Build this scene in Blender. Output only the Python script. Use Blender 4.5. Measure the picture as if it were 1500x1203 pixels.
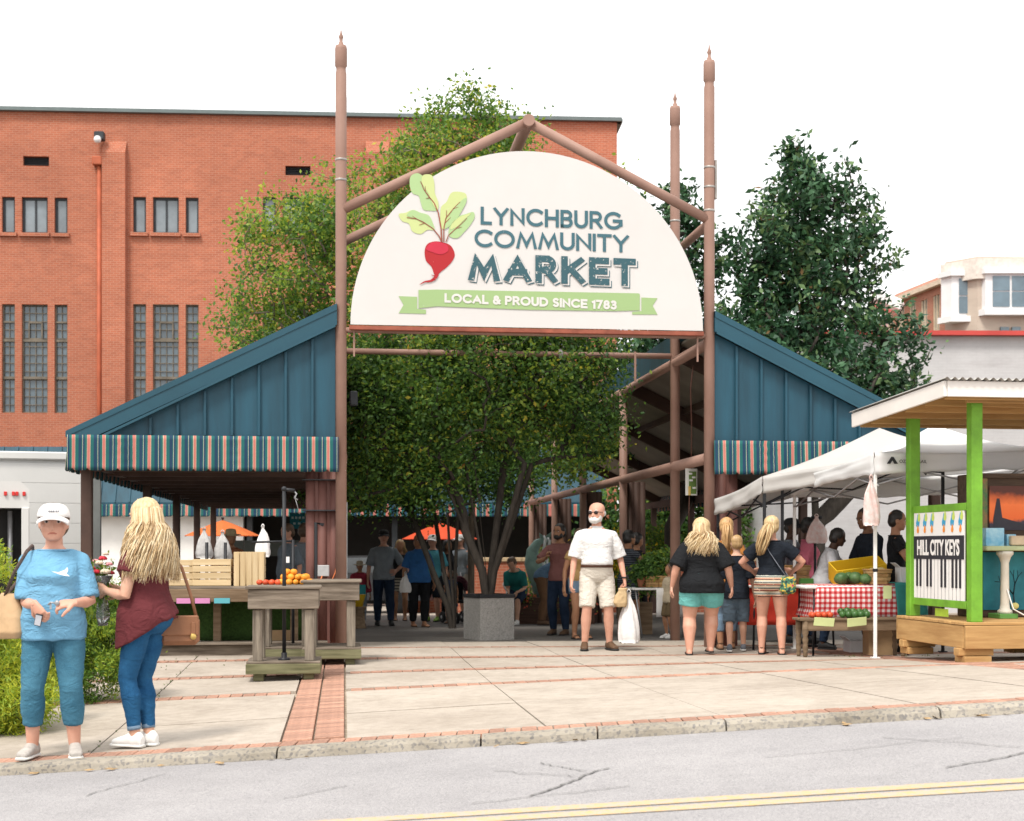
import bpy, bmesh, math, random
import numpy as np
from mathutils import Vector, Matrix, Quaternion, noise

for o in list(bpy.data.objects): bpy.data.objects.remove(o)
SC = bpy.context.scene
COL = SC.collection
random.seed(11); RNG = np.random.default_rng(11)
R = math.radians

# ------------------------------------------------------------------ camera
HC, FPX, HY = 1.235, 2100.0, 805.0          # eye height, focal length in photo pixels, horizon row
cam = bpy.data.cameras.new('camera'); cam_o = bpy.data.objects.new('camera', cam); COL.objects.link(cam_o)
cam_o.location = (0, 0, HC); cam_o.rotation_euler = (R(90), 0, 0)
cam.sensor_width = 36.0; cam.lens = 36.0 * FPX / 1500.0
cam.shift_y = (HY - 601.5) / 1500.0
cam.clip_start = 0.1; cam.clip_end = 3000
cam.dof.use_dof = True; cam.dof.focus_distance = 13.5; cam.dof.aperture_fstop = 3.6
SC.camera = cam_o
# ------------------------------------------------------------------ sky, sun, exposure
SUN_EL, SUN_AZ = 58.0, 205.0                # degrees; azimuth from +Y clockwise
w = bpy.data.worlds.new('World'); SC.world = w; w.use_nodes = True
nt = w.node_tree; nt.nodes.clear()
n_out = nt.nodes.new('ShaderNodeOutputWorld'); n_bg = nt.nodes.new('ShaderNodeBackground')
n_sky = nt.nodes.new('ShaderNodeTexSky'); n_sky.sky_type = 'NISHITA'; n_sky.sun_disc = False
n_sky.sun_elevation = R(SUN_EL); n_sky.sun_rotation = R(SUN_AZ)
n_sky.air_density = 1.0; n_sky.dust_density = 6.0; n_sky.ozone_density = 1.0
n_mix = nt.nodes.new('ShaderNodeMix'); n_mix.data_type = 'RGBA'; n_mix.inputs[0].default_value = 0.9
n_tc = nt.nodes.new('ShaderNodeTexCoord'); n_noi = nt.nodes.new('ShaderNodeTexNoise')
n_noi.inputs['Scale'].default_value = 2.2; n_noi.inputs['Detail'].default_value = 5
n_rmp = nt.nodes.new('ShaderNodeValToRGB')   # overcast cloud sheet, almost even
n_rmp.color_ramp.elements[0].position = .3; n_rmp.color_ramp.elements[0].color = (11.2, 11.2, 11.3, 1)
n_rmp.color_ramp.elements[1].position = .72; n_rmp.color_ramp.elements[1].color = (13.6, 13.4, 13.1, 1)
nt.links.new(n_tc.outputs['Generated'], n_noi.inputs['Vector'])
nt.links.new(n_noi.outputs['Fac'], n_rmp.inputs['Fac'])
nt.links.new(n_sky.outputs[0], n_mix.inputs[6]); nt.links.new(n_rmp.outputs[0], n_mix.inputs[7])
nt.links.new(n_mix.outputs[2], n_bg.inputs[0]); n_bg.inputs[1].default_value = 0.062
nt.links.new(n_bg.outputs[0], n_out.inputs[0])
sl = bpy.data.lights.new('sun', 'SUN'); sun = bpy.data.objects.new('sun', sl); COL.objects.link(sun)
sl.energy = 1.5; sl.angle = R(14); sl.color = (1.0, .95, .87)
_az, _el = R(SUN_AZ), R(SUN_EL)
_dir = Vector((math.sin(_az)*math.cos(_el), math.cos(_az)*math.cos(_el), math.sin(_el)))
sun.rotation_euler = _dir.to_track_quat('Z', 'Y').to_euler()
SC.view_settings.view_transform = 'Standard'; SC.view_settings.look = 'None'
SC.view_settings.exposure = 1.2; SC.view_settings.gamma = 1.0; SC.view_settings.use_curve_mapping = False
SC.render.engine = 'CYCLES'; SC.cycles.max_bounces = 6; SC.cycles.diffuse_bounces = 3
SC.cycles.transparent_max_bounces = 8; SC.cycles.use_denoising = True

# ------------------------------------------------------------------ helpers
def W(px, py, d): return Vector(((px-750)/FPX*d, d, HC+(HY-py)/FPX*d))   # photo point at depth d, in metres
def XW(px, d): return (px-750)/FPX*d
def ZW(py, d): return HC+(HY-py)/FPX*d
KERB_D = 9.3
def zk(X): return .045 + .062*14*math.tanh(X/14)
def zg(X, d):                                 # ground height: the street climbs to the right, the market is level
    t = max(0., min(1., 1-(max(0., d-KERB_D)/7.5)**1.2)) if d < KERB_D+7.5 else 0.
    z = t*zk(X)
    if d > 18: z -= .02*(min(d, 42)-18)
    return z
A_M = 6.7; CM, SM = math.cos(R(A_M)), math.sin(R(A_M))   # the market stands turned a little to the street
def mk(u, v, z=0): return Vector((.2+u*CM-v*SM, 18+u*SM+v*CM, z))
def mg(u, v): p = mk(u, v); return zg(p.x, p.y)

def tag(o, label, cat, group=None):
    o['label'] = label; o['category'] = cat
    if group: o['group'] = group
    return o
def thing(name, label, cat, loc=(0, 0, 0), rz=0, group=None):
    o = bpy.data.objects.new(name, None); COL.objects.link(o); o.empty_display_size = .2
    o.location = loc; o.rotation_euler = (0, 0, rz)
    return tag(o, label, cat, group)
def copy_tree(o, parent=None):
    c = o.copy(); COL.objects.link(c)
    if parent: c.parent = parent
    for ch in list(o.children): copy_tree(ch, c)
    return c

# ---- materials
MATS = {}
def lin(c):
    if isinstance(c, str):
        c = c.lstrip('#'); c = [int(c[i:i+2], 16)/255 for i in (0, 2, 4)]
        c = [x/12.92 if x <= .04045 else ((x+.055)/1.055)**2.4 for x in c]
    return tuple(c)
def mat(name, col, rough=.75, var=.15, scale=6., bump=.15, bscale=None, metal=0., spec=.35, rv=0., col2=None, stretch=None, sss=0., trans=0., dist=.01, coord='Object'):
    if name in MATS: return MATS[name]
    m = bpy.data.materials.new(name); m.use_nodes = True; t = m.node_tree; b = t.nodes['Principled BSDF']
    b.inputs['Roughness'].default_value = rough; b.inputs['Metallic'].default_value = metal
    b.inputs['Specular IOR Level'].default_value = spec
    c = lin(col); L = t.links.new; N = t.nodes.new
    tc = N('ShaderNodeTexCoord'); src = tc.outputs[coord]
    if stretch:
        mp = N('ShaderNodeMapping'); mp.inputs['Scale'].default_value = stretch; L(src, mp.inputs[0]); src = mp.outputs[0]
    nz = N('ShaderNodeTexNoise'); nz.inputs['Scale'].default_value = scale; nz.inputs['Detail'].default_value = 6; nz.inputs['Roughness'].default_value = .62
    L(src, nz.inputs['Vector'])
    rp = N('ShaderNodeValToRGB'); e = rp.color_ramp.elements
    c2 = lin(col2) if col2 else tuple(min(1., x*(1+var)) for x in c); c1 = c if col2 else tuple(x*(1-var) for x in c)
    e[0].position = .33; e[0].color = (*c1, 1); e[1].position = .68; e[1].color = (*c2, 1)
    L(nz.outputs['Fac'], rp.inputs[0]); out = rp.outputs[0]
    if rv:
        oi = N('ShaderNodeObjectInfo'); mr = N('ShaderNodeMapRange'); mr.inputs['To Min'].default_value = 1-rv; mr.inputs['To Max'].default_value = 1+rv
        L(oi.outputs['Random'], mr.inputs[0]); hs = N('ShaderNodeHueSaturation'); L(mr.outputs[0], hs.inputs['Value']); L(out, hs.inputs['Color']); out = hs.outputs[0]
    L(out, b.inputs['Base Color'])
    if bump:
        n2 = N('ShaderNodeTexNoise'); n2.inputs['Scale'].default_value = bscale or scale*4; n2.inputs['Detail'].default_value = 4
        L(src, n2.inputs['Vector']); bp = N('ShaderNodeBump'); bp.inputs['Strength'].default_value = bump; bp.inputs['Distance'].default_value = dist
        L(n2.outputs['Fac'], bp.inputs['Height']); L(bp.outputs[0], b.inputs['Normal'])
    if sss:
        b.inputs['Subsurface Weight'].default_value = sss; b.inputs['Subsurface Radius'].default_value = (.02, .008, .004); b.inputs['Subsurface Scale'].default_value = .5
    if trans: b.inputs['Transmission Weight'].default_value = trans
    MATS[name] = m; return m
def node_mat(name, fn, rough=.75, spec=.35):
    """material whose base colour comes from fn(tree, N, L, texcoord) -> colour socket (or (colour, height) sockets)"""
    if name in MATS: return MATS[name]
    m = bpy.data.materials.new(name); m.use_nodes = True; t = m.node_tree; b = t.nodes['Principled BSDF']
    b.inputs['Roughness'].default_value = rough; b.inputs['Specular IOR Level'].default_value = spec
    N, L = t.nodes.new, t.links.new; tc = N('ShaderNodeTexCoord')
    r = fn(t, N, L, tc)
    if isinstance(r, tuple):
        col, hgt, st, ds = r; bp = N('ShaderNodeBump'); bp.inputs['Strength'].default_value = st; bp.inputs['Distance'].default_value = ds
        L(hgt, bp.inputs['Height']); L(bp.outputs[0], b.inputs['Normal'])
    else: col = r
    L(col, b.inputs['Base Color']); MATS[name] = m; return m
def ramp(N, L, src, stops, mode='LINEAR'):
    rp = N('ShaderNodeValToRGB'); cr = rp.color_ramp; cr.interpolation = mode
    while len(cr.elements) < len(stops): cr.elements.new(.5)
    for e, (p, c) in zip(cr.elements, stops): e.position = p; e.color = (*lin(c), 1)
    L(src, rp.inputs[0]); return rp.outputs[0]
def mixc(N, L, fac, a, b, mode='MIX'):
    mx = N('ShaderNodeMix'); mx.data_type = 'RGBA'; mx.blend_type = mode
    if isinstance(fac, (int, float)): mx.inputs[0].default_value = fac
    else: L(fac, mx.inputs[0])
    for k, s in ((6, a), (7, b)):
        if isinstance(s, (tuple, list)): mx.inputs[k].default_value = (*s, 1)
        else: L(s, mx.inputs[k])
    return mx.outputs[2]
def nz(N, L, vec, scale, detail=5, rough=.6):
    n = N('ShaderNodeTexNoise'); n.inputs['Scale'].default_value = scale; n.inputs['Detail'].default_value = detail; n.inputs['Roughness'].default_value = rough
    L(vec, n.inputs['Vector']); return n.outputs['Fac']
def glass(name, col=(.02, .03, .035), rough=.06):
    if name in MATS: return MATS[name]
    m = mat(name, col, rough=rough, var=.3, scale=.8, bump=.04, bscale=1.5, spec=.9); return m

# ---- geometry
def basis(d):
    d = Vector(d).normalized(); a = Vector((0, 0, 1)) if abs(d.z) < .92 else Vector((0, 1, 0))
    x = a.cross(d).normalized(); return x, d.cross(x).normalized()
class MB:
    """collects shapes; build() links them as one mesh object"""
    def __init__(s): s.v = []; s.f = []; s.m = []; s.sm = []; s.k = 0; s.smooth = False
    def slot(s, k): s.k = k; return s
    def add(s, vs, fs, smooth=None):
        o = len(s.v); s.v += [tuple(p) for p in vs]
        for f in fs: s.f.append(tuple(i+o for i in f)); s.m.append(s.k); s.sm.append(s.smooth if smooth is None else smooth)
        return s
    def box(s, c, sz, bev=0., rot=None):
        c = Vector(c); h = [x/2 for x in sz]; rot = rot.to_3x3() if rot is not None else None
        tf = lambda p: c+(rot @ Vector(p) if rot is not None else Vector(p))
        if bev <= 0:
            vs = [tf((sx*h[0], sy*h[1], sz_*h[2])) for sx in (-1, 1) for sy in (-1, 1) for sz_ in (-1, 1)]
            return s.add(vs, [(0, 1, 3, 2), (4, 6, 7, 5), (0, 4, 5, 1), (2, 3, 7, 6), (0, 2, 6, 4), (1, 5, 7, 3)], False)
        bev = min(bev, min(h)*.9); idx = {}; vs = []
        for sx in (-1, 1):
            for sy in (-1, 1):
                for sz_ in (-1, 1):
                    sg = (sx, sy, sz_)
                    for ax in range(3):
                        idx[sg+(ax,)] = len(vs); vs.append(tf([sg[k]*(h[k] if k == ax else h[k]-bev) for k in range(3)]))
        fs = []
        for ax in range(3):
            a, b = [k for k in range(3) if k != ax]
            for q in (-1, 1):
                loop = []
                for (sa, sb) in ((-1, -1), (1, -1), (1, 1), (-1, 1)):
                    g = [0]*3; g[ax] = q; g[a] = sa; g[b] = sb; loop.append(idx[tuple(g)+(ax,)])
                fs.append(loop)
            for sa in (-1, 1):
                for sb in (-1, 1):
                    g0 = [0]*3; g0[a] = sa; g0[b] = sb; g0[ax] = -1; g1 = list(g0); g1[ax] = 1
                    fs.append([idx[tuple(g0)+(a,)], idx[tuple(g1)+(a,)], idx[tuple(g1)+(b,)], idx[tuple(g0)+(b,)]])
        for sx in (-1, 1):
            for sy in (-1, 1):
                for sz_ in (-1, 1): fs.append([idx[(sx, sy, sz_, k)] for k in range(3)])
        return s.add(vs, fs, False)
    def bar(s, a, b, w, t, bev=.0, up=(0, 0, 1)):
        """box from a to b, w wide (sideways), t thick (along up)"""
        a, b = Vector(a), Vector(b); d = b-a; L = d.length; y = d.normalized(); upv = Vector(up)
        x = y.cross(upv)
        if x.length < 1e-4: x = y.cross(Vector((0, 1, 0)))
        x.normalize(); z = x.cross(y)
        return s.box((a+b)/2, (w, L, t), bev, Matrix((x, y, z)).transposed())
    def tube(s, pts, rad, n=10, cap=True, smooth=True, squash=None):
        pts = [Vector(p) for p in pts]; m = len(pts); rad = [rad]*m if isinstance(rad, (int, float)) else rad
        x = None; vs = []
        for i, p in enumerate(pts):
            d = (pts[min(i+1, m-1)]-pts[max(i-1, 0)])
            if d.length < 1e-9: d = Vector((0, 0, 1))
            d.normalize()
            if x is None: x, y = basis(d)
            else:
                x = (x-d*x.dot(d))
                if x.length < 1e-6: x, y = basis(d)
                x.normalize(); y = d.cross(x)
            r = rad[i]; rx, ry = (r, r) if not isinstance(r, (tuple, list)) else r
            for k in range(n):
                a = 2*math.pi*k/n; vs.append(p+x*(math.cos(a)*rx)+y*(math.sin(a)*ry))
        fs = [(i*n+k, i*n+(k+1) % n, (i+1)*n+(k+1) % n, (i+1)*n+k) for i in range(m-1) for k in range(n)]
        s.add(vs, fs, smooth)
        if cap: 
            o = len(s.v)-len(vs)
            s.f.append(tuple(o+k for k in range(n))[::-1]); s.f.append(tuple(o+(m-1)*n+k for k in range(n)))
            s.m += [s.k]*2; s.sm += [False]*2
        return s
    def lathe(s, prof, n=16, c=(0, 0, 0), smooth=True, sx=1., sy=1., axis=None):
        c = Vector(c); vs = []; q = Vector((0, 0, 1)).rotation_difference(Vector(axis).normalized()) if axis is not None else None
        for (r, z) in prof:
            for k in range(n):
                a = 2*math.pi*k/n; p = Vector((r*math.cos(a)*sx, r*math.sin(a)*sy, z)); vs.append(c+(q @ p if q else p))
        m = len(prof)
        fs = [(i*n+k, i*n+(k+1) % n, (i+1)*n+(k+1) % n, (i+1)*n+k) for i in range(m-1) for k in range(n)]
        if prof[0][0] > 1e-5: fs.append(tuple(range(n))[::-1])
        if prof[-1][0] > 1e-5: fs.append(tuple((m-1)*n+k for k in range(n)))
        return s.add(vs, fs, smooth)
    def ball(s, c, r, n=12, m=8, rot=None):
        r = (r, r, r) if isinstance(r, (int, float)) else r; c = Vector(c); vs = []
        for i in range(m+1):
            ph = math.pi*i/m
            for k in range(n):
                a = 2*math.pi*k/n; p = Vector((r[0]*math.sin(ph)*math.cos(a), r[1]*math.sin(ph)*math.sin(a), -r[2]*math.cos(ph)))
                vs.append(c+(rot @ p if rot is not None else p))
        return s.add(vs, [(i*n+k, i*n+(k+1) % n, (i+1)*n+(k+1) % n, (i+1)*n+k) for i in range(m) for k in range(n)], True)
    def prism(s, poly, o, ux, uy, dep):
        """extrude polygon [(a,b)] lying in plane o+a*ux+b*uy by vector dep"""
        o, ux, uy, dep = Vector(o), Vector(ux), Vector(uy), Vector(dep); n = len(poly)
        A = [o+ux*a+uy*b for a, b in poly]; B = [p+dep for p in A]
        return s.add(A+B, [tuple(range(n)), tuple(range(2*n-1, n-1, -1))]+[(k, (k+1) % n, n+(k+1) % n, n+k)[::-1] for k in range(n)], False)
    def sheet(s, fn, nu, nv, smooth=True, thick=None):
        """grid surface fn(a,b) for a,b in 0..1; thick offsets a second side along normal vector fn"""
        vs = [Vector(fn(i/nu, j/nv)) for i in range(nu+1) for j in range(nv+1)]
        q = lambda i, j: i*(nv+1)+j
        fs = [(q(i, j), q(i+1, j), q(i+1, j+1), q(i, j+1)) for i in range(nu) for j in range(nv)]
        if thick is None: return s.add(vs, fs, smooth)
        t = Vector(thick); n = len(vs); fs2 = [tuple(n+k for k in f)[::-1] for f in fs]
        rim = [q(i, 0) for i in range(nu)]+[q(nu, j) for j in range(nv)]+[q(i, nv) for i in range(nu, 0, -1)]+[q(0, j) for j in range(nv, 0, -1)]
        fr = [(rim[(k+1) % len(rim)], rim[k], n+rim[k], n+rim[(k+1) % len(rim)]) for k in range(len(rim))]
        return s.add(vs+[p+t for p in vs], fs+fs2+fr, smooth)
    def mesh(s, name, mats):
        me = bpy.data.meshes.new(name); me.from_pydata(s.v, [], s.f)
        for m in (mats if isinstance(mats, (list, tuple)) else [mats]): me.materials.append(m)
        me.polygons.foreach_set('material_index', s.m); me.polygons.foreach_set('use_smooth', s.sm); me.update(); return me
    def build(s, name, mats, parent=None, loc=None, rz=None):
        o = bpy.data.objects.new(name, s.mesh(name, mats)); COL.objects.link(o)
        if parent is not None: o.parent = parent
        if loc is not None: o.location = loc
        if rz is not None: o.rotation_euler = (0, 0, rz)
        return o
def structure(o, label=None):
    o['kind'] = 'structure'
    if label: o['label'] = label
    return o
def link_copy(src, parent=None, loc=None, rot=None, name=None):
    c = bpy.data.objects.new(name or src.name.split('.')[0], src.data if hasattr(src, 'data') else src); COL.objects.link(c)
    if parent is not None: c.parent = parent
    if loc is not None: c.location = loc
    if rot is not None: c.rotation_euler = rot
    return c
def np_mesh(name, verts, faces4, mats, smooth=False, midx=None):
    """fast mesh from arrays of quads"""
    me = bpy.data.meshes.new(name); nv, nf = len(verts), len(faces4); k = faces4.shape[1]
    me.vertices.add(nv); me.vertices.foreach_set('co', np.asarray(verts, dtype=np.float32).ravel())
    me.loops.add(nf*k); me.loops.foreach_set('vertex_index', np.asarray(faces4, dtype=np.int32).ravel())
    me.polygons.add(nf); me.polygons.foreach_set('loop_start', np.arange(0, nf*k, k, dtype=np.int32))
    me.polygons.foreach_set('loop_total', np.full(nf, k, dtype=np.int32))
    for m in (mats if isinstance(mats, (list, tuple)) else [mats]): me.materials.append(m)
    if midx is not None: me.polygons.foreach_set('material_index', np.asarray(midx, dtype=np.int32))
    me.polygons.foreach_set('use_smooth', np.full(nf, smooth)); me.update(calc_edges=True); me.validate(); return me
def add_mesh(name, me, parent=None, loc=None):
    o = bpy.data.objects.new(name, me); COL.objects.link(o)
    if parent is not None: o.parent = parent
    if loc is not None: o.location = loc
    return o

def text_mesh(txt, size, extr=.002, offset=0., align='CENTER', spacing=1.0, sx=1.):
    c = bpy.data.curves.new('t', 'FONT'); c.body = txt; c.size = size; c.extrude = extr; c.offset = offset; c.align_x = align; c.space_character = spacing
    c.resolution_u = 4
    o = bpy.data.objects.new('t', c); TMP.collection.objects.link(o); dg = tmp_dg()
    me = bpy.data.meshes.new_from_object(o.evaluated_get(dg), depsgraph=dg); TMP.collection.objects.unlink(o); bpy.data.objects.remove(o)
    if sx != 1.: me.transform(Matrix.Diagonal((sx, 1, 1, 1)))
    return me
TMP = bpy.data.scenes.new('tmp')
def tmp_dg():
    with bpy.context.temp_override(scene=TMP, view_layer=TMP.view_layers[0]):
        return bpy.context.evaluated_depsgraph_get()
def hsh(t): return sum((i+1)*ord(c) for i, c in enumerate(t))
def remesh(mb, voxel, smooth_it=2):
    """union of the closed shapes in mb as one continuous surface"""
    me = mb.mesh('r', []) if False else bpy.data.meshes.new('r'); 
    if not me.vertices: me.from_pydata(mb.v, [], mb.f); me.update()
    o = bpy.data.objects.new('r', me); TMP.collection.objects.link(o)
    m = o.modifiers.new('r', 'REMESH'); m.mode = 'VOXEL'; m.voxel_size = voxel; m.use_smooth_shade = True
    if smooth_it: sm = o.modifiers.new('s', 'SMOOTH'); sm.iterations = smooth_it; sm.factor = .5
    dg = tmp_dg()
    out = bpy.data.meshes.new_from_object(o.evaluated_get(dg), depsgraph=dg)
    TMP.collection.objects.unlink(o); bpy.data.objects.remove(o); bpy.data.meshes.remove(me)
    out.polygons.foreach_set('use_smooth', [True]*len(out.polygons)); return out
# ================================================================== setting: ground, road, kerb, plaza
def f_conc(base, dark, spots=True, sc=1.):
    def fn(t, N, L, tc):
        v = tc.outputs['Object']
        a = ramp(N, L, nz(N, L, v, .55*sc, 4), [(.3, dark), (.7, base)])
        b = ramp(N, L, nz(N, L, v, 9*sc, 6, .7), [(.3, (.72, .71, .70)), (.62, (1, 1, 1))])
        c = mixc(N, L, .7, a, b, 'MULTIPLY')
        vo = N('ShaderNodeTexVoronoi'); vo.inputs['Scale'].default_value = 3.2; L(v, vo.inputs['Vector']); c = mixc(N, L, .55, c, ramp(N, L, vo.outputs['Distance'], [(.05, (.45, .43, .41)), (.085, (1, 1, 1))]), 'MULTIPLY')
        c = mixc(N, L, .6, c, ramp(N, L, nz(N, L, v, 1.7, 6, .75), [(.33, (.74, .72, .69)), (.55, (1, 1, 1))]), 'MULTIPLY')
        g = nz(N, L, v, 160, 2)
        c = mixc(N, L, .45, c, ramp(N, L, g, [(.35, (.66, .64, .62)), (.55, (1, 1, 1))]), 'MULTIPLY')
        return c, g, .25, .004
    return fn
M_SLAB = node_mat('slab_concrete', f_conc((.50, .44, .375), (.40, .345, .29)), .85)
M_BED = mat('joint_sand', (.36, .30, .23), .95, .3, 14)
def f_asph(t, N, L, tc):
    v = tc.outputs['Object']
    a = ramp(N, L, nz(N, L, v, .35, 5), [(.25, (.35, .342, .345)), (.75, (.45, .437, .435))])
    b = nz(N, L, v, 120, 3, .75)
    c = mixc(N, L, .9, a, ramp(N, L, b, [(.3, (.42, .42, .44)), (.7, (1.15, 1.13, 1.12))]), 'MULTIPLY'); c = mixc(N, L, .55, c, ramp(N, L, nz(N, L, v, 45, 4, .8), [(.34, (.62, .62, .64)), (.5, (1, 1, 1)), (.72, (1.08, 1.07, 1.06))]), 'MULTIPLY')
    s = ramp(N, L, nz(N, L, v, 2.4, 6, .7), [(.35, (.86, .86, .86)), (.6, (1, 1, 1))]); c = mixc(N, L, .7, c, s, 'MULTIPLY')
    return c, b, .5, .006
M_ASPH = node_mat('worn_asphalt', f_asph, .9)
def f_kerb(t, N, L, tc):
    v = tc.outputs['Object']
    a = ramp(N, L, nz(N, L, v, 1.6, 5, .65), [(.3, (.23, .205, .165)), (.7, (.41, .375, .32))])
    vo = N('ShaderNodeTexVoronoi'); vo.inputs['Scale'].default_value = 55; L(v, vo.inputs['Vector'])
    ag = ramp(N, L, vo.outputs['Color'], [(.15, (.45, .47, .55)), (.45, (1, .98, .95))])
    c = mixc(N, L, .75, a, ag, 'MULTIPLY'); h = nz(N, L, v, 60, 4, .7); return c, h, .8, .012
M_KERB = node_mat('exposed_kerb', f_kerb, .9)
M_BRICKP = mat('paver_brick', (.37, .205, .145), .85, .3, 22, .4, 120, rv=.22, dist=.004)
M_GRASSY = mat('bare_ground', (.16, .13, .09), .95, .3, 1.5)
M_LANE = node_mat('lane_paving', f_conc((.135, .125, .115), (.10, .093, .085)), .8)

# ground sheet to the horizon
xs = sorted(set([-900, -400, -150, -70, -40]+list(np.arange(-26, 26.1, 1.3))+[40, 70, 150, 400, 900]))
ys = sorted(set([-60, -20, -8]+list(np.arange(-4, 46, 1.25))+[60, 90, 150, 400, 1500]))
g = MB(); g.smooth = True
def zterr(x, y):
    base = zg(x, max(y, KERB_D)); 
    return base-.22 if y < 50 else base-.1
vs = [(x, y, zterr(x, y)) for x in xs for y in ys]; ny = len(ys)
g.add(vs, [(i*ny+j, (i+1)*ny+j, (i+1)*ny+j+1, i*ny+j+1) for i in range(len(xs)-1) for j in range(ny-1)], True)
structure(g.build('ground', M_GRASSY))
# road, with its crossfall and cracks
def zroad(x, y): return zk(x)-.06 + .012*max(0, 9.1-y)*0 - .004*max(0, y-8.6)
rd = MB(); rx = np.linspace(-26, 26, 80); ry = np.linspace(-6, 9.22, 30)
vs = [(x, y, zroad(x, y)) for x in rx for y in ry]; n_ = len(ry)
rd.add(vs, [(i*n_+j, (i+1)*n_+j, (i+1)*n_+j+1, i*n_+j+1) for i in range(len(rx)-1) for j in range(n_-1)], True)
road = structure(rd.build('road', M_ASPH))
def strip(name, pts, wid, m, lift, parent, zf):
    b = MB(); vs = []
    for i, (x, y) in enumerate(pts):
        a = Vector(pts[max(i-1, 0)]); c = Vector(pts[min(i+1, len(pts)-1)]); d = (c-a).normalized(); nrm = Vector((-d.y, d.x))
        wi = wid[i] if isinstance(wid, list) else wid
        for s_ in (-1, 1): q = Vector((x, y))+nrm*(s_*wi/2); vs.append((q.x, q.y, zf(q.x, q.y)+lift))
    b.add(vs, [(2*i, 2*i+2, 2*i+3, 2*i+1) for i in range(len(pts)-1)], False); return b.build(name, m, parent)
def f_yel(t, N, L, tc):
    v = tc.outputs['Object']; a = nz(N, L, v, 26, 6, .8)
    return ramp(N, L, a, [(.42, (.38, .35, .31)), (.58, (.56, .365, .165)), (.85, (.60, .39, .17))])
M_YEL = node_mat('yellow_paint', f_yel, .8)
# double yellow line: measured at depth ~7.4 to 7.9 m
for k, dy in enumerate((0, .175)):
    strip('centre_line', [(x, 6.66+dy-.006*x) for x in np.linspace(-9, 9, 60)], .12, M_YEL, .004, road, zroad)
M_CRACK = mat('crack_tar', (.17, .165, .16), .95, .3, 30)
def wander(p, q, n, amp, seed):
    rr = random.Random(seed); out = []; o = 0
    for i in range(n+1):
        t = i/n; o += rr.uniform(-amp, amp); o *= .85
        d = Vector(q)-Vector(p); nr = Vector((-d.y, d.x)).normalized(); out.append(tuple(Vector(p)+d*t+nr*o))
    return out
for i, (p, q, wd) in enumerate([((.1, 7.2), (.55, 7.95), .014), ((.4, 7.9), (.15, 8.3), .007), ((.35, 7.75), (-.1, 8.1), .006), ((2.2, 7.3), (3.3, 7.95), .012), ((2.9, 7.62), (2.2, 8.5), .006), ((-2.4, 8.1), (-2.15, 8.8), .007), ((-1.2, 7.6), (-.9, 7.9), .006), ((1.4, 8.0), (2.6, 8.3), .005), ((-.2, 7.1), (.6, 7.35), .007)]):
    n = 26; strip('crack', wander(p, q, n, .018, i), [wd*(.5+abs(math.sin(j*1.7+i))) for j in range(n+1)], M_CRACK, .007, road, zroad)
# kerb stones
kerb = thing('kerb', 'long exposed aggregate kerb between the asphalt road and the plaza', 'kerb'); kerb['kind'] = 'structure'
del kerb['category']
seg = [-14, -11.2, -8.6, -6.2, -3.9, -1.51, -.2, .55, 1.375, 2.75, 4.1, 5.6, 7.4, 9.5, 12, 14]
for a, b in zip(seg[:-1], seg[1:]):
    kb = MB(); n = 12; prof = [(9.185, -.26), (9.19, -.06), (9.205, -.02), (9.235, 0), (9.34, .004), (9.345, -.26)]; vs = []
    a_, b_ = a+.006, b-.006
    for i in range(n+1):
        x = a_+(b_-a_)*i/n
        for (y, z) in prof: j = .006*noise.noise(Vector((x*3, y*9, z*9))); vs.append((x, y+j, zk(x)+z+j))
    m = len(prof); fs = [(i*m+k, i*m+(k+1) % m, (i+1)*m+(k+1) % m, (i+1)*m+k) for i in range(n) for k in range(m)]
    fs += [tuple(range(m))[::-1], tuple(n*m+k for k in range(m))]; kb.add(vs, fs, False); kb.build('kerb_stone', M_KERB, kerb)
# plaza bed and slabs
pl = MB(); n1, n2 = 60, 40; xsb = np.linspace(-14, 14, n1+1); ysb = np.concatenate([np.linspace(9.34, 20, n2-8), np.linspace(21, 46, 9)]); m_ = len(ysb)
pl.add([(x, y, zg(x, y)-.03) for x in xsb for y in ysb], [(i*m_+j, (i+1)*m_+j, (i+1)*m_+j+1, i*m_+j+1) for i in range(n1) for j in range(m_-1)], True)
plaza = structure(pl.build('plaza', M_BED))
def clip(poly, f):
    out = []
    for i in range(len(poly)):
        a, b = poly[i], poly[(i+1) % len(poly)]; fa, fb = f(a), f(b)
        if fa >= 0: out.append(a)
        if (fa >= 0) != (fb >= 0): t = fa/(fa-fb); out.append((a[0]+(b[0]-a[0])*t, a[1]+(b[1]-a[1])*t))
    return out
def slab(u0, u1, v0, v1, m, name='slab', lift=0., gap=.0055, dmin=9.57):
    poly = [mk(u, v) for u, v in ((u0+gap, v0+gap), (u1-gap, v0+gap), (u1-gap, v1-gap), (u0+gap, v1-gap))]
    # split edges so the top follows the twisted ground
    pts = []
    for i in range(4):
        a, b = poly[i], poly[(i+1) % 4]
        for k in range(4): p = a.lerp(b, k/4); pts.append((p.x, p.y))
    pts = clip(pts, lambda p: p[1]-dmin)
    if len(pts) < 3: return
    cx = sum(p[0] for p in pts)/len(pts); cy = sum(p[1] for p in pts)/len(pts)
    b = MB(); n = len(pts); dz = random.uniform(-.003, .003)+lift
    top = [(x, y, zg(x, y)+dz) for x, y in pts]; bot = [(x, y, z-.06) for x, y, z in top]
    b.add(top+bot+[(cx, cy, zg(cx, cy)+dz)], [(k, (k+1) % n, 2*n) for k in range(n)]+[((k+1) % n, k, n+k, n+(k+1) % n) for k in range(n)], False)
    return b.build(name, m, plaza)
VB = [-4.9, -3.18, -1.46, .26]                      # brick bands across the plaza
UB = [(-2.72, -2.28), (3.45, 3.88)]                  # brick bands running into the market
BW = .25
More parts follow.
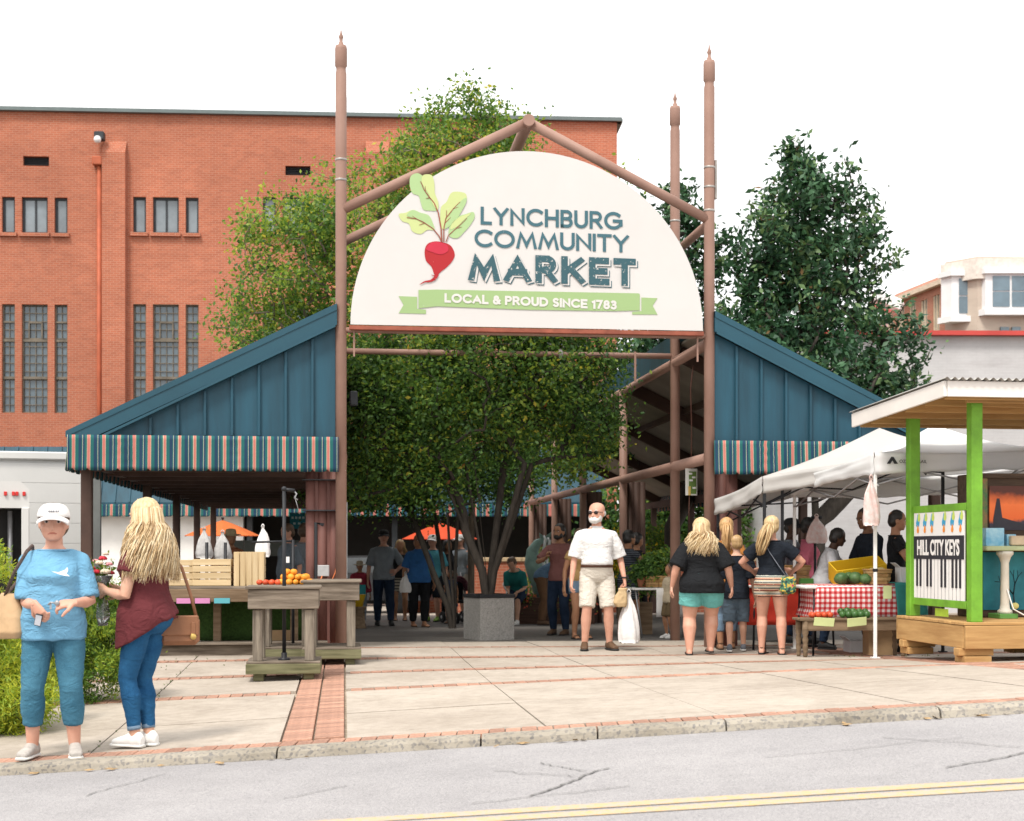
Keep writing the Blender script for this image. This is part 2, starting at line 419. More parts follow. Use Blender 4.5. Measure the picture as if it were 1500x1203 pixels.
ue = [-5.2, -3.98, -2.72]; ue2 = [-2.28, -.96, .2, 1.5, 2.6, 3.45]; ue3 = [3.88, 5.2, 6.5, 7.8, 9.1, 10.4]
ve = [(-12, -6.75), (-6.75, -4.9-BW/2), (-4.9+BW/2, -3.18-BW/2), (-3.18+BW/2, -1.46-BW/2), (-1.46+BW/2, .26-BW/2), (.26+BW/2, 1.85)]
for row in (ue, ue2, ue3):
    for u0, u1 in zip(row[:-1], row[1:]):
        for v0, v1 in ve: slab(u0, u1, v0, v1, M_SLAB)
for u0, u1 in zip([-8.6, -6.9], [-6.9, -5.6]):
    for v0, v1 in [(-14, -8.4)]: slab(u0, u1, v0, v1, M_SLAB)
# dark market lane behind the gate, far pale paving
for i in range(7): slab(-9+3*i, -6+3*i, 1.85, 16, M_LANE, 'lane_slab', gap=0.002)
for i in range(8): slab(-12+3.2*i, -8.8+3.2*i, 16, 27.5, M_SLAB, 'far_slab')
# bricks
spots = []
for v in VB:
    u = -5.2
    while u < 9.3:
        if not any(a-.02 < u+.05 < b+.02 for a, b in UB): spots.append((u+.05, v, 90.))
        u += .106
for a, b in UB:
    v = -8.9
    while v < 1.8:
        for k in (0, 1): spots.append((a+.005+.107+.215*k, v, 0.))
        v += .104
v = -8.9
while v < 1.8: spots.append((-5.33, v, 0.)); v += .104
bricks = []
for u, v, r_ in spots:
    p = mk(u, v)
    if p.y < 9.63: continue
    bricks.append((p.x, p.y, R(A_M+r_)))
x = -9.
while x < 9.: bricks.append((x, 9.455, R(90))); x += .106
bricks = [b for b in bricks if b[1] < 19]
bm_ = MB(); bm_.box((0, 0, 0), (.2, .098, .06), .004); brick_me = bm_.mesh('brick', M_BRICKP)
vis = lambda b: abs(b[0]/b[1]*FPX) < 760
bricks.sort(key=lambda b: (not vis(b), b[1])); rest = MB(); rr = random.Random(3)
for i, (x, y, a) in enumerate(bricks):
    e = .05; sx = (zg(x+e, y)-zg(x-e, y))/(2*e); sy = (zg(x, y+e)-zg(x, y-e))/(2*e)
    z = zg(x, y)-.03+.002+rr.uniform(-.003, .003); nrm = Vector((-sx, -sy, 1)).normalized()
    q = Vector((0, 0, 1)).rotation_difference(nrm) @ Quaternion((0, 0, 1), a+rr.uniform(-.015, .015))
    if i < 300:
        o = bpy.data.objects.new('brick', brick_me); COL.objects.link(o); o.parent = plaza; o.location = (x, y, z); o.rotation_euler = q.to_euler()
    else: rest.box((x, y, z), (.2, .098, .06), 0, q.to_matrix())
ro = rest.build('brick_paving', M_BRICKP, plaza); ro['kind'] = 'stuff'
# planting bed at the left with soil
sb = MB()
sb.sheet(lambda a, b: (lambda p: (p.x, p.y, zg(p.x, p.y)+.03+.05*math.sin(a*math.pi)*math.sin(b*math.pi)))(mk(-9.5+4.1*a, -8.3+9.5*b)), 14, 20)
structure(sb.build('planting_bed', mat('soil', (.06, .04, .025), .95, .4, 8, .6)))
# fallen leaves along the gutter and small weeds in the joints
lf = MB(); rr = random.Random(5)
for i in range(26):
    x = rr.choice([rr.gauss(-1.55, .25), rr.gauss(-2.3, .3), rr.gauss(.15, .3), rr.gauss(2.6, .5), rr.gauss(3.1, .3)]); y = 9.17-abs(rr.gauss(0, .035))
    a = rr.uniform(0, 6.3); L_ = rr.uniform(.02, .055); z = zroad(x, y)+.012
    d = Vector((math.cos(a)*L_, math.sin(a)*L_, rr.uniform(-.004, .012))); s_ = Vector((-d.y, d.x, .01))*.45; p = Vector((x, y, z))
    lf.add([p-d, p+s_, p+d, p-s_], [(0, 1, 2, 3)], False)
o = lf.build('leaf_litter', mat('dry_leaf', (.36, .24, .12), .8, .4, 30, rv=.3)); o['kind'] = 'stuff'; o['label'] = 'dry brown leaves lying in the gutter along the kerb'
wd = MB()
for i in range(60):
    k = rr.random()
    if k < .45: u, v = rr.gauss(-3.98, .02), rr.uniform(-8, 0)
    elif k < .7: u, v = rr.gauss(-4.3, .35), rr.gauss(-1.8, .5)
    else: u, v = rr.uniform(3.2, 4.4), rr.gauss(-2.3, .12)
    p = mk(u, v); z = zg(p.x, p.y); 
    for j in range(5):
        a = rr.uniform(0, 6.3); h = rr.uniform(.008, .025); L_ = rr.uniform(.008, .025); d = Vector((math.cos(a), math.sin(a), 0)); s_ = Vector((-d.y, d.x, 0))*.004
        q = Vector((p.x, p.y, z)); wd.add([q-s_, q+s_, q+d*L_+Vector((0, 0, h))], [(0, 1, 2)], False)
o = wd.build('weeds', mat('weed_green', (.10, .16, .04), .8, .3, 9)); o['kind'] = 'stuff'; o['label'] = 'small weeds growing in the paving joints'

# ================================================================== buildings
def f_wallbrick(c1, c2, mort, sc, bw=.215, bh=.075, paint=False):
    def fn(t, N, L, tc):
        v = tc.outputs['Object']
        sp = N('ShaderNodeSeparateXYZ'); L(v, sp.inputs[0]); cb = N('ShaderNodeCombineXYZ')
        ad = N('ShaderNodeMath'); ad.operation = 'ADD'; L(sp.outputs[0], ad.inputs[0]); L(sp.outputs[1], ad.inputs[1])
        L(ad.outputs[0], cb.inputs[0]); L(sp.outputs[2], cb.inputs[1])
        b = N('ShaderNodeTexBrick'); L(cb.outputs[0], b.inputs['Vector']); b.inputs['Scale'].default_value = 1
        b.inputs['Brick Width'].default_value = bw; b.inputs['Row Height'].default_value = bh; b.inputs['Mortar Size'].default_value = .008; b.inputs['Mortar Smooth'].default_value = .2
        b.inputs['Color1'].default_value = (*c1, 1); b.inputs['Color2'].default_value = (*c2, 1); b.inputs['Mortar'].default_value = (*mort, 1)
        big = ramp(N, L, nz(N, L, v, .22, 5, .65), [(.3, (.72, .70, .69)), (.7, (1.14, 1.12, 1.10))])
        c = mixc(N, L, .8, b.outputs['Color'], big, 'MULTIPLY')
        mp = N('ShaderNodeMapping'); mp.inputs['Scale'].default_value = (.6, .6, 3.0); L(v, mp.inputs[0])
        st = ramp(N, L, nz(N, L, mp.outputs[0], 1.1, 6, .7), [(.30, (.70, .66, .66)), (.5, (1, 1, 1))]); c = mixc(N, L, .5, c, st, 'MULTIPLY')
        sp2 = ramp(N, L, nz(N, L, v, 2.2, 6, .8), [(.66, (0, 0, 0)), (.78, (.5, .42, .36))]); c = mixc(N, L, .35, c, sp2, 'ADD')
        return c, b.outputs['Fac'], -.5, .01
    return fn
M_RED = node_mat('red_brick_wall', f_wallbrick((.445, .142, .078), (.365, .113, .064), (.45, .25, .175), 1), .9)
M_REDF = node_mat('far_red_brick', f_wallbrick((.40, .16, .10), (.32, .13, .08), (.4, .27, .2), 1), .9)
M_WHB = node_mat('white_painted_brick', f_wallbrick((.54, .54, .555), (.525, .525, .54), (.505, .505, .52), 1), .8)
M_TAN = node_mat('tan_wall', f_wallbrick((.50, .435, .365), (.48, .42, .35), (.50, .44, .37), 1), .85)
M_COPE = mat('coping_metal', (.13, .16, .16), .5, .1, 3, metal=.2)
M_FRAME = mat('steel_frame', (.03, .035, .04), .5, .2, 4)
M_MUNT = mat('weathered_muntin', (.15, .125, .095), .7, .3, 4)
M_GLS = glass('window_glass', (.16, .19, .21), .08); M_GLD = glass('dark_glass', (.075, .108, .13), .1)
M_BLIND = mat('window_blind', (.62, .62, .60), .6, .08, 2)
def wall_face(mb, s0, s1, z0, z1, opens, depth):
    """front face (y=0, x=s) with openings and their reveals going back (+y)"""
    se = sorted({s0, s1, *[v for o in opens for v in o[:2]]}); ze = sorted({z0, z1, *[v for o in opens for v in o[2:4]]})
    for a, b in zip(se[:-1], se[1:]):
        for c, d in zip(ze[:-1], ze[1:]):
            m, k = (a+b)/2, (c+d)/2
            if any(o[0] < m < o[1] and o[2] < k < o[3] for o in opens): continue
            mb.add([(a, 0, c), (b, 0, c), (b, 0, d), (a, 0, d)], [(0, 1, 2, 3)], False)
    for a, b, c, d in [o[:4] for o in opens]:
        mb.add([(a, 0, c), (b, 0, c), (b, 0, d), (a, 0, d), (a, depth, c), (b, depth, c), (b, depth, d), (a, depth, d)], [(0, 4, 5, 1), (1, 5, 6, 2), (2, 6, 7, 3), (3, 7, 4, 0)], False)
def window(parent, a, b, c, d, y, cols, rows, fm, gm, bar=.03, frame=.06, vent=None, name='window', blind=0.):
    f = MB(); w_, h_ = b-a, d-c
    f.box(((a+b)/2, y, c+frame/2), (w_, .08, frame)); f.box(((a+b)/2, y, d-frame/2), (w_, .08, frame))
    for x in (a+frame/2, b-frame/2): f.box((x, y, (c+d)/2), (frame, .079, h_-2*frame))
    for i in range(1, cols): f.box((a+w_*i/cols, y+.004, (c+d)/2), (bar, .05, h_-2*frame))
    for j in range(1, rows): f.box(((a+b)/2, y-.002, c+h_*j/rows), (w_-2*frame, .045, bar))
    if vent:
        for va, vb, vc, vd in vent:
            for (x, z, sx, sz) in (((va+vb)/2, vc, vb-va, .05), ((va+vb)/2, vd, vb-va, .05), (va, (vc+vd)/2, .05, vd-vc), (vb, (vc+vd)/2, .05, vd-vc)): f.box((x, y-.012, z), (sx, .09, sz))
    wo = f.build(name, fm, parent)
    p = MB(); p.box(((a+b)/2, y+.03, (c+d)/2), (w_-.01, .012, h_-.01)); p.build('pane', gm, wo)
    if blind:
        q = MB(); q.box(((a+b)/2, y+.2, d-h_*blind/2), (w_*.96, .02, h_*blind)); q.build('blind', M_BLIND, wo)
    return wo
# ---- big red brick warehouse; local x runs along the facade to the right, origin at its right corner
BO = Vector((3.75, 51.2, -.45)); BA = math.atan2(.06, .998)
def bpt(px, py):
    k = (px-750)/FPX; s_ = (k*51.2-3.75)/(.06*k-.998); d = 51.2-.06*s_; return -s_, HC+(HY-py)/FPX*d-BO.z
bd = thing('brick_warehouse', 'large red brick warehouse with rows of steel windows behind the market', 'building', BO, BA)
ztop = 16.5-BO.z; opens_u = []; opens_l = []
for gx in (51, 243, 433, 625, 815):
    for (pa, pb) in ((-48, -29), (-19, 19), (29, 48)):
        a, _ = bpt(gx+pa, 300); b, _ = bpt(gx+pb, 300); _, zt = bpt(gx, 289); _, zb = bpt(gx, 342); opens_u.append((a, b, zb, zt, pb-pa > 30))
        _, zt = bpt(gx, 446); _, zb = bpt(gx, 605); opens_l.append((a, b, zb, zt, pb-pa > 30))
vents = []
for (pa, pb, ya, yb) in ((34, 72, 229, 243), (418, 455, 237, 251)): vents.append((bpt(pa, 200)[0], bpt(pb, 200)[0], bpt(50, yb)[1], bpt(50, ya)[1]))
wl = MB(); wall_face(wl, -30, 0, 0, ztop, opens_u+opens_l+vents, .28)
wl.add([(0, 0, 0), (0, 18, 0), (0, 18, ztop), (0, 0, ztop)], [(0, 1, 2, 3)], False)
wl.add([(-30, 0, 0), (-30, 18, 0), (-30, 18, ztop), (-30, 0, ztop)], [(3, 2, 1, 0)], False); wl.add([(-30, 18, 0), (0, 18, 0), (0, 18, ztop), (-30, 18, ztop)], [(3, 2, 1, 0)], False)
wl.build('wall', M_RED, bd)
b = MB(); b.box((-15, 9, ztop-.2), (29.9, 17.9, .1)); b.build('roof', mat('roof_felt', (.1, .1, .1)), bd)
b = MB(); b.box((-15, 0.0, ztop+.05), (30.3, .4, .13)); b.box((0.0, 9, ztop+.05), (.4, 18.1, .13)); b.build('coping', M_COPE, bd)
for (a, b_, c, d, big) in opens_u: 
    window(bd, a, b_, c, d, .16, 2 if big else 1, 1, M_FRAME, M_GLS, .06, .07, blind=random.choice([.95, .95, .35, .6]))
    s_ = MB(); s_.box(((a+b_)/2, -.03, c-.06), (b_-a+.16, .2, .12)); s_.build('sill', M_RED, bd)
for (a, b_, c, d, big) in opens_l:
    w_ = b_-a; h_ = d-c; vt = [(a+w_*.25, b_-w_*.25, c+h_*.685, c+h_*.835)] if big else None
    wo = window(bd, a, b_, c, d, .16, 4 if big else 2, 13, M_MUNT, M_GLD, .022, .05, vent=vt, name='tall_window')
    t_ = MB()
    for q in (.325, .67): t_.box(((a+b_)/2, .14, c+h_*q), (w_, .1, .09))
    if not big: t_.box(((a+b_)/2, .14, c+h_*.84), (w_, .1, .06))
    t_.build('transom', M_MUNT, wo)
    q = MB(); q.box(((a+b_)/2, .9, c+h_*.17), (w_*.95, .05, h_*.1)); q.build('inner_ledge', mat('cream_inner', (.55, .42, .25), .8), wo)
for (a, b_, c, d) in vents:
    v_ = MB()
    for j in range(5): v_.box(((a+b_)/2, .17, c+(d-c)*(j+.5)/5), (b_-a, .12, .025), rot=Matrix.Rotation(.6, 3, 'X'))
    v_.box(((a+b_)/2, .3, (c+d)/2), (b_-a+.1, .05, d-c+.1)); v_.build('vent', M_FRAME, bd)
for pa, pb in ((152, 186), (536, 570)):
    a = bpt(pa, 400)[0]; b_ = bpt(pb, 400)[0]; zt = bpt(pa, 207)[1]; p = MB()
    p.prism([(0, 0), (0, zt), (-.3, zt-.45), (-.3, 0)], (a, -.002, 0), (0, 1, 0), (0, 0, 1), (b_-a, 0, 0)); p.build('pilaster', M_RED, bd)
    if pa < 200:
        pi = MB(); xx = a-.12; pi.tube([(xx, -.12, 0), (xx, -.12, zt-.9)], .085, 10); pi.box((xx-.05, -.16, zt-.75), (.34, .3, .3), .03); pi.build('downpipe', mat('pipe_red', (.40, .10, .045), .6, .2, 2), bd)
        fl = MB(); fl.box((xx+.05, -.3, zt+.08), (.34, .3, .3), .03); fl.slot(1).ball((xx+.02, -.5, zt-.08), .13); fl.build('floodlight', [M_FRAME, mat('lamp_white', (.8, .8, .8), .3)], bd)
# ---- long blue market hall in front of the warehouse
M_BLUE = mat('blue_metal', (.011, .063, .098), .5, .24, 1.6, .05, spec=.4, stretch=(3., 3., .35))
M_BLUE2 = mat('blue_fascia', (.012, .066, .098), .45, .12, 1.0, .04, spec=.4)
def f_aw(t, N, L, tc):
    sp = N('ShaderNodeSeparateXYZ'); L(tc.outputs['UV'], sp.inputs[0])
    c = ramp(N, L, sp.outputs[0], [(0., (.46, .15, .125)), (.155, (.40, .36, .26)), (.185, (.012, .105, .10)), (.40, (.011, .04, .085)), (.60, (.012, .105, .10)), (.655, (.40, .38, .29)), (.685, (.011, .04, .085)), (.80, (.012, .105, .10)), (.955, (.42, .38, .27)), (.985, (.46, .15, .125))], 'CONSTANT')
    return mixc(N, L, .35, c, ramp(N, L, nz(N, L, tc.outputs['Object'], 3, 4), [(.3, (.7, .7, .7)), (.7, (1.1, 1.1, 1.1))]), 'MULTIPLY')
M_AWN = node_mat('striped_canvas', f_aw, .85)
def awning(name, parent, x0, x1, ztop, zbot, period, notch=.03, y=0., back=(0, 1, 0), phase=0., seed=1, scallop=True, nper=8):
    """hanging striped valance along local x; u coordinate repeats every period through an fmod in the UVs per column"""
    n = int((x1-x0)/period*nper)+1; rr = random.Random(seed); verts = []; faces = []; uvs = []
    rows = 8; prof = []
    for i in range(n+1):
        x = x0+(x1-x0)*i/n; f = (x/period+phase)
        g_ = math.exp(-(((x-x0) % 1.33-.66)/.13)**2)          # gathers where the canvas is tied
        prof.append((x, f, g_))
    for i in range(n):
        (xa, fa, ga), (xb, fb, gb) = prof[i], prof[i+1]; k = math.floor((fa+fb)/2)
        for j in range(rows):
            quad = []
            for (x, f, g_), jj in (((xa, fa, ga), j), ((xb, fb, gb), j), ((xb, fb, gb), j+1), ((xa, fa, ga), j+1)):
                t = jj/rows; z = ztop+(zbot-ztop)*t
                ff = f-math.floor(f+1e-6)
                if jj == rows and scallop: z += notch*max(0, 1-min(ff, 1-ff)/.1)-.006*math.sin(ff*math.pi)
                yy = y-.012*math.sin(f*2*math.pi*.5+t*2)*t-.03*g_*math.sin(t*22+x*9)*.5-.02*t
                quad.append((x, yy, z)); uvs.append((min(.9999, max(0., f-k)), t))
            o = len(verts); verts += quad; faces.append((o, o+1, o+2, o+3))
    me = bpy.data.meshes.new(name); me.from_pydata(verts, [], faces); uv = me.uv_layers.new(name='UVMap')
    for i, c in enumerate(uvs): uv.data[i].uv = c
    me.materials.append(M_AWN); me.polygons.foreach_set('use_smooth', [True]*len(faces)); me.update()
    bmx = bmesh.new(); bmx.from_mesh(me); bmesh.ops.remove_doubles(bmx, verts=bmx.verts, dist=1e-5); bmx.to_mesh(me); bmx.free()
    o = add_mesh(name, me, parent); md = o.modifiers.new('thickness', 'SOLIDIFY'); md.thickness = .004; return o
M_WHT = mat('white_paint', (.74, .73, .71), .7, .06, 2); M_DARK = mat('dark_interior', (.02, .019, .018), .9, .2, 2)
hall = thing('market_hall', 'long low market hall with blue metal mansard and striped valance at the back', 'building', (0, 41.5, -.44), 0)
h0, h1 = -20., 2.7; b = MB()
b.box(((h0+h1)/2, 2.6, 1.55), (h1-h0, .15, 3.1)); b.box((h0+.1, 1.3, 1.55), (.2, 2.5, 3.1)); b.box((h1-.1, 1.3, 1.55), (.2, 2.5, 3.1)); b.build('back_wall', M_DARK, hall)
for a, c in ((h0, -7.8),): b = MB(); b.box(((a+c)/2, .2, 1.48), (c-a, .2, 2.96)); b.build('front_wall', M_WHT, hall)
b = MB(); b.prism([(0, 2.98), (.0, 3.03), (.5, 4.66), (2.7, 4.66), (2.7, 2.98)], (h0, -.35, 0), (0, 1, 0), (0, 0, 1), (h1-h0, 0, 0))
for i in range(int((h1-h0)/.42)): x = h0+.2+i*.42; b.bar((x, -.36, 3.03), (x, .14, 4.66), .04, .05, 0, (0, -1, .4))
b.build('mansard_roof', M_BLUE, hall)
awning('valance', hall, h0, h1, 2.97, 2.62, .36, .05, y=-.36, nper=5)
for x in np.arange(-7.6, 3., 2.1):
    b = MB(); b.box((x, .1, 1.48), (.16, .16, 2.96)); b.build('post', M_FRAME, hall)
ng = MB(); ng.tube([(-5.5+.17*math.cos(a), .1, 1.75+.17*math.sin(a)) for a in np.linspace(.6, 5.6, 14)], .03, 6)
m_ne = mat('neon_red', (.9, .1, .05)); m_ne.node_tree.nodes['Principled BSDF'].inputs['Emission Color'].default_value = (1, .12, .04, 1); m_ne.node_tree.nodes['Principled BSDF'].inputs['Emission Strength'].default_value = 1.6
nb = MB(); nb.tube([(-5.25+.12*math.cos(a), .1, 1.92+.12*math.sin(a)) for a in np.linspace(-.4, 2.6, 8)], .03, 6); m_nb = mat('neon_blue', (.05, .2, .9)); m_nb.node_tree.nodes['Principled BSDF'].inputs['Emission Color'].default_value = (.05, .25, 1, 1); m_nb.node_tree.nodes['Principled BSDF'].inputs['Emission Strength'].default_value = 1.2
ng.build('neon_tube', m_ne, hall); nb.build('neon_tube', m_nb, hall)
# ---- white painted brick building at the right
wb = thing('white_brick_building', 'white painted brick building with red coping behind the tents', 'building', (6.75, 36, -.4), R(1.0))
b = MB(); b.box((15, 6, 3.5), (30, 12, 7.0)); b.build('wall', M_WHB, wb)
b = MB(); b.box((15, 5.9, 7.06), (30.2, 12.2, .11)); b.build('coping', mat('red_coping', (.50, .06, .05), .5, .1, 2), wb)
b = MB(); b.tube([(4.6, -.08, 5.25), (4.6, -.22, 5.2)], .12, 10); b.build('wall_lamp', M_FRAME, wb)
b = MB(); b.bar((2.8, .5, 7.1), (2.8, .5, 8.0), .06, .06); b.box((2.75, .3, 7.9), (.8, .5, .35), .08, Matrix.Rotation(.4, 3, 'Y')); b.build('roof_vent', M_WHT, wb)
# ---- far apartment building at the right: tan corner with bays, brick wing running back
fb = thing('apartment_building', 'tan corner apartment building with bay windows and red brick wing at far right', 'building', (0, 0, 0), 0)
M_BAY = mat('bay_white', (.72, .74, .74), .6, .05, 2); M_GLB = glass('blue_glass', (.10, .16, .20), .05)
D0 = 60.; zt = ZW(376, D0); x0 = XW(1432, D0); b = MB()
b.prism([(x0-1.0, 61.2), (x0, 60), (32, 60.6), (32, 74), (x0+3.4, 74)], (0, 0, -1), (1, 0, 0), (0, 1, 0), (0, 0, zt+1)); b.build('corner_wall', M_TAN, fb)
b = MB(); b.prism([(x0-1.2, 61.2), (x0-.1, 59.8), (32, 60.4), (32, 74), (x0+3.2, 74)], (0, 0, zt-.95), (1, 0, 0), (0, 1, 0), (0, 0, .85)); b.build('cornice', mat('pale_cornice', (.64, .60, .54), .8), fb)
def bay(cx, y, w_, z0, z1, cols, side=.35, proj=.6, name='bay_window'):
    b = MB(); b.prism([(-w_/2, 0), (-w_/2+side, -proj), (w_/2-side, -proj), (w_/2, 0)], (cx, y, z0), (1, 0, 0), (0, 1, 0), (0, 0, z1-z0))
    b.prism([(-w_/2-.15, .02), (-w_/2+side-.08, -proj-.15), (w_/2-side+.08, -proj-.15), (w_/2+.15, .02)], (cx, y, z0-.25), (1, 0, 0), (0, 1, 0), (0, 0, .25))
    b.prism([(-w_/2-.15, .02), (-w_/2+side-.08, -proj-.15), (w_/2-side+.08, -proj-.15), (w_/2+.15, .02)], (cx, y, z1), (1, 0, 0), (0, 1, 0), (0, 0, .22))
    bo = b.build(name, M_BAY, fb)
    p = MB(); n = cols; fw = w_-2*side-.5
    for i in range(n):
        for j in range(2): p.box((cx-fw/2+fw*(i+.5)/n, y-proj-.02, z0+(z1-z0)*(.06+.45*j+.22)), (fw/n-.1, .04, (z1-z0)*.42))
    p.build('pane', M_GLB, bo); return bo
zc0, zc1 = ZW(452, 59.6), ZW(400, 59.6)
bay(XW(1478, 60), 60.05, 2.3, zc0, zc1, 2, .1, .25)
bo = bay(XW(1416, 60), 60.9, 1.6, ZW(461, 60), ZW(402, 60), 1, .3, .5); bo.rotation_euler = (0, 0, 0)
for px in (1469, 1486):
    b = MB(); p = W(px, 482, 60.2); b.box((p.x, 60.2, p.z-.4), (.36, .5, .9)); b.build('window', M_GLD, fb)
# wing
wx0, wy0 = XW(1402, 61.5), 61.5; wx1, wy1 = XW(1292, 69), 69.; zt1 = ZW(392, 61.5)
dv = Vector((wx0-wx1, wy0-wy1, 0)); Lw = dv.length; wing = MB()
wop = []
for i in range(6): a = Lw-(.45+i*1.18)-.62; wop.append((a, a+.62, 1., zt1-.85))
wall_face(wing, 0, Lw+.3, 0, zt1-.5, wop, .2)
wing.add([(0, 0, 0), (0, 8, 0), (0, 8, zt1-.5), (0, 0, zt1-.5)], [(3, 2, 1, 0)], False)
wo = wing.build('brick_wing', M_REDF, fb, (wx1, wy1, 0), math.atan2(dv.y, dv.x))
b = MB(); b.box((Lw/2, 4, zt1-.40), (Lw+.5, 8.5, .2)); b.build('wing_cornice', mat('cream_cornice', (.62, .52, .40), .8), fb, wo.location, wo.rotation_euler.z)
b = MB(); b.prism([(0, 0), (0, .1), (.7, .55), (7., .55), (7, 0)], (-.1, .1, zt1-.3), (0, 1, 0), (0, 0, 1), (Lw+.3, 0, 0)); b.build('wing_roof', M_REDF, fb, wo.location, wo.rotation_euler.z)
for a, c, d, e in wop:
    b = MB(); b.box(((a+c)/2, .12, (d+e)/2), (c-a, .05, e-d)); q = b.build('window', M_GLB, fb, wo.location, wo.rotation_euler.z)
    b = MB()
    for x in (a+.04, c-.04, (a+c)/2): b.box((x, .06, (d+e)/2), (.07, .08, e-d))
    for k in range(1, 5): b.box(((a+c)/2, .055, d+(e-d)*k/5), (c-a, .06, .06))
    b.build('window_frame', mat('cream_frame', (.6, .5, .36), .7), fb, wo.location, wo.rotation_euler.z)
# ================================================================== gate and market sheds
M_POLE = node_mat('brown_pole_paint', lambda t, N, L, tc: mixc(N, L, ramp(N, L, nz(N, L, tc.outputs['Object'], 9, 7, .8), [(.66, (0, 0, 0)), (.74, (1, 1, 1))]), ramp(N, L, nz(N, L, tc.outputs['Object'], 1.5, 4), [(.3, (.26, .15, .115)), (.7, (.35, .215, .17))]), (.17, .05, .022)), .6)
M_RUST = mat('rust_bar', (.26, .075, .045), .7, .25, 6)
M_BAND = mat('steel_band', (.35, .33, .31), .45, .2, 9, metal=.5)
ga = thing('market_gate', 'tall brown steel pole gate framing the market entrance', 'gate', mk(0, 0), R(A_M))
PU, PV = 2.33, 1.9
def zl(u, v): return mg(u, v)
for (u, v) in ((-PU, 0), (PU, 0), (-PU, PV), (PU, PV)):
    b = MB(); z0 = zl(u, v)-.05
    b.lathe([(.068, z0), (.068, 7.12), (.06, 7.15), (.06, 7.19), (.075, 7.21), (.075, 7.42), (.068, 7.46), (.03, 7.47), (.03, 7.5), (.02, 7.5), (.022, 7.55), (.03, 7.57), (.012, 7.62), (.0, 7.69)], 20, (u, v, 0))
    po = b.build('pole', M_POLE, ga)
    c = MB()
    for z in ((6.1, 5.85, 5.55) if u > 0 else (6.05, 5.8)): c = MB(); c.lathe([(.0705, z-.014), (.074, z-.01), (.074, z+.01), (.0705, z+.014)], 16, (u, v, 0)); c.build('band', M_BAND, po)
    if u > 0 and v == 0:
        c = MB(); c.box((u+.085, v, 5.95), (.03, .05, .5), .006); c.build('bracket', M_BAND, po)
for v in (0, PV):
    for s_ in (-1, 1):
        b = MB(); b.tube([(s_*PU, v, 5.43), (0, v, 6.6)], .062, 14); b.build('rafter', M_POLE, ga)
b = MB(); b.tube([(0, -.1, 6.6), (0, PV+.1, 6.6)], .075, 14); b.build('ridge_tube', M_POLE, ga)
for s_ in (-1, 1):
    b = MB(); b.tube([(s_*PU, 0, 5.40), (s_*PU, PV, 5.40)], .058, 12); b.build('side_tube', M_POLE, ga)
    b = MB(); b.tube([(s_*PU, 0, 3.88), (s_*PU, PV, 3.88)], .058, 12); b.build('side_tube', M_POLE, ga)
b = MB(); b.tube([(-PU, PV, 3.95), (PU, PV, 3.95)], .04, 12); b.build('cross_tube', M_POLE, ga)
b = MB(); b.tube([(-PU, 0, 3.95), (PU, 0, 3.95)], .036, 12); b.build('cross_tube', M_POLE, ga)
b = MB(); b.box((0, -.09, 3.965), (4.46, .07, .055), .006); b.build('sign_rail', M_RUST, ga)
for x in (-2.17, 2.17):
    b = MB(); b.bar((x, -.03, 3.96), (x, -.03, 3.62), .022, .006); b.build('strap', M_POLE, ga)
b = MB(); b.bar((1.75, PV-.05, 4.0), (1.75, PV-.05, 3.58), .03, .008); b.build('strap', M_POLE, ga)
b = MB(); b.box((-PU+.17, PV, 3.3), (.11, .12, .2), .015); b.build('loudspeaker', mat('grey_plastic', (.05, .055, .065), .5), ga)
# small rings on the tube
b = MB(); b.lathe([(.075, -.03), (.078, 0), (.075, .03)], 14, (0.7, PV, 3.95), axis=(1, 0, 0)); b.build('band', M_BAND, ga)

# ---- the arch sign
si = thing('arch_sign', 'white half round market sign with painted beet and green ribbon', 'sign', mk(0, -.115, 3.98), R(A_M))
M_SIGN = mat('sign_white', (.58, .562, .548), .6, .025, 1.2, .02)
RS = 2.215
arc = [(RS*math.cos(a), 2.2*math.sin(a)) for a in np.linspace(0, math.pi, 64)]
b = MB(); b.prism(arc, (0, -.012, .02), (1, 0, 0), (0, 0, 1), (0, .024, 0)); b.build('board', M_SIGN, si)
SY = -.0125
def sp(px, py):                                    # photo point on the sign face, to sign coordinates
    k = (px-750)/FPX; o = mk(0, -.128); s_ = (k*o.y-o.x)/(CM-k*SM); d = o.y+s_*SM; return s_, HC+(HY-py)/FPX*d-3.98
def flat(name, pts, m, lift, parent=si, curve=True):
    P = [sp(*q) for q in pts]
    if curve:                                      # closed Catmull-Rom
        n = len(P); out = []
        for i in range(n):
            p0, p1, p2, p3 = [Vector(P[(i+k) % n]) for k in (-1, 0, 1, 2)]
            for j in range(5):
                t = j/5; out.append(tuple(.5*((2*p1)+(p2-p0)*t+(2*p0-5*p1+4*p2-p3)*t*t+(3*p1-p0-3*p2+p3)*t**3)))
        P = out
    b = MB(); b.prism(P, (0, SY-lift-.002, 0), (1, 0, 0), (0, 0, 1), (0, .004, 0)); return b.build(name, m, parent)
def speck(name, col, thr=.64, sc=16, white=(.57, .545, .52)):
    return node_mat(name, lambda t, N, L, tc: mixc(N, L, ramp(N, L, nz(N, L, tc.outputs['Object'], sc, 5, .75), [(thr, (0, 0, 0)), (thr+.02, (1, 1, 1))]), lin(col), white), .65)
M_LFA = speck('leaf_print_a', '#9fba85', .70); M_LFB = speck('leaf_print_b', '#b9c487', .70); M_VEIN = mat('vein_print', '#8d4f3f', .7, .1)
M_BEET = speck('beet_print', '#a32026', .70, 22, (.75, .45, .42)); M_BEET2 = mat('beet_pink_print', '#b8283f', .6, .05); M_RIB = speck('ribbon_print', '#93ad78', .70, 13)
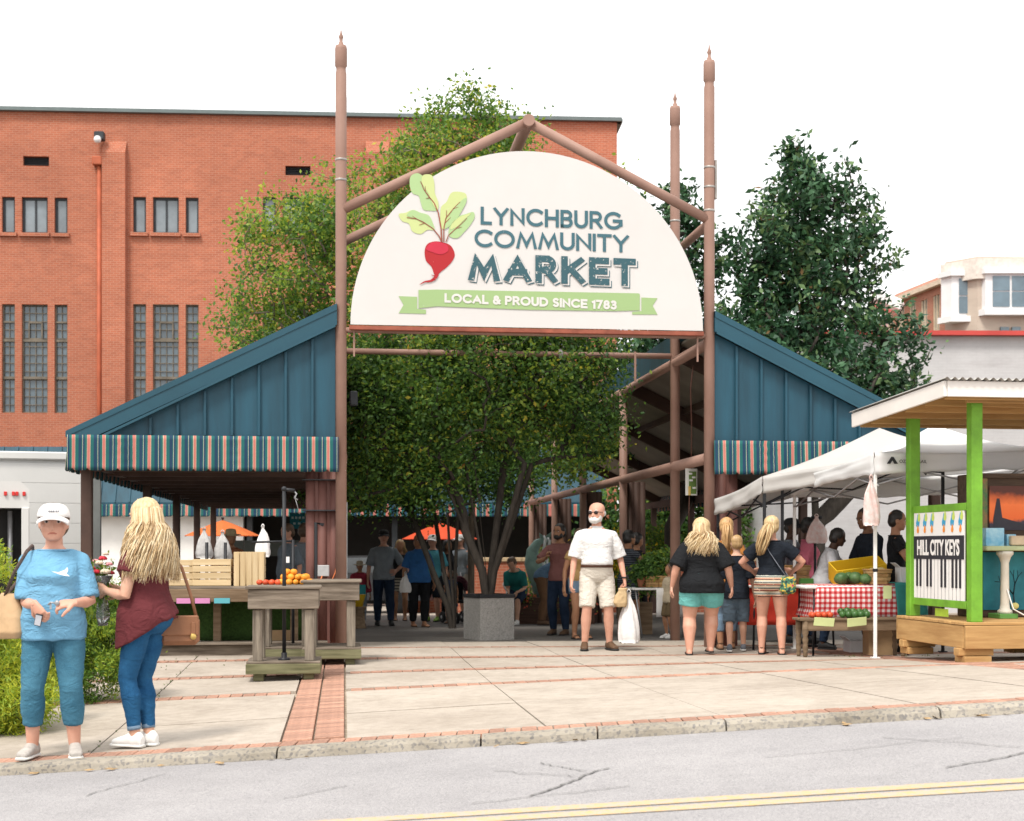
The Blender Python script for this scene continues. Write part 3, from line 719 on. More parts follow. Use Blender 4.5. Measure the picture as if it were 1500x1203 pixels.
M_TXT = speck('slate_print', '#3c626d', .675, 26); M_TXTD = speck('slate_print_worn', '#33565f', .61, 26); M_TXTW = mat('ribbon_text', (.60, .585, .56), .6, .02)
radish = thing('painted_beet', '', ''); bpy.data.objects.remove(radish)
L1 = [(602, 258), (612, 254), (622, 259), (632, 257), (636, 268), (637, 283), (642, 297), (641, 308), (630, 309), (620, 307), (616, 296), (613, 287), (604, 283), (600, 270)]
L2 = [(584, 314), (594, 312), (604, 308), (616, 312), (628, 316), (634, 327), (636, 337), (626, 337), (616, 343), (604, 339), (599, 328), (589, 324)]
L3 = [(646, 304), (654, 296), (660, 284), (668, 281), (682, 284), (683, 296), (676, 310), (668, 322), (658, 332), (648, 336), (645, 322)]
L4 = [(658, 333), (662, 324), (672, 317), (682, 314), (693, 311), (695, 319), (688, 331), (680, 340), (670, 349), (658, 346)]
flat('beet_leaf', L1, M_LFA, .004); flat('beet_leaf', L2, M_LFB, .004); flat('beet_leaf', L3, M_LFB, .004); flat('beet_leaf', L4, M_LFA, .006)
for hl, m in (([(620, 257), (632, 257), (636, 268), (637, 283), (642, 297), (641, 308), (634, 300), (628, 285), (618, 268)], M_LFB), ([(604, 308), (616, 312), (628, 316), (634, 327), (636, 337), (622, 326), (608, 320), (596, 316)], M_LFA), ([(682, 290), (683, 296), (676, 310), (668, 322), (658, 332), (650, 335), (660, 314), (672, 298)], M_LFA), ([(660, 336), (663, 326), (672, 319), (682, 315), (690, 313), (680, 322), (670, 332)], M_LFB)): flat('leaf_tone', hl, m, .0085)
vn = MB()
def vein(pts, w0, w1):
    P = [sp(*q) for q in pts]; n = len(P)
    for i in range(n-1):
        a, c = Vector(P[i]), Vector(P[i+1]); d = (c-a).normalized(); nr = Vector((-d.y, d.x)); wa = w0+(w1-w0)*i/(n-1); wc = w0+(w1-w0)*(i+1)/(n-1)
        q = [a-nr*wa/2, c-nr*wc/2, c+nr*wc/2, a+nr*wa/2]; vn.prism([tuple(x) for x in q], (0, SY-.0122, 0), (1, 0, 0), (0, 0, 1), (0, .003, 0))
vein([(647, 355), (646, 335), (642, 312), (636, 298), (628, 288), (621, 278), (616, 266)], .018, .008)
vein([(647, 355), (643, 346), (634, 335), (622, 327), (610, 321), (596, 319)], .014, .007); vein([(622, 327), (614, 330)], .008, .004); vein([(612, 322), (604, 317)], .008, .004)
vein([(650, 355), (650, 336), (653, 320), (664, 306), (674, 296)], .014, .006); vein([(652, 327), (660, 319)], .01, .005); vein([(654, 318), (654, 308)], .008, .004); vein([(664, 306), (671, 304)], .008, .004)
vein([(653, 355), (657, 345), (668, 335), (676, 328), (684, 320)], .012, .005); vein([(668, 335), (676, 333)], .007, .004); vein([(630, 290), (624, 291)], .012, .004); vein([(623, 280), (623, 273)], .008, .004)
vn.build('leaf_vein', M_VEIN, si)
flat('beet_root', [(622, 368), (626, 358), (636, 354), (648, 355), (660, 360), (666, 372), (663, 382), (654, 392), (645, 399), (640, 405), (636, 402), (632, 391), (624, 382)], M_BEET, .004)
flat('beet_top', [(624, 365), (632, 356), (644, 355), (655, 360), (656, 368), (646, 373), (634, 370)], M_BEET2, .0085)
vein2 = [(640, 402), (637, 408), (631, 412), (622, 413), (615, 417)]
vn = MB(); vein(vein2, .05, .006); vein([(637, 405), (632, 403)], .012, .005); vein([(634, 409), (638, 411)], .012, .005); vn.build('beet_tail', M_BEET, si)
flat('ribbon', [(613, 425), (620, 425), (640, 424.5), (772, 427), (935, 430), (937, 431), (937, 455), (900, 456), (772, 454), (640, 449), (613, 452)], M_RIB, .006, curve=False)
flat('ribbon_tail', [(584, 434), (611, 435), (611, 452.5), (624, 454), (624, 460), (584, 459), (591, 447)], M_RIB, .003, curve=False)
flat('ribbon_tail', [(939.5, 436), (963, 437), (956, 448), (963, 461), (926, 461), (926, 457), (939.5, 456)], M_RIB, .003, curve=False)
def lettering(txt, pxl, pxr, pyt, pyb, m, lift, name='lettering', offset=0., spacing=1., dx=0., dz=0.):
    """line of text fitted between photo columns and rows on the sign"""
    me = text_mesh(txt, 1., .0, offset, 'LEFT', spacing); co = np.empty(len(me.vertices)*3); me.vertices.foreach_get('co', co); co = co.reshape(-1, 3)
    mn, mx = co.min(0), co.max(0); a = sp(pxl, pyb); b = sp(pxr, pyt)
    co[:, 0] = a[0]+(co[:, 0]-mn[0])/(mx[0]-mn[0])*(b[0]-a[0])+dx; z = sp(pxl, pyb)[1]+(co[:, 1]-mn[1])/(mx[1]-mn[1])*(b[1]-a[1])+dz
    tilt = (co[:, 0]-a[0])*0.0
    co2 = np.stack([co[:, 0], np.full(len(co), SY-lift), z+tilt], 1); me.vertices.foreach_set('co', co2.ravel()); me.materials.clear(); me.materials.append(m); me.update()
    o = add_mesh(name, me, si); md = o.modifiers.new('depth', 'SOLIDIFY'); md.thickness = .003; md.offset = 1; return o
# stroke letters for the sign, drawn with even round-less strokes
SG = {'L': [[(0, 1), (0, 0), (.5, 0)]], 'Y': [[(0, 1), (.37, .48), (.74, 1)], [(.37, .48), (.37, 0)]], 'N': [[(0, 0), (0, 1), (.7, 0), (.7, 1)]],
      'C': [('arc', .5, .5, .5, 48, 312)], 'H': [[(0, 0), (0, 1)], [(.68, 0), (.68, 1)], [(0, .5), (.68, .5)]],
      'B': [[(0, 0), (0, 1), (.3, 1)], ('arc', .3, .755, .245, -90, 90), [(.3, .51), (0, .51)], ('arc', .32, .255, .255, -90, 90), [(.32, 0), (0, 0)]],
      'U': [[(0, 1), (0, .33)], ('arc', .33, .33, .33, 180, 360), [(.66, .33), (.66, 1)]], 'R': [[(0, 0), (0, 1), (.32, 1)], ('arc', .32, .735, .265, -90, 90), [(.32, .47), (0, .47)], [(.3, .47), (.62, 0)]],
      'G': [('arc', .5, .5, .5, 48, 335), [(.55, .48), (.97, .48), (.97, .22)]], 'O': [('arc', .5, .5, .5, 0, 360)], 'M': [[(0, 0), (.17, 1), (.5, .12), (.83, 1), (1., 0)]],
      'I': [[(0, 0), (0, 1)]], 'T': [[(0, 1), (.66, 1)], [(.33, 1), (.33, 0)]], 'A': [[(0, 0), (.42, 1), (.84, 0)], [(.16, .32), (.68, .32)]],
      'K': [[(0, 0), (0, 1)], [(.66, 1), (.04, .42)], [(.24, .58), (.7, 0)]], 'E': [[(.56, 1), (0, 1), (0, 0), (.58, 0)], [(0, .5), (.5, .5)]],
      'P': [[(0, 0), (0, 1), (.32, 1)], ('arc', .32, .74, .26, -90, 90), [(.32, .48), (0, .48)]], 'D': [[(0, 0), (0, 1), (.3, 1)], ('arc', .3, .5, .5, -90, 90), [(.3, 0), (0, 0)]],
      'S': [('arc', .29, .75, .25, 40, 270), ('arc', .29, .25, .25, 90, -140)], '&': [('arc', .3, .78, .2, -40, 230), [(.16, .66), (.68, 0)], ('arc', .28, .27, .27, 120, 330), [(.5, .15), (.68, .42)]],
      '1': [[(0, .82), (.2, 1), (.2, 0)]], '7': [[(0, 1), (.55, 1), (.2, 0)]], '8': [('arc', .28, .76, .23, 0, 360), ('arc', .28, .27, .27, 0, 360)], '3': [('arc', .25, .76, .23, 140, -90), ('arc', .25, .27, .27, 90, -140)]}
SWID = {'L': .5, 'Y': .74, 'N': .7, 'C': .86, 'H': .68, 'B': .57, 'U': .66, 'R': .62, 'G': .98, 'O': 1., 'M': 1., 'I': 0., 'T': .66, 'A': .84, 'K': .7, 'E': .57, 'P': .58, 'D': .8, 'S': .56, '&': .7, '1': .2, '7': .55, '8': .55, '3': .5}
def strokes_mesh(txt, x0, x1, z0, z1, tw, m, lift, name, dep=.003, gap=.3, dx=0., dz=0., slope=0.):
    """stroke lettering: centre lines laid between x0..x1 / z0..z1 with stroke width tw"""
    adv = 0; lay = []
    for ch in txt:
        if ch == ' ': adv += .45; continue
        lay.append((ch, adv)); adv += SWID[ch]+gap
    tot = adv-gap; H = z1-z0-tw; Wd = x1-x0-tw; sx = Wd/tot
    b = MB(); layer = 0
    for ch, a in lay:
        for st in SG[ch]:
            if isinstance(st, tuple): _, cx, cy, r, d0, d1 = st; n = max(6, int(abs(d1-d0)/14)); st = [(cx+r*math.cos(R(d0+(d1-d0)*i/n)), cy+r*math.sin(R(d0+(d1-d0)*i/n))) for i in range(n+1)]
            P = [Vector((x0+tw/2+(a+p[0])*sx, z0+tw/2+p[1]*H)) for p in st]; n = len(P); closed = (P[0]-P[-1]).length < 1e-4
            le, ri = [], []
            for i in range(n):
                if closed: pa, pb = P[(i-1) % (n-1)], P[(i+1) % (n-1)] if i < n-1 else P[1]
                else: pa, pb = P[max(i-1, 0)], P[min(i+1, n-1)]
                d1 = (P[i]-pa).normalized() if (P[i]-pa).length > 1e-6 else (pb-P[i]).normalized(); d2 = (pb-P[i]).normalized() if (pb-P[i]).length > 1e-6 else d1
                nr = Vector((-(d1+d2).y, (d1+d2).x)); nr = nr.normalized() if nr.length > 1e-4 else Vector((-d1.y, d1.x))
                k = 1/max(.38, nr.dot(Vector((-d1.y, d1.x)))); q = P[i].copy()
                if not closed and i in (0, n-1): q = q+(d1*-1 if i == 0 else d1)*(tw/2)
                le.append(q+nr*(tw/2*k)); ri.append(q-nr*(tw/2*k))
            off = layer % 4*.0004; layer += 1
            vs = []
            for p, q in zip(le, ri):
                for s_ in (p, q):
                    for y in (SY-lift-off, SY-lift-dep-off): vs.append((s_.x+dx, y, min(max(s_.y, z0), z1)+dz+slope*(s_.x-x0)))
            fs = []
            for i in range(n-1):
                o = 4*i; fs += [(o+1, o+5, o+7, o+3), (o, o+2, o+6, o+4), (o, o+4, o+5, o+1), (o+2, o+3, o+7, o+6)]
            fs += [(0, 1, 3, 2), (4*n-4, 4*n-2, 4*n-1, 4*n-3)]; b.add(vs, fs, False)
    return b.build(name, m, si)
def srow(txt, pxl, pxr, pyt, pyb, twpx, m, lift, name='lettering', **kw):
    a = sp(pxl, pyb); b_ = sp(pxr, pyt+(0)); tw = twpx/117.; return strokes_mesh(txt, a[0], b_[0], a[1], a[1]+(pyb-pyt)/117.3, tw, m, lift, name, **kw)
srow('LYNCHBURG', 704, 912, 303, 329, 4.6, M_TXT, .004, slope=-.012)
srow('COMMUNITY', 695, 921, 336, 362, 4.6, M_TXT, .004, slope=-.012, gap=.26)
# MARKET: heavy letters with an offset outline
for dxp, dzp, tw, m, lf, nm in ((3.6, -3.2, 9.8, M_TXT, .003, 'letter_shadow'), (2.2, -1.9, 10.4, M_SIGN, .008, 'letter_gap'), (0, 0, 9.6, M_TXTD, .013, 'lettering')):
    srow('MARKET', 686, 931, 371, 411.5, tw, m, lf, nm, dx=dxp/117., dz=dzp/117., slope=-.012, gap=.44)
srow('LOCAL & PROUD SINCE 1783', 651, 903, 430, 443.5, 3.3, M_TXTW, .0105, 'lettering', gap=.34, slope=-.022)

# ---- sheds
EZ, HZ = 2.62, 4.2                                   # eave height and high edge height
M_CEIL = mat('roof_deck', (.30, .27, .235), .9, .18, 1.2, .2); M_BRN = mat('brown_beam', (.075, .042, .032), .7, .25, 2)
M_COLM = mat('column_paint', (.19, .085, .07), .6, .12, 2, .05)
LEN = 18.2
def shed(side, label):
    s_ = side; t = thing('market_shed', label, 'shed', mk(0, 0), R(A_M), 'market sheds')
    ui, uo = 2.40, 5.58                              # high inner edge and low eave
    X = lambda u: s_*u
    # gable wall with raised seams
    sl_ = (HZ-EZ)/(uo-ui)
    b = MB(); b.prism([(X(ui), EZ+.0), (X(ui), HZ-.22), (X(uo-.42), EZ)], (0, .0, 0), (1, 0, 0), (0, 0, 1), (0, .05, 0)); b.build('gable_panel', M_BLUE, t)
    for i in range(9):
        u = ui+.28+i*.325; zt_ = HZ-.23-(u-ui)*sl_*1.02
        if zt_ > EZ+.1:
            b = MB(); b.box((X(u), -.028, (EZ+zt_)/2+.004), (.035, .04, zt_-EZ), .006); b.build('seam', M_BLUE, t)
    b = MB(); b.prism([(X(ui-.02), HZ+.06), (X(ui-.02), HZ-.2), (X(uo-.35), EZ-.0), (X(uo+.02), EZ-.02), (X(uo+.02), EZ+.04)], (0, -.1, 0), (1, 0, 0), (0, 0, 1), (0, .099, 0)); b.build('rake_fascia', M_BLUE2, t)
    b = MB(); b.bar((X(ui), -.112, HZ-.215), (X(uo-.4), -.112, EZ-.012), .03, .03); b.build('trim', M_BLUE2, t)
    # roof
    b = MB(); b.prism([(X(ui-.02), HZ+.06), (X(uo+.04), EZ+.04), (X(uo+.04), EZ-.03), (X(ui-.02), HZ-.02)], (0, -.11, 0), (1, 0, 0), (0, 0, 1), (0, LEN+.2, 0))
    b.build('roof', [M_BLUE2], t)
    b = MB(); b.prism([(X(ui+.03), HZ-.045), (X(uo), EZ-.04), (X(uo), EZ-.07), (X(ui+.03), HZ-.075)], (0, .06, 0), (1, 0, 0), (0, 0, 1), (0, LEN-.1, 0)); b.build('roof_deck', M_CEIL, t)
    v = .12; 
    while v < LEN:
        b = MB(); b.bar((X(ui+.02), v, HZ-.2), (X(uo), v, EZ-.17), .1, .2, 0, (0, 0, 1)); b.build('rafter', M_BRN, t); v += 1.9 if v < 1 else 3.87
    for u in (3.4, 4.5):
        b = MB(); z = HZ-.13-(u-ui)*sl_; b.bar((X(u), .1, z-.02), (X(u), LEN, z-.02), .06, .1); b.build('purlin', M_BRN, t)
    # high side: blue fascia over a long brown tube, eave beam at the low side
    b = MB(); b.box((X(ui-.03), LEN/2+1.0, HZ-.13), (.05, LEN-2, .42)); b.build('clerestory_fascia', M_BLUE, t)
    b = MB(); b.tube([(X(ui-.07), 0.05, 3.86), (X(ui-.07), LEN, 3.86)], .065, 12); b.build('top_tube', M_POLE, t)
    b = MB(); b.tube([(X(ui-.07), 0.05, 2.40), (X(ui-.07), LEN, 2.40)], .075, 12); b.build('lower_tube', M_POLE, t)
    b = MB(); b.bar((X(uo-.15), 0.05, EZ-.28), (X(uo-.15), LEN, EZ-.28), .1, .16); b.build('eave_beam', M_BRN, t)
    b = MB(); b.bar((X(ui+.2), .12, 2.33), (X(uo-.2), .12, 2.33), .08, .2); b.build('front_beam', M_BRN, t)
    # valances
    awning('front_valance', t, min(X(ui-.04), X(uo+.02)), max(X(ui-.04), X(uo+.02)), EZ-.005, EZ-.43, .1785, .03, y=-.13, phase=.0 if s_ < 0 else .12, seed=3, nper=14)
    sv = awning('side_valance', t, 0, LEN, EZ-.005, EZ-.43, .1785, .03, y=0, seed=4, nper=5); sv.location = (X(uo+.03), 0 if s_ > 0 else LEN, 0); sv.rotation_euler = (0, 0, R(90 if s_ > 0 else -90)); 
    if s_ < 0: sv.location = (X(uo+.03), LEN, 0)
    # columns: paired pipes with a web, along the inner and outer lines
    for j, v in enumerate((.2, 5.65, 9.7, 13.5, 17.4)):
        zb = mg(X(ui), v)-.04; b = MB(); u = ui+.16
        for du in (-.15, .0, .15): b.tube([(X(u+du*(.98 if j == 0 else .7)), v+.05, zb), (X(u+du*(.98 if j == 0 else .7)), v+.05, 2.36)], .062 if j == 0 else .05, 12)
        b.box((X(u), v+.05, (zb+2.36)/2), (.3 if j == 0 else .2, .05, 2.36-zb)); co = b.build('column', M_COLM if j == 0 else M_BRN, t)  # inner columns take the beam brown: their shade is put into the colour
        if j: b = MB(); b.tube([(X(ui-.07), v, zb), (X(ui-.07), v, 3.86)], .068, 12); b.build('pole', M_POLE, t)
        b = MB(); zb = mg(X(uo), v)-.04; b.box((X(uo-.15), v+.05, (zb+EZ-.3)/2), (.13, .13, EZ-.3-zb), .01); b.build('eave_post', M_BRN, t)
    return t
shL = shed(-1, 'left market shed with blue metal gable and striped valance'); shR = shed(1, 'right market shed with blue metal gable behind the white tents')
# bands, box and cord on the left column
b = MB()
for z in (2.1, 1.72): b.box((-2.56, .17, z), (.5, .2, .012))
b.build('column_strap', M_FRAME, shL)
b = MB(); b.box((-2.56, .1, .97), (.17, .06, .14), .008); b.build('outlet_box', mat('steel_grey', (.42, .42, .42), .5), shL)
b = MB(); b.tube([(-2.56, .08, .92), (-2.6, .05, .8), (-2.5, .03, .72), (-2.4, .03, .95), (-2.34, .05, 1.3)], .008, 6); b.build('power_cord', mat('orange_cord', (.75, .22, .08), .5), shL)
b = MB(); b.box((-2.27, .35, 1.35), (.035, .6, .95), .004); b.build('notice_case', mat('alu_grey', (.4, .42, .43), .4), shL)
v = .9
while v < LEN:
    b = MB(); b.box((-3.98, v, 2.34), (3.0, .09, .22)); b.build('tie_beam', M_BRN, shL); v += 1.2
# hanging strip lights and dark cross members seen under the left roof
# hanging poster and rope between right poles
po = thing('hanging_poster', 'green and white vertical market poster hanging between the brown poles', 'poster', mk(2.33, .95, 0), R(A_M+14))
b = MB(); b.box((0, 0, 2.14), (.17, .012, .36)); b.build('sheet', mat('poster_white', (.7, .7, .66), .6, .03), po)
b = MB(); b.box((.015, -.009, 2.13), (.11, .006, .3)); b.build('print', mat('poster_green', (.12, .20, .05), .6, .1), po)
b = MB(); b.box((-.035, -.014, 2.02), (.035, .004, .12)); b.build('print', mat('poster_yellow', (.6, .42, .12), .6, .1), po)
for z, xx in ((2.2, .03), (2.16, -.01), (2.06, .035), (2.25, -.02)):
    b = MB(); b.box((xx, -.0145, z), (.05, .004, .024)); b.build('print', mat('poster_white2', (.72, .72, .7)), po)
b = MB(); b.tube([(0, 0, 2.32), (.005, 0, 2.9), (-.01, 0, 3.4), (.03, 0, 3.7)], .008, 6); b.tube([(-.03, 0, 1.96), (-.035, 0, 1.75), (-.03, 0, 1.5)], .005, 5); b.build('rope', mat('rope_brown', (.12, .05, .035)), po)
# ================================================================== trees and shrubs
def leaf_mat(name, col, tr=.35, var=.25):
    if name in MATS: return MATS[name]
    m = bpy.data.materials.new(name); m.use_nodes = True; t = m.node_tree; t.nodes.clear(); N, L = t.nodes.new, t.links.new
    o = N('ShaderNodeOutputMaterial'); p = N('ShaderNodeBsdfPrincipled'); p.inputs['Roughness'].default_value = .5; p.inputs['Specular IOR Level'].default_value = .3
    tl = N('ShaderNodeBsdfTranslucent'); mx = N('ShaderNodeMixShader'); mx.inputs[0].default_value = tr
    tc = N('ShaderNodeTexCoord'); c = ramp(N, L, nz(N, L, tc.outputs['Object'], 1.7, 3), [(.3, tuple(x*(1-var) for x in col)), (.7, tuple(x*(1+var) for x in col))])
    L(c, p.inputs['Base Color']); L(mixc(N, L, .5, c, (col[0]*1.6, col[1]*1.5, col[2]*.7)), tl.inputs['Color'])
    L(p.outputs[0], mx.inputs[1]); L(tl.outputs[0], mx.inputs[2]); L(mx.outputs[0], o.inputs[0]); MATS[name] = m; return m
def bark(name, col): return mat(name, col, .9, .35, 5, .8, 18, stretch=(3, 3, .5), dist=.01)
def grow(seed, stems, targets, twig=.006, rmax=.09, expo=2.3, bend=.12):
    """skeleton that reaches every target: returns tube list and the twig ends with their directions"""
    rr = random.Random(seed); P = []; par = []; 
    for st in stems:
        prev = -1
        for i, p in enumerate(st): P.append(Vector(p)); par.append(prev); prev = len(P)-1
    base = Vector(stems[0][0]); tg = sorted([Vector(t) for t in targets], key=lambda t: (t-base).length)
    arr = np.array([tuple(p) for p in P]); ends = []
    for t in tg:
        d = np.linalg.norm(arr-np.array(t), axis=1); pen = np.maximum(0, arr[:, 2]-t.z)*1.6       # branches climb
        hb = np.abs(arr[:, 2]-base.z) < .25; k = int(np.argmin(d+pen+hb*2.)); a = P[k]; dist = (t-a).length
        n = max(2, min(7, int(dist/.28)+1)); prev = k; off = Vector((rr.gauss(0, 1), rr.gauss(0, 1), rr.gauss(0, .6)))*bend*dist; new = []
        for i in range(1, n+1):
            f = i/n; q = a.lerp(t, f)+off*math.sin(math.pi*f)+Vector((0, 0, .10*dist*math.sin(math.pi*f)))
            P.append(q); par.append(prev); prev = len(P)-1; new.append(tuple(q))
        arr = np.vstack([arr, new]); ends.append((prev, (t-P[par[prev]]).normalized()))
    n = len(P); w = [0.]*n
    for e, _ in ends: w[e] = 1.
    for i in range(n-1, -1, -1):
        if par[i] >= 0: w[par[i]] += w[i]
    wm = max(w); rad = [max(twig, rmax*(x/wm)**(1/expo)) if x else twig for x in w]
    kids = {}
    for i in range(n): kids.setdefault(par[i], []).append(i)
    chains = []; stack = [(i, [i]) for i in kids.get(-1, [])]
    while stack:
        i, ch = stack.pop(); ks = kids.get(i, [])
        if not ks: chains.append(ch); continue
        ks = sorted(ks, key=lambda k: -w[k]); stack.append((ks[0], ch+[ks[0]]))
        for k in ks[1:]: stack.append((k, [i, k]))
    return P, rad, chains, [(P[e], d) for e, d in ends]
def tubes(P, rad, chains, n=6, flare=None):
    b = MB()
    for ch in chains:
        if len(ch) < 2: continue
        rs = [rad[k] for k in ch]; rs[0] = min(rs[0], rs[1]*1.15); b.tube([P[k] for k in ch], rs, n if max(rs) > .02 else 4, cap=False)
    return b
def leaves(rng, centres, dirs, per, spread, length, aspect, nm, probs, droop=.2, up=.6, along=0.3, twist=1.):
    """many leaf faces around twig ends; returns verts, quads, material index"""
    C = np.repeat(np.array(centres), per, 0); D = np.repeat(np.array(dirs), per, 0); n = len(C)
    pos = C+rng.normal(0, 1, (n, 3))*np.array([spread, spread, spread*.75])-D*rng.random((n, 1))*along
    ax = rng.normal(0, 1, (n, 3))+D*.8; ax[:, 2] -= droop; ax /= np.linalg.norm(ax, axis=1, keepdims=True)
    nr = rng.normal(0, twist, (n, 3)); nr[:, 2] += up; nr -= ax*(nr*ax).sum(1, keepdims=True); nr /= np.linalg.norm(nr, axis=1, keepdims=True)+1e-9
    sd = np.cross(ax, nr); L = (length*rng.uniform(.65, 1.25, (n, 1))); Wd = L*aspect
    bend = nr*L*.12
    v = np.stack([pos, pos+ax*L*.5+sd*Wd*.5-bend*.4, pos+ax*L-bend, pos+ax*L*.5-sd*Wd*.5-bend*.4], 1).reshape(-1, 3)
    q = np.arange(n*4).reshape(-1, 4); cl = np.repeat(rng.random(len(centres)), per)   # whole clusters lean to one tone
    r = .6*cl+.4*rng.random(n); cp = np.cumsum(probs)/sum(probs); mi = np.searchsorted(cp, r).clip(0, nm-1); return v, q, mi
def lump_points(rng, lumps, n, shell=.55):
    """points inside ellipsoid lumps (cx,cy,cz,rx,ry,rz,weight), crowded towards their surfaces"""
    w = np.array([l[6] for l in lumps]); w = w/w.sum(); out = []
    for l, k in zip(lumps, rng.multinomial(n, w)):
        d = rng.normal(0, 1, (k, 3)); d /= np.linalg.norm(d, axis=1, keepdims=True); r = (shell+(1-shell)*rng.random((k, 1))**.7)
        wob = 1+.28*np.array([[noise.noise(Vector(x)*1.9+Vector((l[0], l[1], l[2])))] for x in d])
        out.append(np.array(l[:3])+d*r*wob*np.array(l[3:6]))
    return np.vstack(out)
def tree(name, label, loc, stems, lumps, ntar, per, spread, llen, asp, lmats, probs, bk, seed, rmax, group=None, cat='tree', shell=.5, twig=.005, **kw):
    rng = np.random.default_rng(seed); t = thing(name, label, cat, loc, 0, group)
    tg = lump_points(rng, lumps, ntar, shell); P, rad, ch, ends = grow(seed, stems, [tuple(x) for x in tg], twig, rmax)
    tubes(P, rad, ch, 8).build('trunk', bk, t)
    C = [tuple(p) for p, d in ends]; D = [tuple(d) for p, d in ends]
    v, q, mi = leaves(rng, C, D, per, spread, llen, asp, len(lmats), probs, **kw)
    add_mesh('crown', np_mesh('crown', v, q, lmats, False, mi), t); return t
LM = [leaf_mat('myrtle_dark', (.042, .098, .028), .42), leaf_mat('myrtle_mid', (.095, .19, .040), .42), leaf_mat('myrtle_light', (.24, .33, .05), .45), leaf_mat('myrtle_gold', (.48, .42, .06), .45), leaf_mat('myrtle_orange', (.30, .11, .03), .4)]
BK = bark('myrtle_bark', (.16, .125, .095)); BKD = bark('dark_bark', (.045, .037, .030))
def fan(n, r0, z0, z1, sp, seed, lean=(0, 0)):
    rr = random.Random(seed); out = []
    for i in range(n):
        a = 2*math.pi*(i+.5*rr.random())/n; dx, dy = math.cos(a), math.sin(a); s_ = sp*rr.uniform(.55, 1.1)
        out.append([(dx*r0*.3, dy*r0*.3, z0-.1), (dx*r0+lean[0]*.1, dy*r0, z0+.35), (dx*(r0+s_*.4)+lean[0]*.5, dy*(r0+s_*.4)+lean[1]*.5, z0+(z1-z0)*.5), (dx*(r0+s_)+lean[0], dy*(r0+s_)+lean[1], z1)])
    return out
# crape myrtle in the stone planter
pA = (XW(716, 20.5), 20.5, zg(-.3, 20.5))
tree('myrtle_tree', 'crape myrtle with several stems growing in the granite planter under the sign', pA, fan(6, .09, .62, 2.5, .62, 3),
     [(-1.3, .2, 3.6, 1.15, 1.1, .85, 1.4), (.0, -.3, 4.1, 1.2, 1.1, 1.0, 1.5), (1.1, .1, 3.75, 1.0, 1.0, .95, 1.2), (-.5, .3, 5.2, 1.6, 1.2, 1.2, 1.4), (1.0, .4, 5.2, 1.1, 1.0, 1.0, .9), (-.3, .2, 3.0, 1.2, .9, .5, .6), (1.5, .0, 3.0, .5, .5, .5, .35), (-1.7, .3, 2.7, .7, .8, .75, .8), (-1.9, .2, 3.8, .6, .7, .9, .6), (-.9, .0, 2.5, .6, .6, .4, .35)],
     950, 62, .16, .076, .55, LM, (.36, .36, .20, .06, .02), BKD, 21, .06, shell=.35, group='crape myrtles in the market lane')  # dark bark here: shade under the crown is put into the stem colour
# taller one behind, showing above the sign and over the left roof
pB = (XW(690, 26.5), 26.5, zg(0, 26.5))
tree('myrtle_tree', 'tall golden green crape myrtle rising behind the arch sign', pB, [[(0, 0, -.1), (0, 0, 1.4), (.02, 0, 2.6)], [(.02, 0, 2.6), (-.5, .1, 3.7), (-1.2, .2, 5.)], [(.02, 0, 2.6), (.5, -.1, 3.9), (.9, 0, 5.2)], [(0, 0, 2.6), (0, .2, 4.), (.1, .3, 6.)]],
     [(-3.3, 0, 6.9, 1.25, 1.2, 1.3, 1.2), (-2.0, .2, 7.4, 1.5, 1.3, 1.3, 1.2), (-.3, 0, 8.1, 1.5, 1.2, 1.35, 1.3), (.6, 0, 8.5, .9, .9, 1.1, .6), (1.5, 0, 7.5, 1.3, 1.2, 1.2, 1.), (-.1, 0, 9.5, .5, .5, .6, .25), (.75, 0, 9.2, .5, .4, .5, .2), (-.9, 0, 9.0, .5, .4, .5, .2), (-3.4, .2, 5.5, 1.4, 1., .65, .8), (-1.5, .3, 5.6, 1.5, 1.2, .9, .9), (.6, .2, 6.0, 1.8, 1.3, 1.1, .9), (1.2, 0, 4.2, 1.2, 1., .8, .6), (-1.7, -.3, 3.5, 1.3, 1., .75, .8), (1.6, -.2, 3.4, 1.2, 1., .7, .7), (0, .4, 3.6, 1.2, .9, .7, .6)],
     1050, 54, .20, .092, .58, LM, (.13, .36, .36, .13, .02), BK, 22, .085, shell=.4, group='crape myrtles in the market lane')
pD = (XW(664, 25.), 25., zg(0, 25.))
tree('myrtle_tree', 'dark leaning crape myrtle low over the shoppers at the left of the lane', pD, fan(4, .06, 0, 2.0, .45, 9, (-.3, 0)),
     [(-1.3, 0, 2.65, 1.1, 1., .65, 1.6), (-2.0, .2, 2.55, .7, .8, .55, 1.0), (.9, .3, 2.8, .9, .9, .6, .9), (-.2, .2, 2.7, 1.1, 1., .8, 1.), (-1.3, .2, 4.0, .9, 1., .8, .9), (.1, 0, 4.2, 1., 1., .8, .8)], 560, 62, .17, .075, .55, LM, (.45, .37, .14, .04, 0), BKD, 23, .05, shell=.3, group='crape myrtles in the market lane')
MG = [leaf_mat('magnolia_dark', (.024, .066, .034), .12), leaf_mat('magnolia_mid', (.045, .112, .050), .15), leaf_mat('magnolia_light', (.13, .21, .085), .2), leaf_mat('magnolia_rust', (.15, .085, .03), .15)]
def cone(x, y, z0, z1, r, n, rng_seed, skew=0.):
    rr = random.Random(rng_seed); out = []
    for i in range(n):
        f = i/(n-1); z = z0+(z1-z0)*f; rad = r*(1-f)**.62*(.8+.2*math.sin(f*9)) + .35; a = i*2.4
        out.append((x+rad*.55*math.cos(a)+skew*f, y+rad*.55*math.sin(a)*.8, z, rad*.62, rad*.62, .62, rad+.2))
    return out
pE = (XW(1195, 30), 30., zg(6, 30))
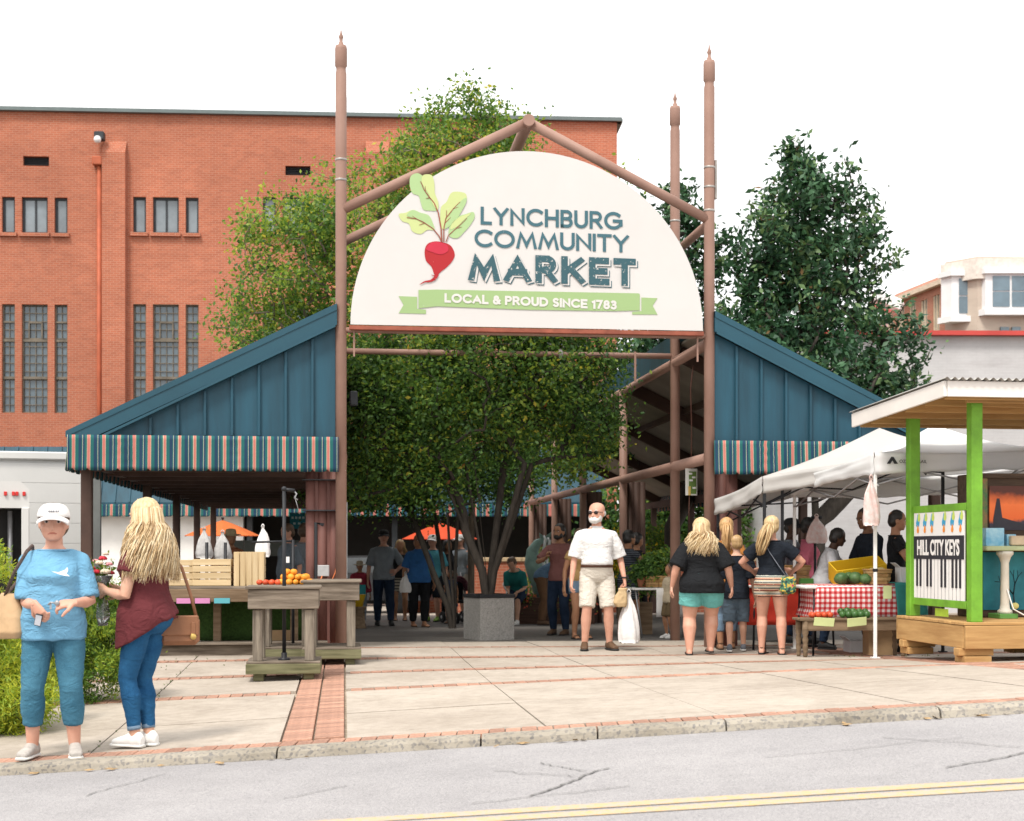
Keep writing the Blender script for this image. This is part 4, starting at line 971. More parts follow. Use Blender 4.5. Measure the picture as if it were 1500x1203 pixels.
tree('magnolia_tree', 'tall dark magnolia tree standing behind the right blue gable', pE, [[(0, 0, 0), (0, 0, 2), (-.1, 0, 5), (-.2, 0, 8), (-.35, 0, 9.3)]],
     cone(0, 0, 4.2, 9.5, 2.6, 18, 1, -.25)+[(1.3, 0, 5.0, .85, .8, .7, .6), (-1.2, 0, 5.5, .9, .8, .9, .7), (1.45, 0, 6.2, .6, .6, .8, .6), (1.2, 0, 7.6, .55, .5, .7, .5), (.9, 0, 8.6, .4, .4, .5, .3), (-1.3, 0, 7.0, .6, .6, .7, .5), (-1.6, 0, 6.3, .5, .5, .5, .4), (1.6, -.2, 4.4, .35, .4, .4, .2), (-1.9, 0, 6.1, .75, .6, .9, .7), (-1.7, 0, 5.0, .8, .6, .8, .6), (-1.5, 0, 7.4, .5, .5, .6, .4), (-.3, 0, 9.6, .3, .3, .5, .25), (.55, 0, 9.2, .35, .3, .5, .25), (-.95, 0, 9.1, .3, .3, .4, .2)],
     900, 30, .15, .165, .5, MG, (.36, .38, .2, .06), BKD, 31, .2, shell=.45, group='magnolias behind the sheds', up=.9, droop=0., twist=.8)
pF = (XW(985, 31.5), 31.5, zg(4, 31))
tree('magnolia_tree', 'dark magnolia tree partly hidden behind the arch sign', pF, [[(0, 0, 0), (0, 0, 2), (0, 0, 5), (.1, 0, 8)]],
     cone(0, 0, 3.6, 9.0, 1.7, 12, 2, .1)+[(1.1, 0, 8.0, .4, .4, .5, .25), (-.9, 0, 8.9, .5, .4, .4, .3), (.1, 0, 9.3, .3, .3, .35, .2)], 470, 30, .16, .165, .5, MG, (.36, .38, .2, .06), BKD, 32, .18, shell=.4, group='magnolias behind the sheds', up=.9, droop=0., twist=.8)
for lab, px, d, sd in (('dark leafy tree beyond the right shed, nearest the gate poles', 940, 41., 61), ('dark leafy tree beyond the right shed, nearest the white wall', 1010, 40., 62)):
    x = XW(px, d); tree('shade_tree', lab, (x, d, zg(x, d)), [[(0, 0, 0), (0, 0, 1.4), (0, 0, 2.2)]], [(0, 0, 2.8, 1.6, 1.0, 1.5, 1.), (-.9, 0, 2.0, 1.0, .8, 1.0, .6), (.9, 0, 2.2, 1.0, .8, 1.1, .6), (0, 0, 4.2, 1.1, .9, .8, .5)], 240, 40, .25, .16, .55, LM, (.5, .35, .12, .03, 0), BKD, sd, .1, group='trees beyond the right shed', shell=.3)
# shrubs in the planting bed
SHG = [leaf_mat('shrub_gold', (.42, .45, .045), .4), leaf_mat('shrub_lime', (.26, .36, .045), .4), leaf_mat('shrub_green', (.10, .20, .035), .3)]
def shrub(label, x, d, lumps, probs, seed, n=260, per=110, ll=.05):
    z = zg(x, d); st = [[(0, 0, -.05), (.05*math.cos(a), .05*math.sin(a), .15)] for a in (0, 2, 4)]
    tree('cypress_shrub', label, (x, d, z), st, lumps, n, per, .055, ll, .22, SHG, probs, BKD, seed, .02, group='shrubs in the bed', cat='shrub', shell=.6, twig=.003, droop=-.5, up=.2, along=.12)
shrub('yellow green cypress shrub behind the woman in the blue shirt', -3.98, 11.0, [(-.1, 0, .33, .5, .5, .36, 1), (-.15, .1, .62, .42, .4, .36, .9), (.22, -.15, .25, .32, .35, .28, .6), (.1, .2, .55, .35, .4, .35, .6)], (.45, .4, .15), 41, 330)
shrub('green cypress shrub between the two women in front', -3.72, 12.7, [(0, 0, .38, .42, .4, .4, 1), (.2, .05, .55, .34, .35, .36, .8), (-.25, .05, .6, .4, .35, .4, .7), (.05, 0, .85, .22, .25, .25, .4)], (.12, .38, .5), 42, 300)
shrub('pale feathery shrub beside the white van at the left edge', -4.75, 12.6, [(0, 0, .5, .4, .4, .5, 1), (.1, 0, 1.0, .3, .3, .45, .6)], (.5, .35, .15), 43, 200, 80)
# flower bushes at the back of the market
M_FLY = leaf_mat('yellow_petal', (.75, .52, .03), .3); FB = [LM[1], LM[2], M_FLY]
for lab, px, d, h, pr, sd in (('bush of tall yellow flowers behind the man in white', 905, 31, 1.7, (.45, .2, .35), 51), ('bush of yellow flowers beyond the right shed columns', 952, 33, 1.9, (.5, .26, .24), 52), ('green bush behind the fountain wall', 832, 34.5, 1.5, (.7, .28, .02), 53)):
    x = XW(px, d); tree('flower_bush', lab, (x, d, zg(x, d)), [[(0, 0, 0), (0, 0, .4)]], [(0, 0, h*.75, .75, .4, h*.42, 1), (-.5, 0, h*.6, .5, .4, h*.3, .5)], 130, 60, .13, .08, .5, FB, pr, BKD, sd, .03, group='bushes at the back', cat='bush', shell=.3)
# ================================================================== planter, carts, tables, goods
def wood(name, c1, c2, sc=3., rv=.12, axis=0):
    st = [8, 8, 8]; st[axis] = .7
    return mat(name, c1, .85, col2=c2, scale=sc, bump=.5, bscale=sc*3, stretch=tuple(st), rv=rv, dist=.004)
M_WOLD = wood('weathered_wood', (.075, .056, .04), (.25, .205, .16)); M_WOLDZ = wood('weathered_post', (.09, .072, .055), (.28, .24, .19), axis=2); M_WGRN = wood('mossy_wood', (.075, .075, .035), (.20, .19, .105)); M_WNEW = wood('new_pine', (.48, .35, .19), (.62, .48, .29), 2.); M_WNEWZ = wood('new_pine_upright', (.48, .35, .19), (.62, .48, .29), 2., axis=2)
M_WDECK = wood('deck_pine', (.36, .20, .075), (.52, .32, .13), 2.); M_WDECKY = wood('deck_pine_y', (.36, .20, .075), (.52, .32, .13), 2., axis=1); M_WBR = wood('brown_wood', (.13, .085, .05), (.23, .16, .10)); M_BLACK = mat('black_iron', (.012, .013, .016), .5, .2, 5); M_STEEL = mat('bare_steel', (.35, .35, .36), .4, .15, 6, metal=.6)
M_GRAN = node_mat('granite', lambda t, N, L, tc: (lambda a: (ramp(N, L, a, [(.32, (.10, .10, .095)), (.5, (.26, .25, .235)), (.68, (.36, .35, .33))]), a, .1, .002))(nz(N, L, tc.outputs['Object'], 110, 2, .7)), .8)
M_BAG = mat('plastic_bag', (.72, .70, .69), .35, .08, 14, .5, 22); M_BAGP = mat('printed_plastic_bag', (.70, .64, .62), .35, col2=(.66, .42, .38), scale=16, bump=.5, bscale=24)
# granite planter
pz = zg(-.3, 20.5); pl_ = thing('stone_planter', 'square granite aggregate planter holding the crape myrtle', 'planter', (pA[0], pA[1], pz), R(28))
b = MB()
for (cx, cy, sx, sy) in ((0, -.245, .54, .05), (0, .245, .54, .05), (-.245, 0, .05, .44), (.245, 0, .05, .44)): b.box((cx, cy, .30), (sx, sy, .6), .004)
b.build('body', M_GRAN, pl_)
b = MB()
for (cx, cy, sx, sy) in ((0, -.247, .56, .07), (0, .247, .56, .07), (-.247, 0, .07, .424), (.247, 0, .07, .424)): b.box((cx, cy, .625), (sx, sy, .05), .004)
b.build('rim', M_BLACK, pl_)
b = MB(); b.box((0, 0, .57), (.46, .46, .06)); b.build('soil', mat('soil', (.06, .04, .025)), pl_)
# weathered display carts
def cart(label, loc, rz, pipe=True, w_=.68, dp=.62, h=.9, grp='weathered display carts'):
    t = thing('display_cart', label, 'cart', loc, rz, grp); rr = random.Random(hsh(label) % 99)
    for sx in (-1, 1):
        for sy in (-1, 1):
            b = MB(); b.box((sx*(w_/2-.1), sy*(dp/2-.1), .03), (.1, .12, .07), .006); b.build('foot', M_WGRN, t)
            b = MB(); b.box((sx*(w_/2-.09), sy*(dp/2-.09), (.185+h-.21)/2), (.095, .095, h-.21-.185), .008, Matrix.Rotation(rr.uniform(-.02, .02), 3, 'Z')); b.build('post', M_WOLDZ, t)
    for sy in (-1, 1):
        b = MB(); b.box((0, sy*(dp/2), .115), (w_+.04, .04, .1), .006); b.build('base_rail', M_WGRN, t)
        b = MB(); b.box((0, sy*(dp/2-.02), h-.11), (w_, .042, .19), .006); b.build('apron', M_WOLD, t)
    for sx in (-1, 1):
        b = MB(); b.box((sx*(w_/2+.0), 0, .116), (.04, dp-.045, .096), .006); b.build('base_rail', M_WGRN, t)
        b = MB(); b.box((sx*(w_/2-.023), 0, h-.112), (.04, dp-.085, .186), .006); b.build('apron', M_WOLD, t)
    n = 5
    for i in range(n):
        y = -dp/2-.02+(dp+.04)*(i+.5)/n
        b = MB(); b.box((rr.uniform(-.008, .008), y, h), (w_+.05, (dp+.04)/n-.008, .028), .006); b.build('top_board', M_WOLD, t)
        b = MB(); b.box((rr.uniform(-.006, .006), y, .176), (w_+.03, (dp+.04)/n-.008, .022), .005); b.build('base_board', M_WOLD, t)
    if pipe:
        b = MB(); b.tube([(.0, -.12, .18), (.0, -.12, 1.86)], .019, 10); b.tube([(.0, -.12, 1.86), (.10, -.10, 1.85)], .019, 8); b.ball((0, -.12, 1.865), .027); b.lathe([(.06, .187), (.06, .2), (.028, .21), (.028, .26)], 12, (0, -.12, 0)); b.build('pipe', M_BLACK, t)
        b = MB(); b.tube([(.09, -.10, 1.85), (.12, -.1, 1.82), (.1, -.1, 1.78), (.13, -.1, 1.76)], .01, 6); b.tube([(.1, -.1, 1.8), (.15, -.1, 1.62)], .004, 5); b.build('hook', M_STEEL, t)
    return t
xA = XW(417, 14.2); cA = cart('weathered wooden cart with a black pipe, nearest the brick band', (xA, 14.2, zg(xA, 14.2)), R(A_M))
xB = XW(486, 15.85); cart('weathered wooden cart beside the brown column base', (xB, 15.85, zg(xB, 15.85)), R(A_M), False, .6, .75, .9)
xC = XW(420, 15.9); cart('wooden cart carrying oranges and tomatoes behind the front cart', (xC, 15.9, zg(xC, 15.9)), R(A_M), False, .62, .6, .84)
# pipes standing behind with a cross bar
pp = thing('pipe_rack', 'black pipe rack standing behind the fruit cart', 'rack', (XW(446, 16.5), 16.5, zg(-2, 16.5)), R(A_M))
b = MB(); b.tube([(-.13, 0, 0), (-.13, 0, 1.35)], .018, 8); b.build('upright', M_BLACK, pp)
b = MB(); b.tube([(.13, 0, 0), (.13, 0, 1.55), (.22, 0, 1.52)], .02, 8); b.build('upright', M_BLACK, pp)
b = MB(); b.tube([(-.6, 0, 1.32), (-.13, 0, 1.335)], .012, 8); b.build('cross_bar', M_BLACK, pp)
b = MB(); b.box((-.2, -.02, 1.12), (.06, .01, .07)); b.build('price_card', M_WHT, pp)
# fruit
def ball_item(name, label, cat, grp, m, r, pts, sq=.92, uniq=None):
    b = MB(); b.ball((0, 0, 0), (r, r, r*sq), 10, 7); me = b.mesh(name, m)
    for ip, p in enumerate(pts):
        o = bpy.data.objects.new(name, me); COL.objects.link(o); o.location = p; o.rotation_euler = (random.uniform(-.5, .5), random.uniform(-.5, .5), random.uniform(0, 6)); s_ = random.uniform(.85, 1.1); o.scale = (s_, s_, s_); tag(o, uniq[ip] if uniq else label, cat, grp)
M_ORG = mat('orange_skin', (.75, .30, .03), .5, .12, 9, .3, 90, rv=.1); M_TOM = mat('tomato_skin', (.62, .085, .03), .35, .2, 5, .02, rv=.15); M_PEP = mat('pepper_skin', (.045, .12, .03), .35, .3, 8, .05, rv=.2); M_MEL = mat('melon_skin', (.03, .085, .025), .5, col2=(.10, .18, .06), scale=16, bump=.05, rv=.15)
fz = zg(xC, 15.9)+.857
pts = [(xC-.02+i*.072+random.uniform(-.01, .01), 15.72+j*.07, fz+.036+k*.055) for k, (ni, nj) in enumerate(((5, 4), (4, 3), (2, 2))) for i in range(ni) for j in range(nj) if True]
pts = [(p[0]+.02*((p[2]-fz)//.055), p[1]+.03*((p[2]-fz)//.055), p[2]) for p in pts]
ball_item('orange', 'orange in the heap on the cart behind the black pipe', 'orange', 'oranges on the cart', M_ORG, .037, pts)
ball_item('tomato', 'orange red tomato beside the heap of oranges', 'tomato', 'tomatoes on the cart', M_TOM, .034, [(xC-.27+i*.068, 15.7+j*.07, fz+.032) for i in range(4) for j in range(2)])
# long produce table with crates
lt = thing('produce_table', 'long rough wooden table with crates under the left shed', 'table', (XW(330, 16.9), 16.9, zg(-3.3, 16.9)), R(A_M))
for k, (z, y) in enumerate(((.79, -.15), (.79, .05), (.79, .25))): b = MB(); b.box((0, y, z), (2.2, .19, .03), .005); b.build('top_board', M_WOLD, lt)
b = MB(); b.box((0, -.245, .70), (2.2, .035, .15), .006); b.build('apron', M_WBR, lt)
for x in (-1., -.1, .8):
    b = MB(); b.box((x, .1, .39), (.09, .09, .77), .006); b.build('leg', M_WBR, lt)
b = MB(); b.sheet(lambda a, c: (-1.05+2.1*a, .33+.02*math.sin(a*25), .76-.62*c), 30, 6); o = b.build('green_skirt', mat('turf_green', (.035, .075, .014), .95, .35, 40, .8), lt); o.modifiers.new('t', 'SOLIDIFY').thickness = .01
for (px, w_, m) in ((268, .16, 'pink'), (295, .17, 'pink'), (323, .18, 'aqua')):
    b = MB(); x = XW(px, 16.7)-XW(330, 16.9); b.box((x, -.27, .64), (w_, .006, .06)); b.build('price_card', mat(m+'_card', (.55, .22, .42) if m == 'pink' else (.10, .38, .44), .6, .05), lt)
sl2 = MB(); sill = thing('timber_sill', 'long grey timber sill on the ground under the produce table', 'timber', (XW(318, 17.0), 17.0, zg(-3.4, 17)), R(A_M))
sl2.box((.1, -.12, .05), (2.4, .25, .14), .01); sl2.build('beam', M_WOLD, sill); b = MB(); b.box((.1, -.16, .135), (2.4, .3, .03), .006); b.build('cap', M_WOLD, sill)
def crate(label, loc, rz, w_, dp, h, m, vertical=False):
    t = thing('wooden_crate', label, 'crate', loc, rz, 'pine crates on the table'); n = 4 if not vertical else 5
    for sy in (-1, 1):
        for i in range(n):
            b = MB()
            if vertical: b.box((-w_/2+w_*(i+.5)/n, sy*dp/2, h/2), (w_/n-.012, .014, h), .002)
            else: b.box((0, sy*dp/2, h*(i+.5)/n), (w_, .014, h/n-.012), .002)
            b.build('slat', m, t)
    for sx in (-1, 1):
        for i in range(n):
            b = MB(); b.box((sx*(w_/2-.008), 0, h*(i+.5)/n), (.014, dp-.03, h/n-.012), .002); b.build('slat', m, t)
        for sy in (-1, 1):
            b = MB(); b.box((sx*(w_/2-.03), sy*(dp/2-.022), h/2), (.03, .03, h-.01)); b.build('corner_post', m, t)
    b = MB(); b.box((0, 0, .01), (w_-.04, dp-.04, .012)); b.build('bottom', m, t); return t
tz = zg(-3.3, 16.9)+.806
def onlt(px, d): return (XW(px, d), d, tz)
crate('pine crate with horizontal slats in the middle of the table', onlt(312, 16.9), R(A_M), .44, .3, .32, M_WNEW)
crate('taller pine crate with upright slats, nearest the cart', onlt(366, 16.95), R(A_M), .36, .3, .4, M_WNEWZ, True)
crate('pine crate half hidden behind the blonde woman', onlt(262, 16.9), R(A_M), .36, .3, .31, M_WNEW)
# bags hanging on short posts behind the crates
def bag(label, loc, w_, h, m, rz=0, group='hanging plastic bags', name='plastic_bag', handles=True, parent=None):
    b = MB(); rr = random.Random(hsh(label) % 1000); n = 40; vs = []; sd = hsh(label) % 50
    prof = [(.20, 1.02), (.13, .95), (.22, .88), (.40, .78), (.58, .66), (.72, .54), (.84, .42), (.92, .3), (.98, .18), (.96, .08), (.85, .0)]
    for i, (r, z) in enumerate(prof):
        for k in range(n):
            a = 2*math.pi*k/n; q = Vector((math.cos(a)*1.6+sd, math.sin(a)*1.6, z*2.2)); j = 1+(.16+.2*z)*noise.noise(Vector((a*2.2 if a < 3.14 else (6.283-a)*2.2+7, z*.8, sd)))+.14*math.sin(a*6+z*4+sd)*(z+.15)+.10*noise.noise(q*2.5)
            vs.append((w_/2*r*j*math.cos(a)+.06*w_*noise.noise(Vector((z*2, sd, 0))), w_*.34*r*j*math.sin(a), h*z+.03*h*noise.noise(q*3)))
    m_ = len(prof); fs = [(i*n+k, (i+1)*n+k, (i+1)*n+(k+1) % n, i*n+(k+1) % n) for i in range(m_-1) for k in range(n)]+[tuple((m_-1)*n+k for k in range(n)), tuple(range(n))[::-1]]
    b.add(vs, fs, True)
    if handles: 
        for s_ in (-1, 1): b.tube([(s_*w_*.07, 0, h*.97), (s_*w_*.08, 0, h*1.05), (0, 0, h*1.1)], .006, 5)
    o = b.build(name, m, None, loc, rz); tag(o, label, 'bag', group); return o
M_BAGG = mat('grey_bag', (.42, .41, .40), .4, .15, 14, .5, 22)
for lab, px, d, py, w_, h, m in (('grey bundle of plastic bags on a post, first left of the umbrella', 299, 17.4, 817, .22, .34, M_BAGG), ('grey bundle of plastic bags on the second post below the umbrella', 326, 17.5, 820, .24, .33, M_BAGG)):
    p = W(px, py, d); bag(lab, p, w_, h, m)
    pt = thing('bag_post', 'black bag post at the table, behind the '+('left' if px < 310 else 'right')+' grey bundle', 'post', (p.x+.06, d-.13, zg(p.x, d)), 0, 'bag posts'); b = MB(); b.tube([(0, 0, 0), (0, 0, 1.32)], .02, 8); b.lathe([(.09, 0), (.09, .015), (.03, .02)], 12); b.build('pole', M_BLACK, pt)
p = W(385, 816, 17.2); bag('white plastic bag sticking up behind the upright slat crate', p, .18, .36, M_BAG)
# goods under the table
def carton(label, loc, sz, rz, m, open_=True, grp='cartons under the table'):
    t = thing('carton', label, 'box', loc, rz, grp); w_, dp, h = sz; b = MB()
    for (cx, cy, sx, sy) in ((0, -dp/2, w_, .008), (0, dp/2, w_, .008), (-w_/2+.004, 0, .008, dp-.01), (w_/2-.004, 0, .008, dp-.01)): b.box((cx, cy, h/2), (sx, sy, h))
    b.box((0, 0, .006), (w_-.02, dp-.02, .008)); b.build('body', m, t)
    b = MB(); b.bar((-w_/2, 0, h), (-w_/2-.06, 0, h+.05), dp-.02, .005); b.build('flap', m, t); b = MB(); b.bar((w_/2, 0, h), (w_/2+.07, 0, h+.03), dp-.02, .005); b.build('flap', m, t); return t
M_CARD = mat('cardboard', (.40, .26, .14), .85, .12, 4); M_CARDW = mat('white_cardboard', (.62, .62, .62), .8, .05)
gz = lambda px, d: (XW(px, d), d, zg(XW(px, d), d)+.0)
carton('white carton behind the brown shoulder bag', gz(294, 17.35), (.26, .3, .28), .3, M_CARDW); carton('brown carton with a printed side behind the cart posts', gz(410, 17.3), (.3, .3, .27), .1, M_CARD); carton('open brown carton under the middle of the table', gz(348, 17.5), (.5, .3, .2), .05, M_CARD)
for lab, px in (('steel can standing in the carton, left of the pair', 333), ('steel can standing in the carton, right of the pair', 348)):
    p = gz(px, 17.45); b = MB(); b.lathe([(.05, 0), (.055, .01), (.05, .03), (.05, .15), (.055, .16), (.052, .165), (.045, .16), (.045, .02)], 14); o = b.build('steel_can', M_STEEL, None, (p[0], p[1], p[2]+.22), 0); o.rotation_euler = (0, .12, 0); tag(o, lab, 'can', 'steel cans')
# umbrellas
def umbrella(label, loc, r, h, m, rz=.2):
    t = thing('market_umbrella', label, 'umbrella', loc, rz, 'market umbrellas'); n = 8; vs = [(0, 0, h)]; fs = []
    for j in (1, 2, 3, 4):
        for k in range(n*2):
            a = math.pi*k/n; rr_ = r*j/4*(1 if k % 2 == 0 else .94); vs.append((rr_*math.cos(a), rr_*math.sin(a), h-.42*r*(j/4)**1.15-(0 if k % 2 == 0 else .0)))
    m_ = n*2
    fs += [(0, 1+k, 1+(k+1) % m_) for k in range(m_)]+[(1+(j-1)*m_+k, 1+j*m_+k, 1+j*m_+(k+1) % m_, 1+(j-1)*m_+(k+1) % m_) for j in (1, 2, 3) for k in range(m_)]
    b = MB(); b.add(vs, fs, False); o = b.build('canopy', m, t); o.modifiers.new('t', 'SOLIDIFY').thickness = .006
    b = MB(); b.tube([(0, 0, 0), (0, 0, h+.03)], .025, 8); b.ball((0, 0, h+.05), .04); b.build('pole', M_BLACK, t)
    for k in range(n): a = 2*math.pi*k/n; b = MB(); b.tube([(0, 0, h-.06), (r*.98*math.cos(a), r*.98*math.sin(a), h-.42*r-.02)], .008, 4); b.build('rib', M_BLACK, t)
    b = MB(); b.lathe([(.25, 0), (.25, .05), (.05, .08)], 16); b.build('base', M_BLACK, t)
def canvas(n_, c_):
    m = leaf_mat(n_, c_, .5, .1); return m
M_UMB = canvas('orange_canvas_x', (.70, .24, .07)) if True else mat('orange_canvas', (.62, .20, .07), .8, .12, 3); M_UMR = canvas('red_orange_canvas', (.70, .12, .04))
x = XW(326, 38.5); umbrella('orange market umbrella seen through the left shed', (x, 38.5, zg(x, 38.5)), 1.0, ZW(762, 38.5)-zg(x, 38.5), M_UMB)
x = XW(645, 37); umbrella('red orange umbrella far behind the shoppers in the lane', (x, 37, zg(x, 37)), 1.0, ZW(766, 37)-zg(x, 37), M_UMR)
bn = thing('teal_banner', 'small teal banner hanging at the back of the left shed', 'banner', W(442, 760, 30), 0); b = MB(); b.box((0, 0, -.05), (.5, .012, .32)); b.build('cloth', mat('teal_cloth', (.02, .17, .21), .8), bn); b = MB()
for i in range(6): b.box((-.19+i*.075, -.009, .02), (.045, .005, .05))
for i in range(4): b.box((-.15+i*.1, -.009, -.1), (.05, .005, .04))
o = b.build('print', mat('pale_print', (.5, .6, .6)), bn)
b = MB(); b.tube([(-.26, 0, .12), (.26, 0, .12)], .01, 6); b.tube([(-.2, 0, .12), (-.2, 0, 1.0)], .005, 5); b.tube([(.2, 0, .12), (.2, 0, 1.0)], .005, 5); b.build('hanger', M_BLACK, bn)
gp = thing('grey_partition', 'grey panel partition at the back of the left shed', 'partition', (XW(398, 31), 31, zg(-5, 31)), 0); b = MB()
for i in range(6):
    b = MB(); b.box((-.75+i*.3, 0, 1.52), (.29, .03, .34), .004); b.build('panel', mat('grey_panel', (.16, .17, .15), .7, .1), gp)
for x_ in (-.9, .9): b = MB(); b.box((x_, 0, .84), (.06, .06, 1.68)); b.build('post', M_BLACK, gp)

# ================================================================== tents
M_TENT = mat('tent_white', (.82, .82, .82), .7, .03, 1.5, .05, 5); M_TENTG = mat('tent_grey', (.58, .56, .535), .75, .06, 1.5, .08, 5); M_LEGW = mat('white_leg', (.78, .77, .75), .4, .05); 
for mm in (M_TENT, M_TENTG):
    t_ = mm.node_tree; b_ = t_.nodes['Principled BSDF']; tr = t_.nodes.new('ShaderNodeBsdfTranslucent'); mx = t_.nodes.new('ShaderNodeMixShader'); mx.inputs[0].default_value = .35
    tr.inputs[0].default_value = (.88, .88, .88, 1); t_.links.new(b_.outputs[0], mx.inputs[1]); t_.links.new(tr.outputs[0], mx.inputs[2]); t_.links.new(mx.outputs[0], t_.nodes['Material Output'].inputs[0])
def tent(name, label, corners, apex, m, legm, val=.25, legs=(0, 1, 2, 3), arch=(0, 0, 0, 0), sag=.10):
    """corners: top of valance, in order round the tent"""
    C = [Vector(c) for c in corners]; A = Vector(apex); t = thing(name, label, 'tent', (C[0].x, C[0].y, zg(C[0].x, C[0].y))); o0 = Vector(t.location)
    cen = sum(C, Vector())/4
    for i in range(4):
        a, c = C[i]-o0, C[(i+1) % 4]-o0; ap = A-o0
        def fn(u, v):
            e = a.lerp(c, u); p = e.lerp(ap, v); p.z -= sag*math.sin(math.pi*v)*(1+.25*math.sin(math.pi*u)); p.z -= .035*math.sin(math.pi*u)*(1-v)**2; return p
        b = MB(); b.sheet(fn, 14, 10); o = b.build('canopy_side', m, t); o.modifiers.new('t', 'SOLIDIFY').thickness = .004
        out = (((a+c)/2)-(cen-o0)); out.z = 0; out.normalize()
        def fv(u, v):
            e = a.lerp(c, u); e.z -= .035*math.sin(math.pi*u); h = val-arch[i]*math.sin(math.pi*u)
            return e+Vector((0, 0, -h*v-.006*math.sin(u*40)*v))+out*(.012+.012*math.sin(u*17+i)*math.sin(math.pi*v)+.008*math.sin(v*9+u*4))
        b = MB(); b.sheet(fv, 26, 6); o = b.build('valance', m, t); o.modifiers.new('t', 'SOLIDIFY').thickness = .004
        # truss bars under the edge
        mid = (a+c)/2+Vector((0, 0, -.06)); b = MB()
        ins = -out*.05
        b.tube([a+Vector((0, 0, -.36))+ins, mid+ins, c+Vector((0, 0, -.36))+ins], .011, 6); b.tube([a+Vector((0, 0, -.1))+ins, mid+Vector((0, 0, -.3))+ins, c+Vector((0, 0, -.1))+ins], .011, 6); b.build('truss', legm if legm is not M_LEGW else M_STEEL, t)
    for i in legs:
        p = C[i]; inn = (cen-p); inn.z = 0; inn = inn.normalized()*.03; g_ = zg(p.x, p.y); b = MB()
        b.box((p.x-o0.x+inn.x, p.y-o0.y+inn.y, (p.z-.06+g_)/2-o0.z), (.036, .036, p.z-.06-g_), .005); b.box((p.x-o0.x+inn.x, p.y-o0.y+inn.y, g_-o0.z+.01), (.09, .09, .012)); lo = b.build('leg', legm, t)
        b = MB(); b.box((p.x-o0.x+inn.x, p.y-o0.y+inn.y, g_-o0.z+.95), (.048, .048, .035), .006); b.build('leg_clip', M_BLACK, lo)
    b = MB(); b.tube([A-o0+Vector((0, 0, -.02)), A-o0+Vector((0, 0, -.45))], .018, 8); b.build('centre_pole', M_STEEL, t); return t
WT = [(3.48, 17.8, 2.125), (3.89, 15.4, 2.28), (6.27, 15.75, 2.36), (5.88, 18.1, 2.2)]
wt = tent('white_tent', 'white pop up tent with white legs beside the green kiosk', WT, (4.95, 16.8, 2.70), M_TENT, M_LEGW, .24, arch=(.08, .05, 0, 0))
gt = tent('grey_tent', 'light grey pop up tent with black legs between gate and white tent', [(2.56, 18.02, 1.87), (2.97, 17.0, 2.1), (5.2, 17.2, 2.52), (5.1, 18.15, 2.52)], (4.55, 17.75, 2.74), M_TENTG, M_BLACK, .20, legs=(0, 1, 2), sag=.04)
# second black leg seen under the grey tent
b = MB(); q = Vector((XW(1146, 17.15), 17.15, 0)); z0 = zg(q.x, q.y); o0 = Vector(gt.location); b.box((q.x-o0.x, q.y-o0.y, 1.0-o0.z+z0), (.034, .034, 2.05), .004); b.build('leg', M_BLACK, gt)
# logo on the white tent's front valance
me = text_mesh('OZARK TRAIL', .05, .001, .0, 'LEFT'); me.materials.clear(); me.materials.append(M_BLACK)
L2v, L3v = Vector(WT[1]), Vector(WT[2]); ex = (L3v-L2v); ex.z = 0; ex.normalize(); off = Vector((ex.y, -ex.x, 0)); wo_ = Vector(wt.location)
lo = add_mesh('logo_lettering', me, wt); lo.location = L2v+ex*.27+off*.034+Vector((0, 0, -.115))-wo_; lo.rotation_euler = (R(90), 0, math.atan2(ex.y, ex.x))
b = MB(); b.prism([(0, 0), (.05, .075), (.075, .075), (.125, 0), (.085, 0), (.062, .035), (.04, 0)], (0, 0, 0), (1, 0, 0), (0, 0, 1), (0, .002, 0)); lo = b.build('logo_mark', M_BLACK, wt); lo.location = L2v+ex*.13+off*.034+Vector((0, 0, -.125))-wo_; lo.rotation_euler = (0, 0, math.atan2(ex.y, ex.x))
# bags hanging at the tent
p = W(1276, 770, 15.33); bag('white plastic bag tied to the white tent leg', p, .2, .5, M_BAGP, .3)
p = W(1196, 796, 18.2); bag('bundle of plastic bags hanging on the scale under the white tent', p, .27, .34, M_BAGP, .1)
sc = thing('hanging_scale', 'black scale stand carrying a bundle of bags under the tent', 'scale', (XW(1194, 18.3), 18.3, zg(3.8, 18.3)), 0); b = MB(); b.tube([(0, 0, 0), (0, 0, 1.62)], .018, 8); b.build('stand', M_BLACK, sc); b = MB(); b.box((.02, 0, 1.65), (.14, .05, .04), .01); b.build('arm', M_BLACK, sc); b = MB(); b.lathe([(.14, 0), (.14, .02), (.02, .03)], 14); b.build('base', M_BLACK, sc)
# ---- tables under the tent
def f_ging(t, N, L, tc):
    sp_ = N('ShaderNodeSeparateXYZ'); L(tc.outputs['UV'], sp_.inputs[0]); sq = []
    for k in (0, 1):
        m1 = N('ShaderNodeMath'); m1.operation = 'FRACT'; L(sp_.outputs[k], m1.inputs[0]); m2 = N('ShaderNodeMath'); m2.operation = 'GREATER_THAN'; m2.inputs[1].default_value = .5; L(m1.outputs[0], m2.inputs[0]); sq.append(m2.outputs[0])
    a = N('ShaderNodeMath'); a.operation = 'ADD'; L(sq[0], a.inputs[0]); L(sq[1], a.inputs[1]); h = N('ShaderNodeMath'); h.operation = 'MULTIPLY'; h.inputs[1].default_value = .5; L(a.outputs[0], h.inputs[0])
    return ramp(N, L, h.outputs[0], [(0., (.74, .70, .68)), (.3, (.62, .16, .16)), (.8, (.42, .018, .022))], 'CONSTANT')
M_GING = node_mat('gingham', f_ging, .8)
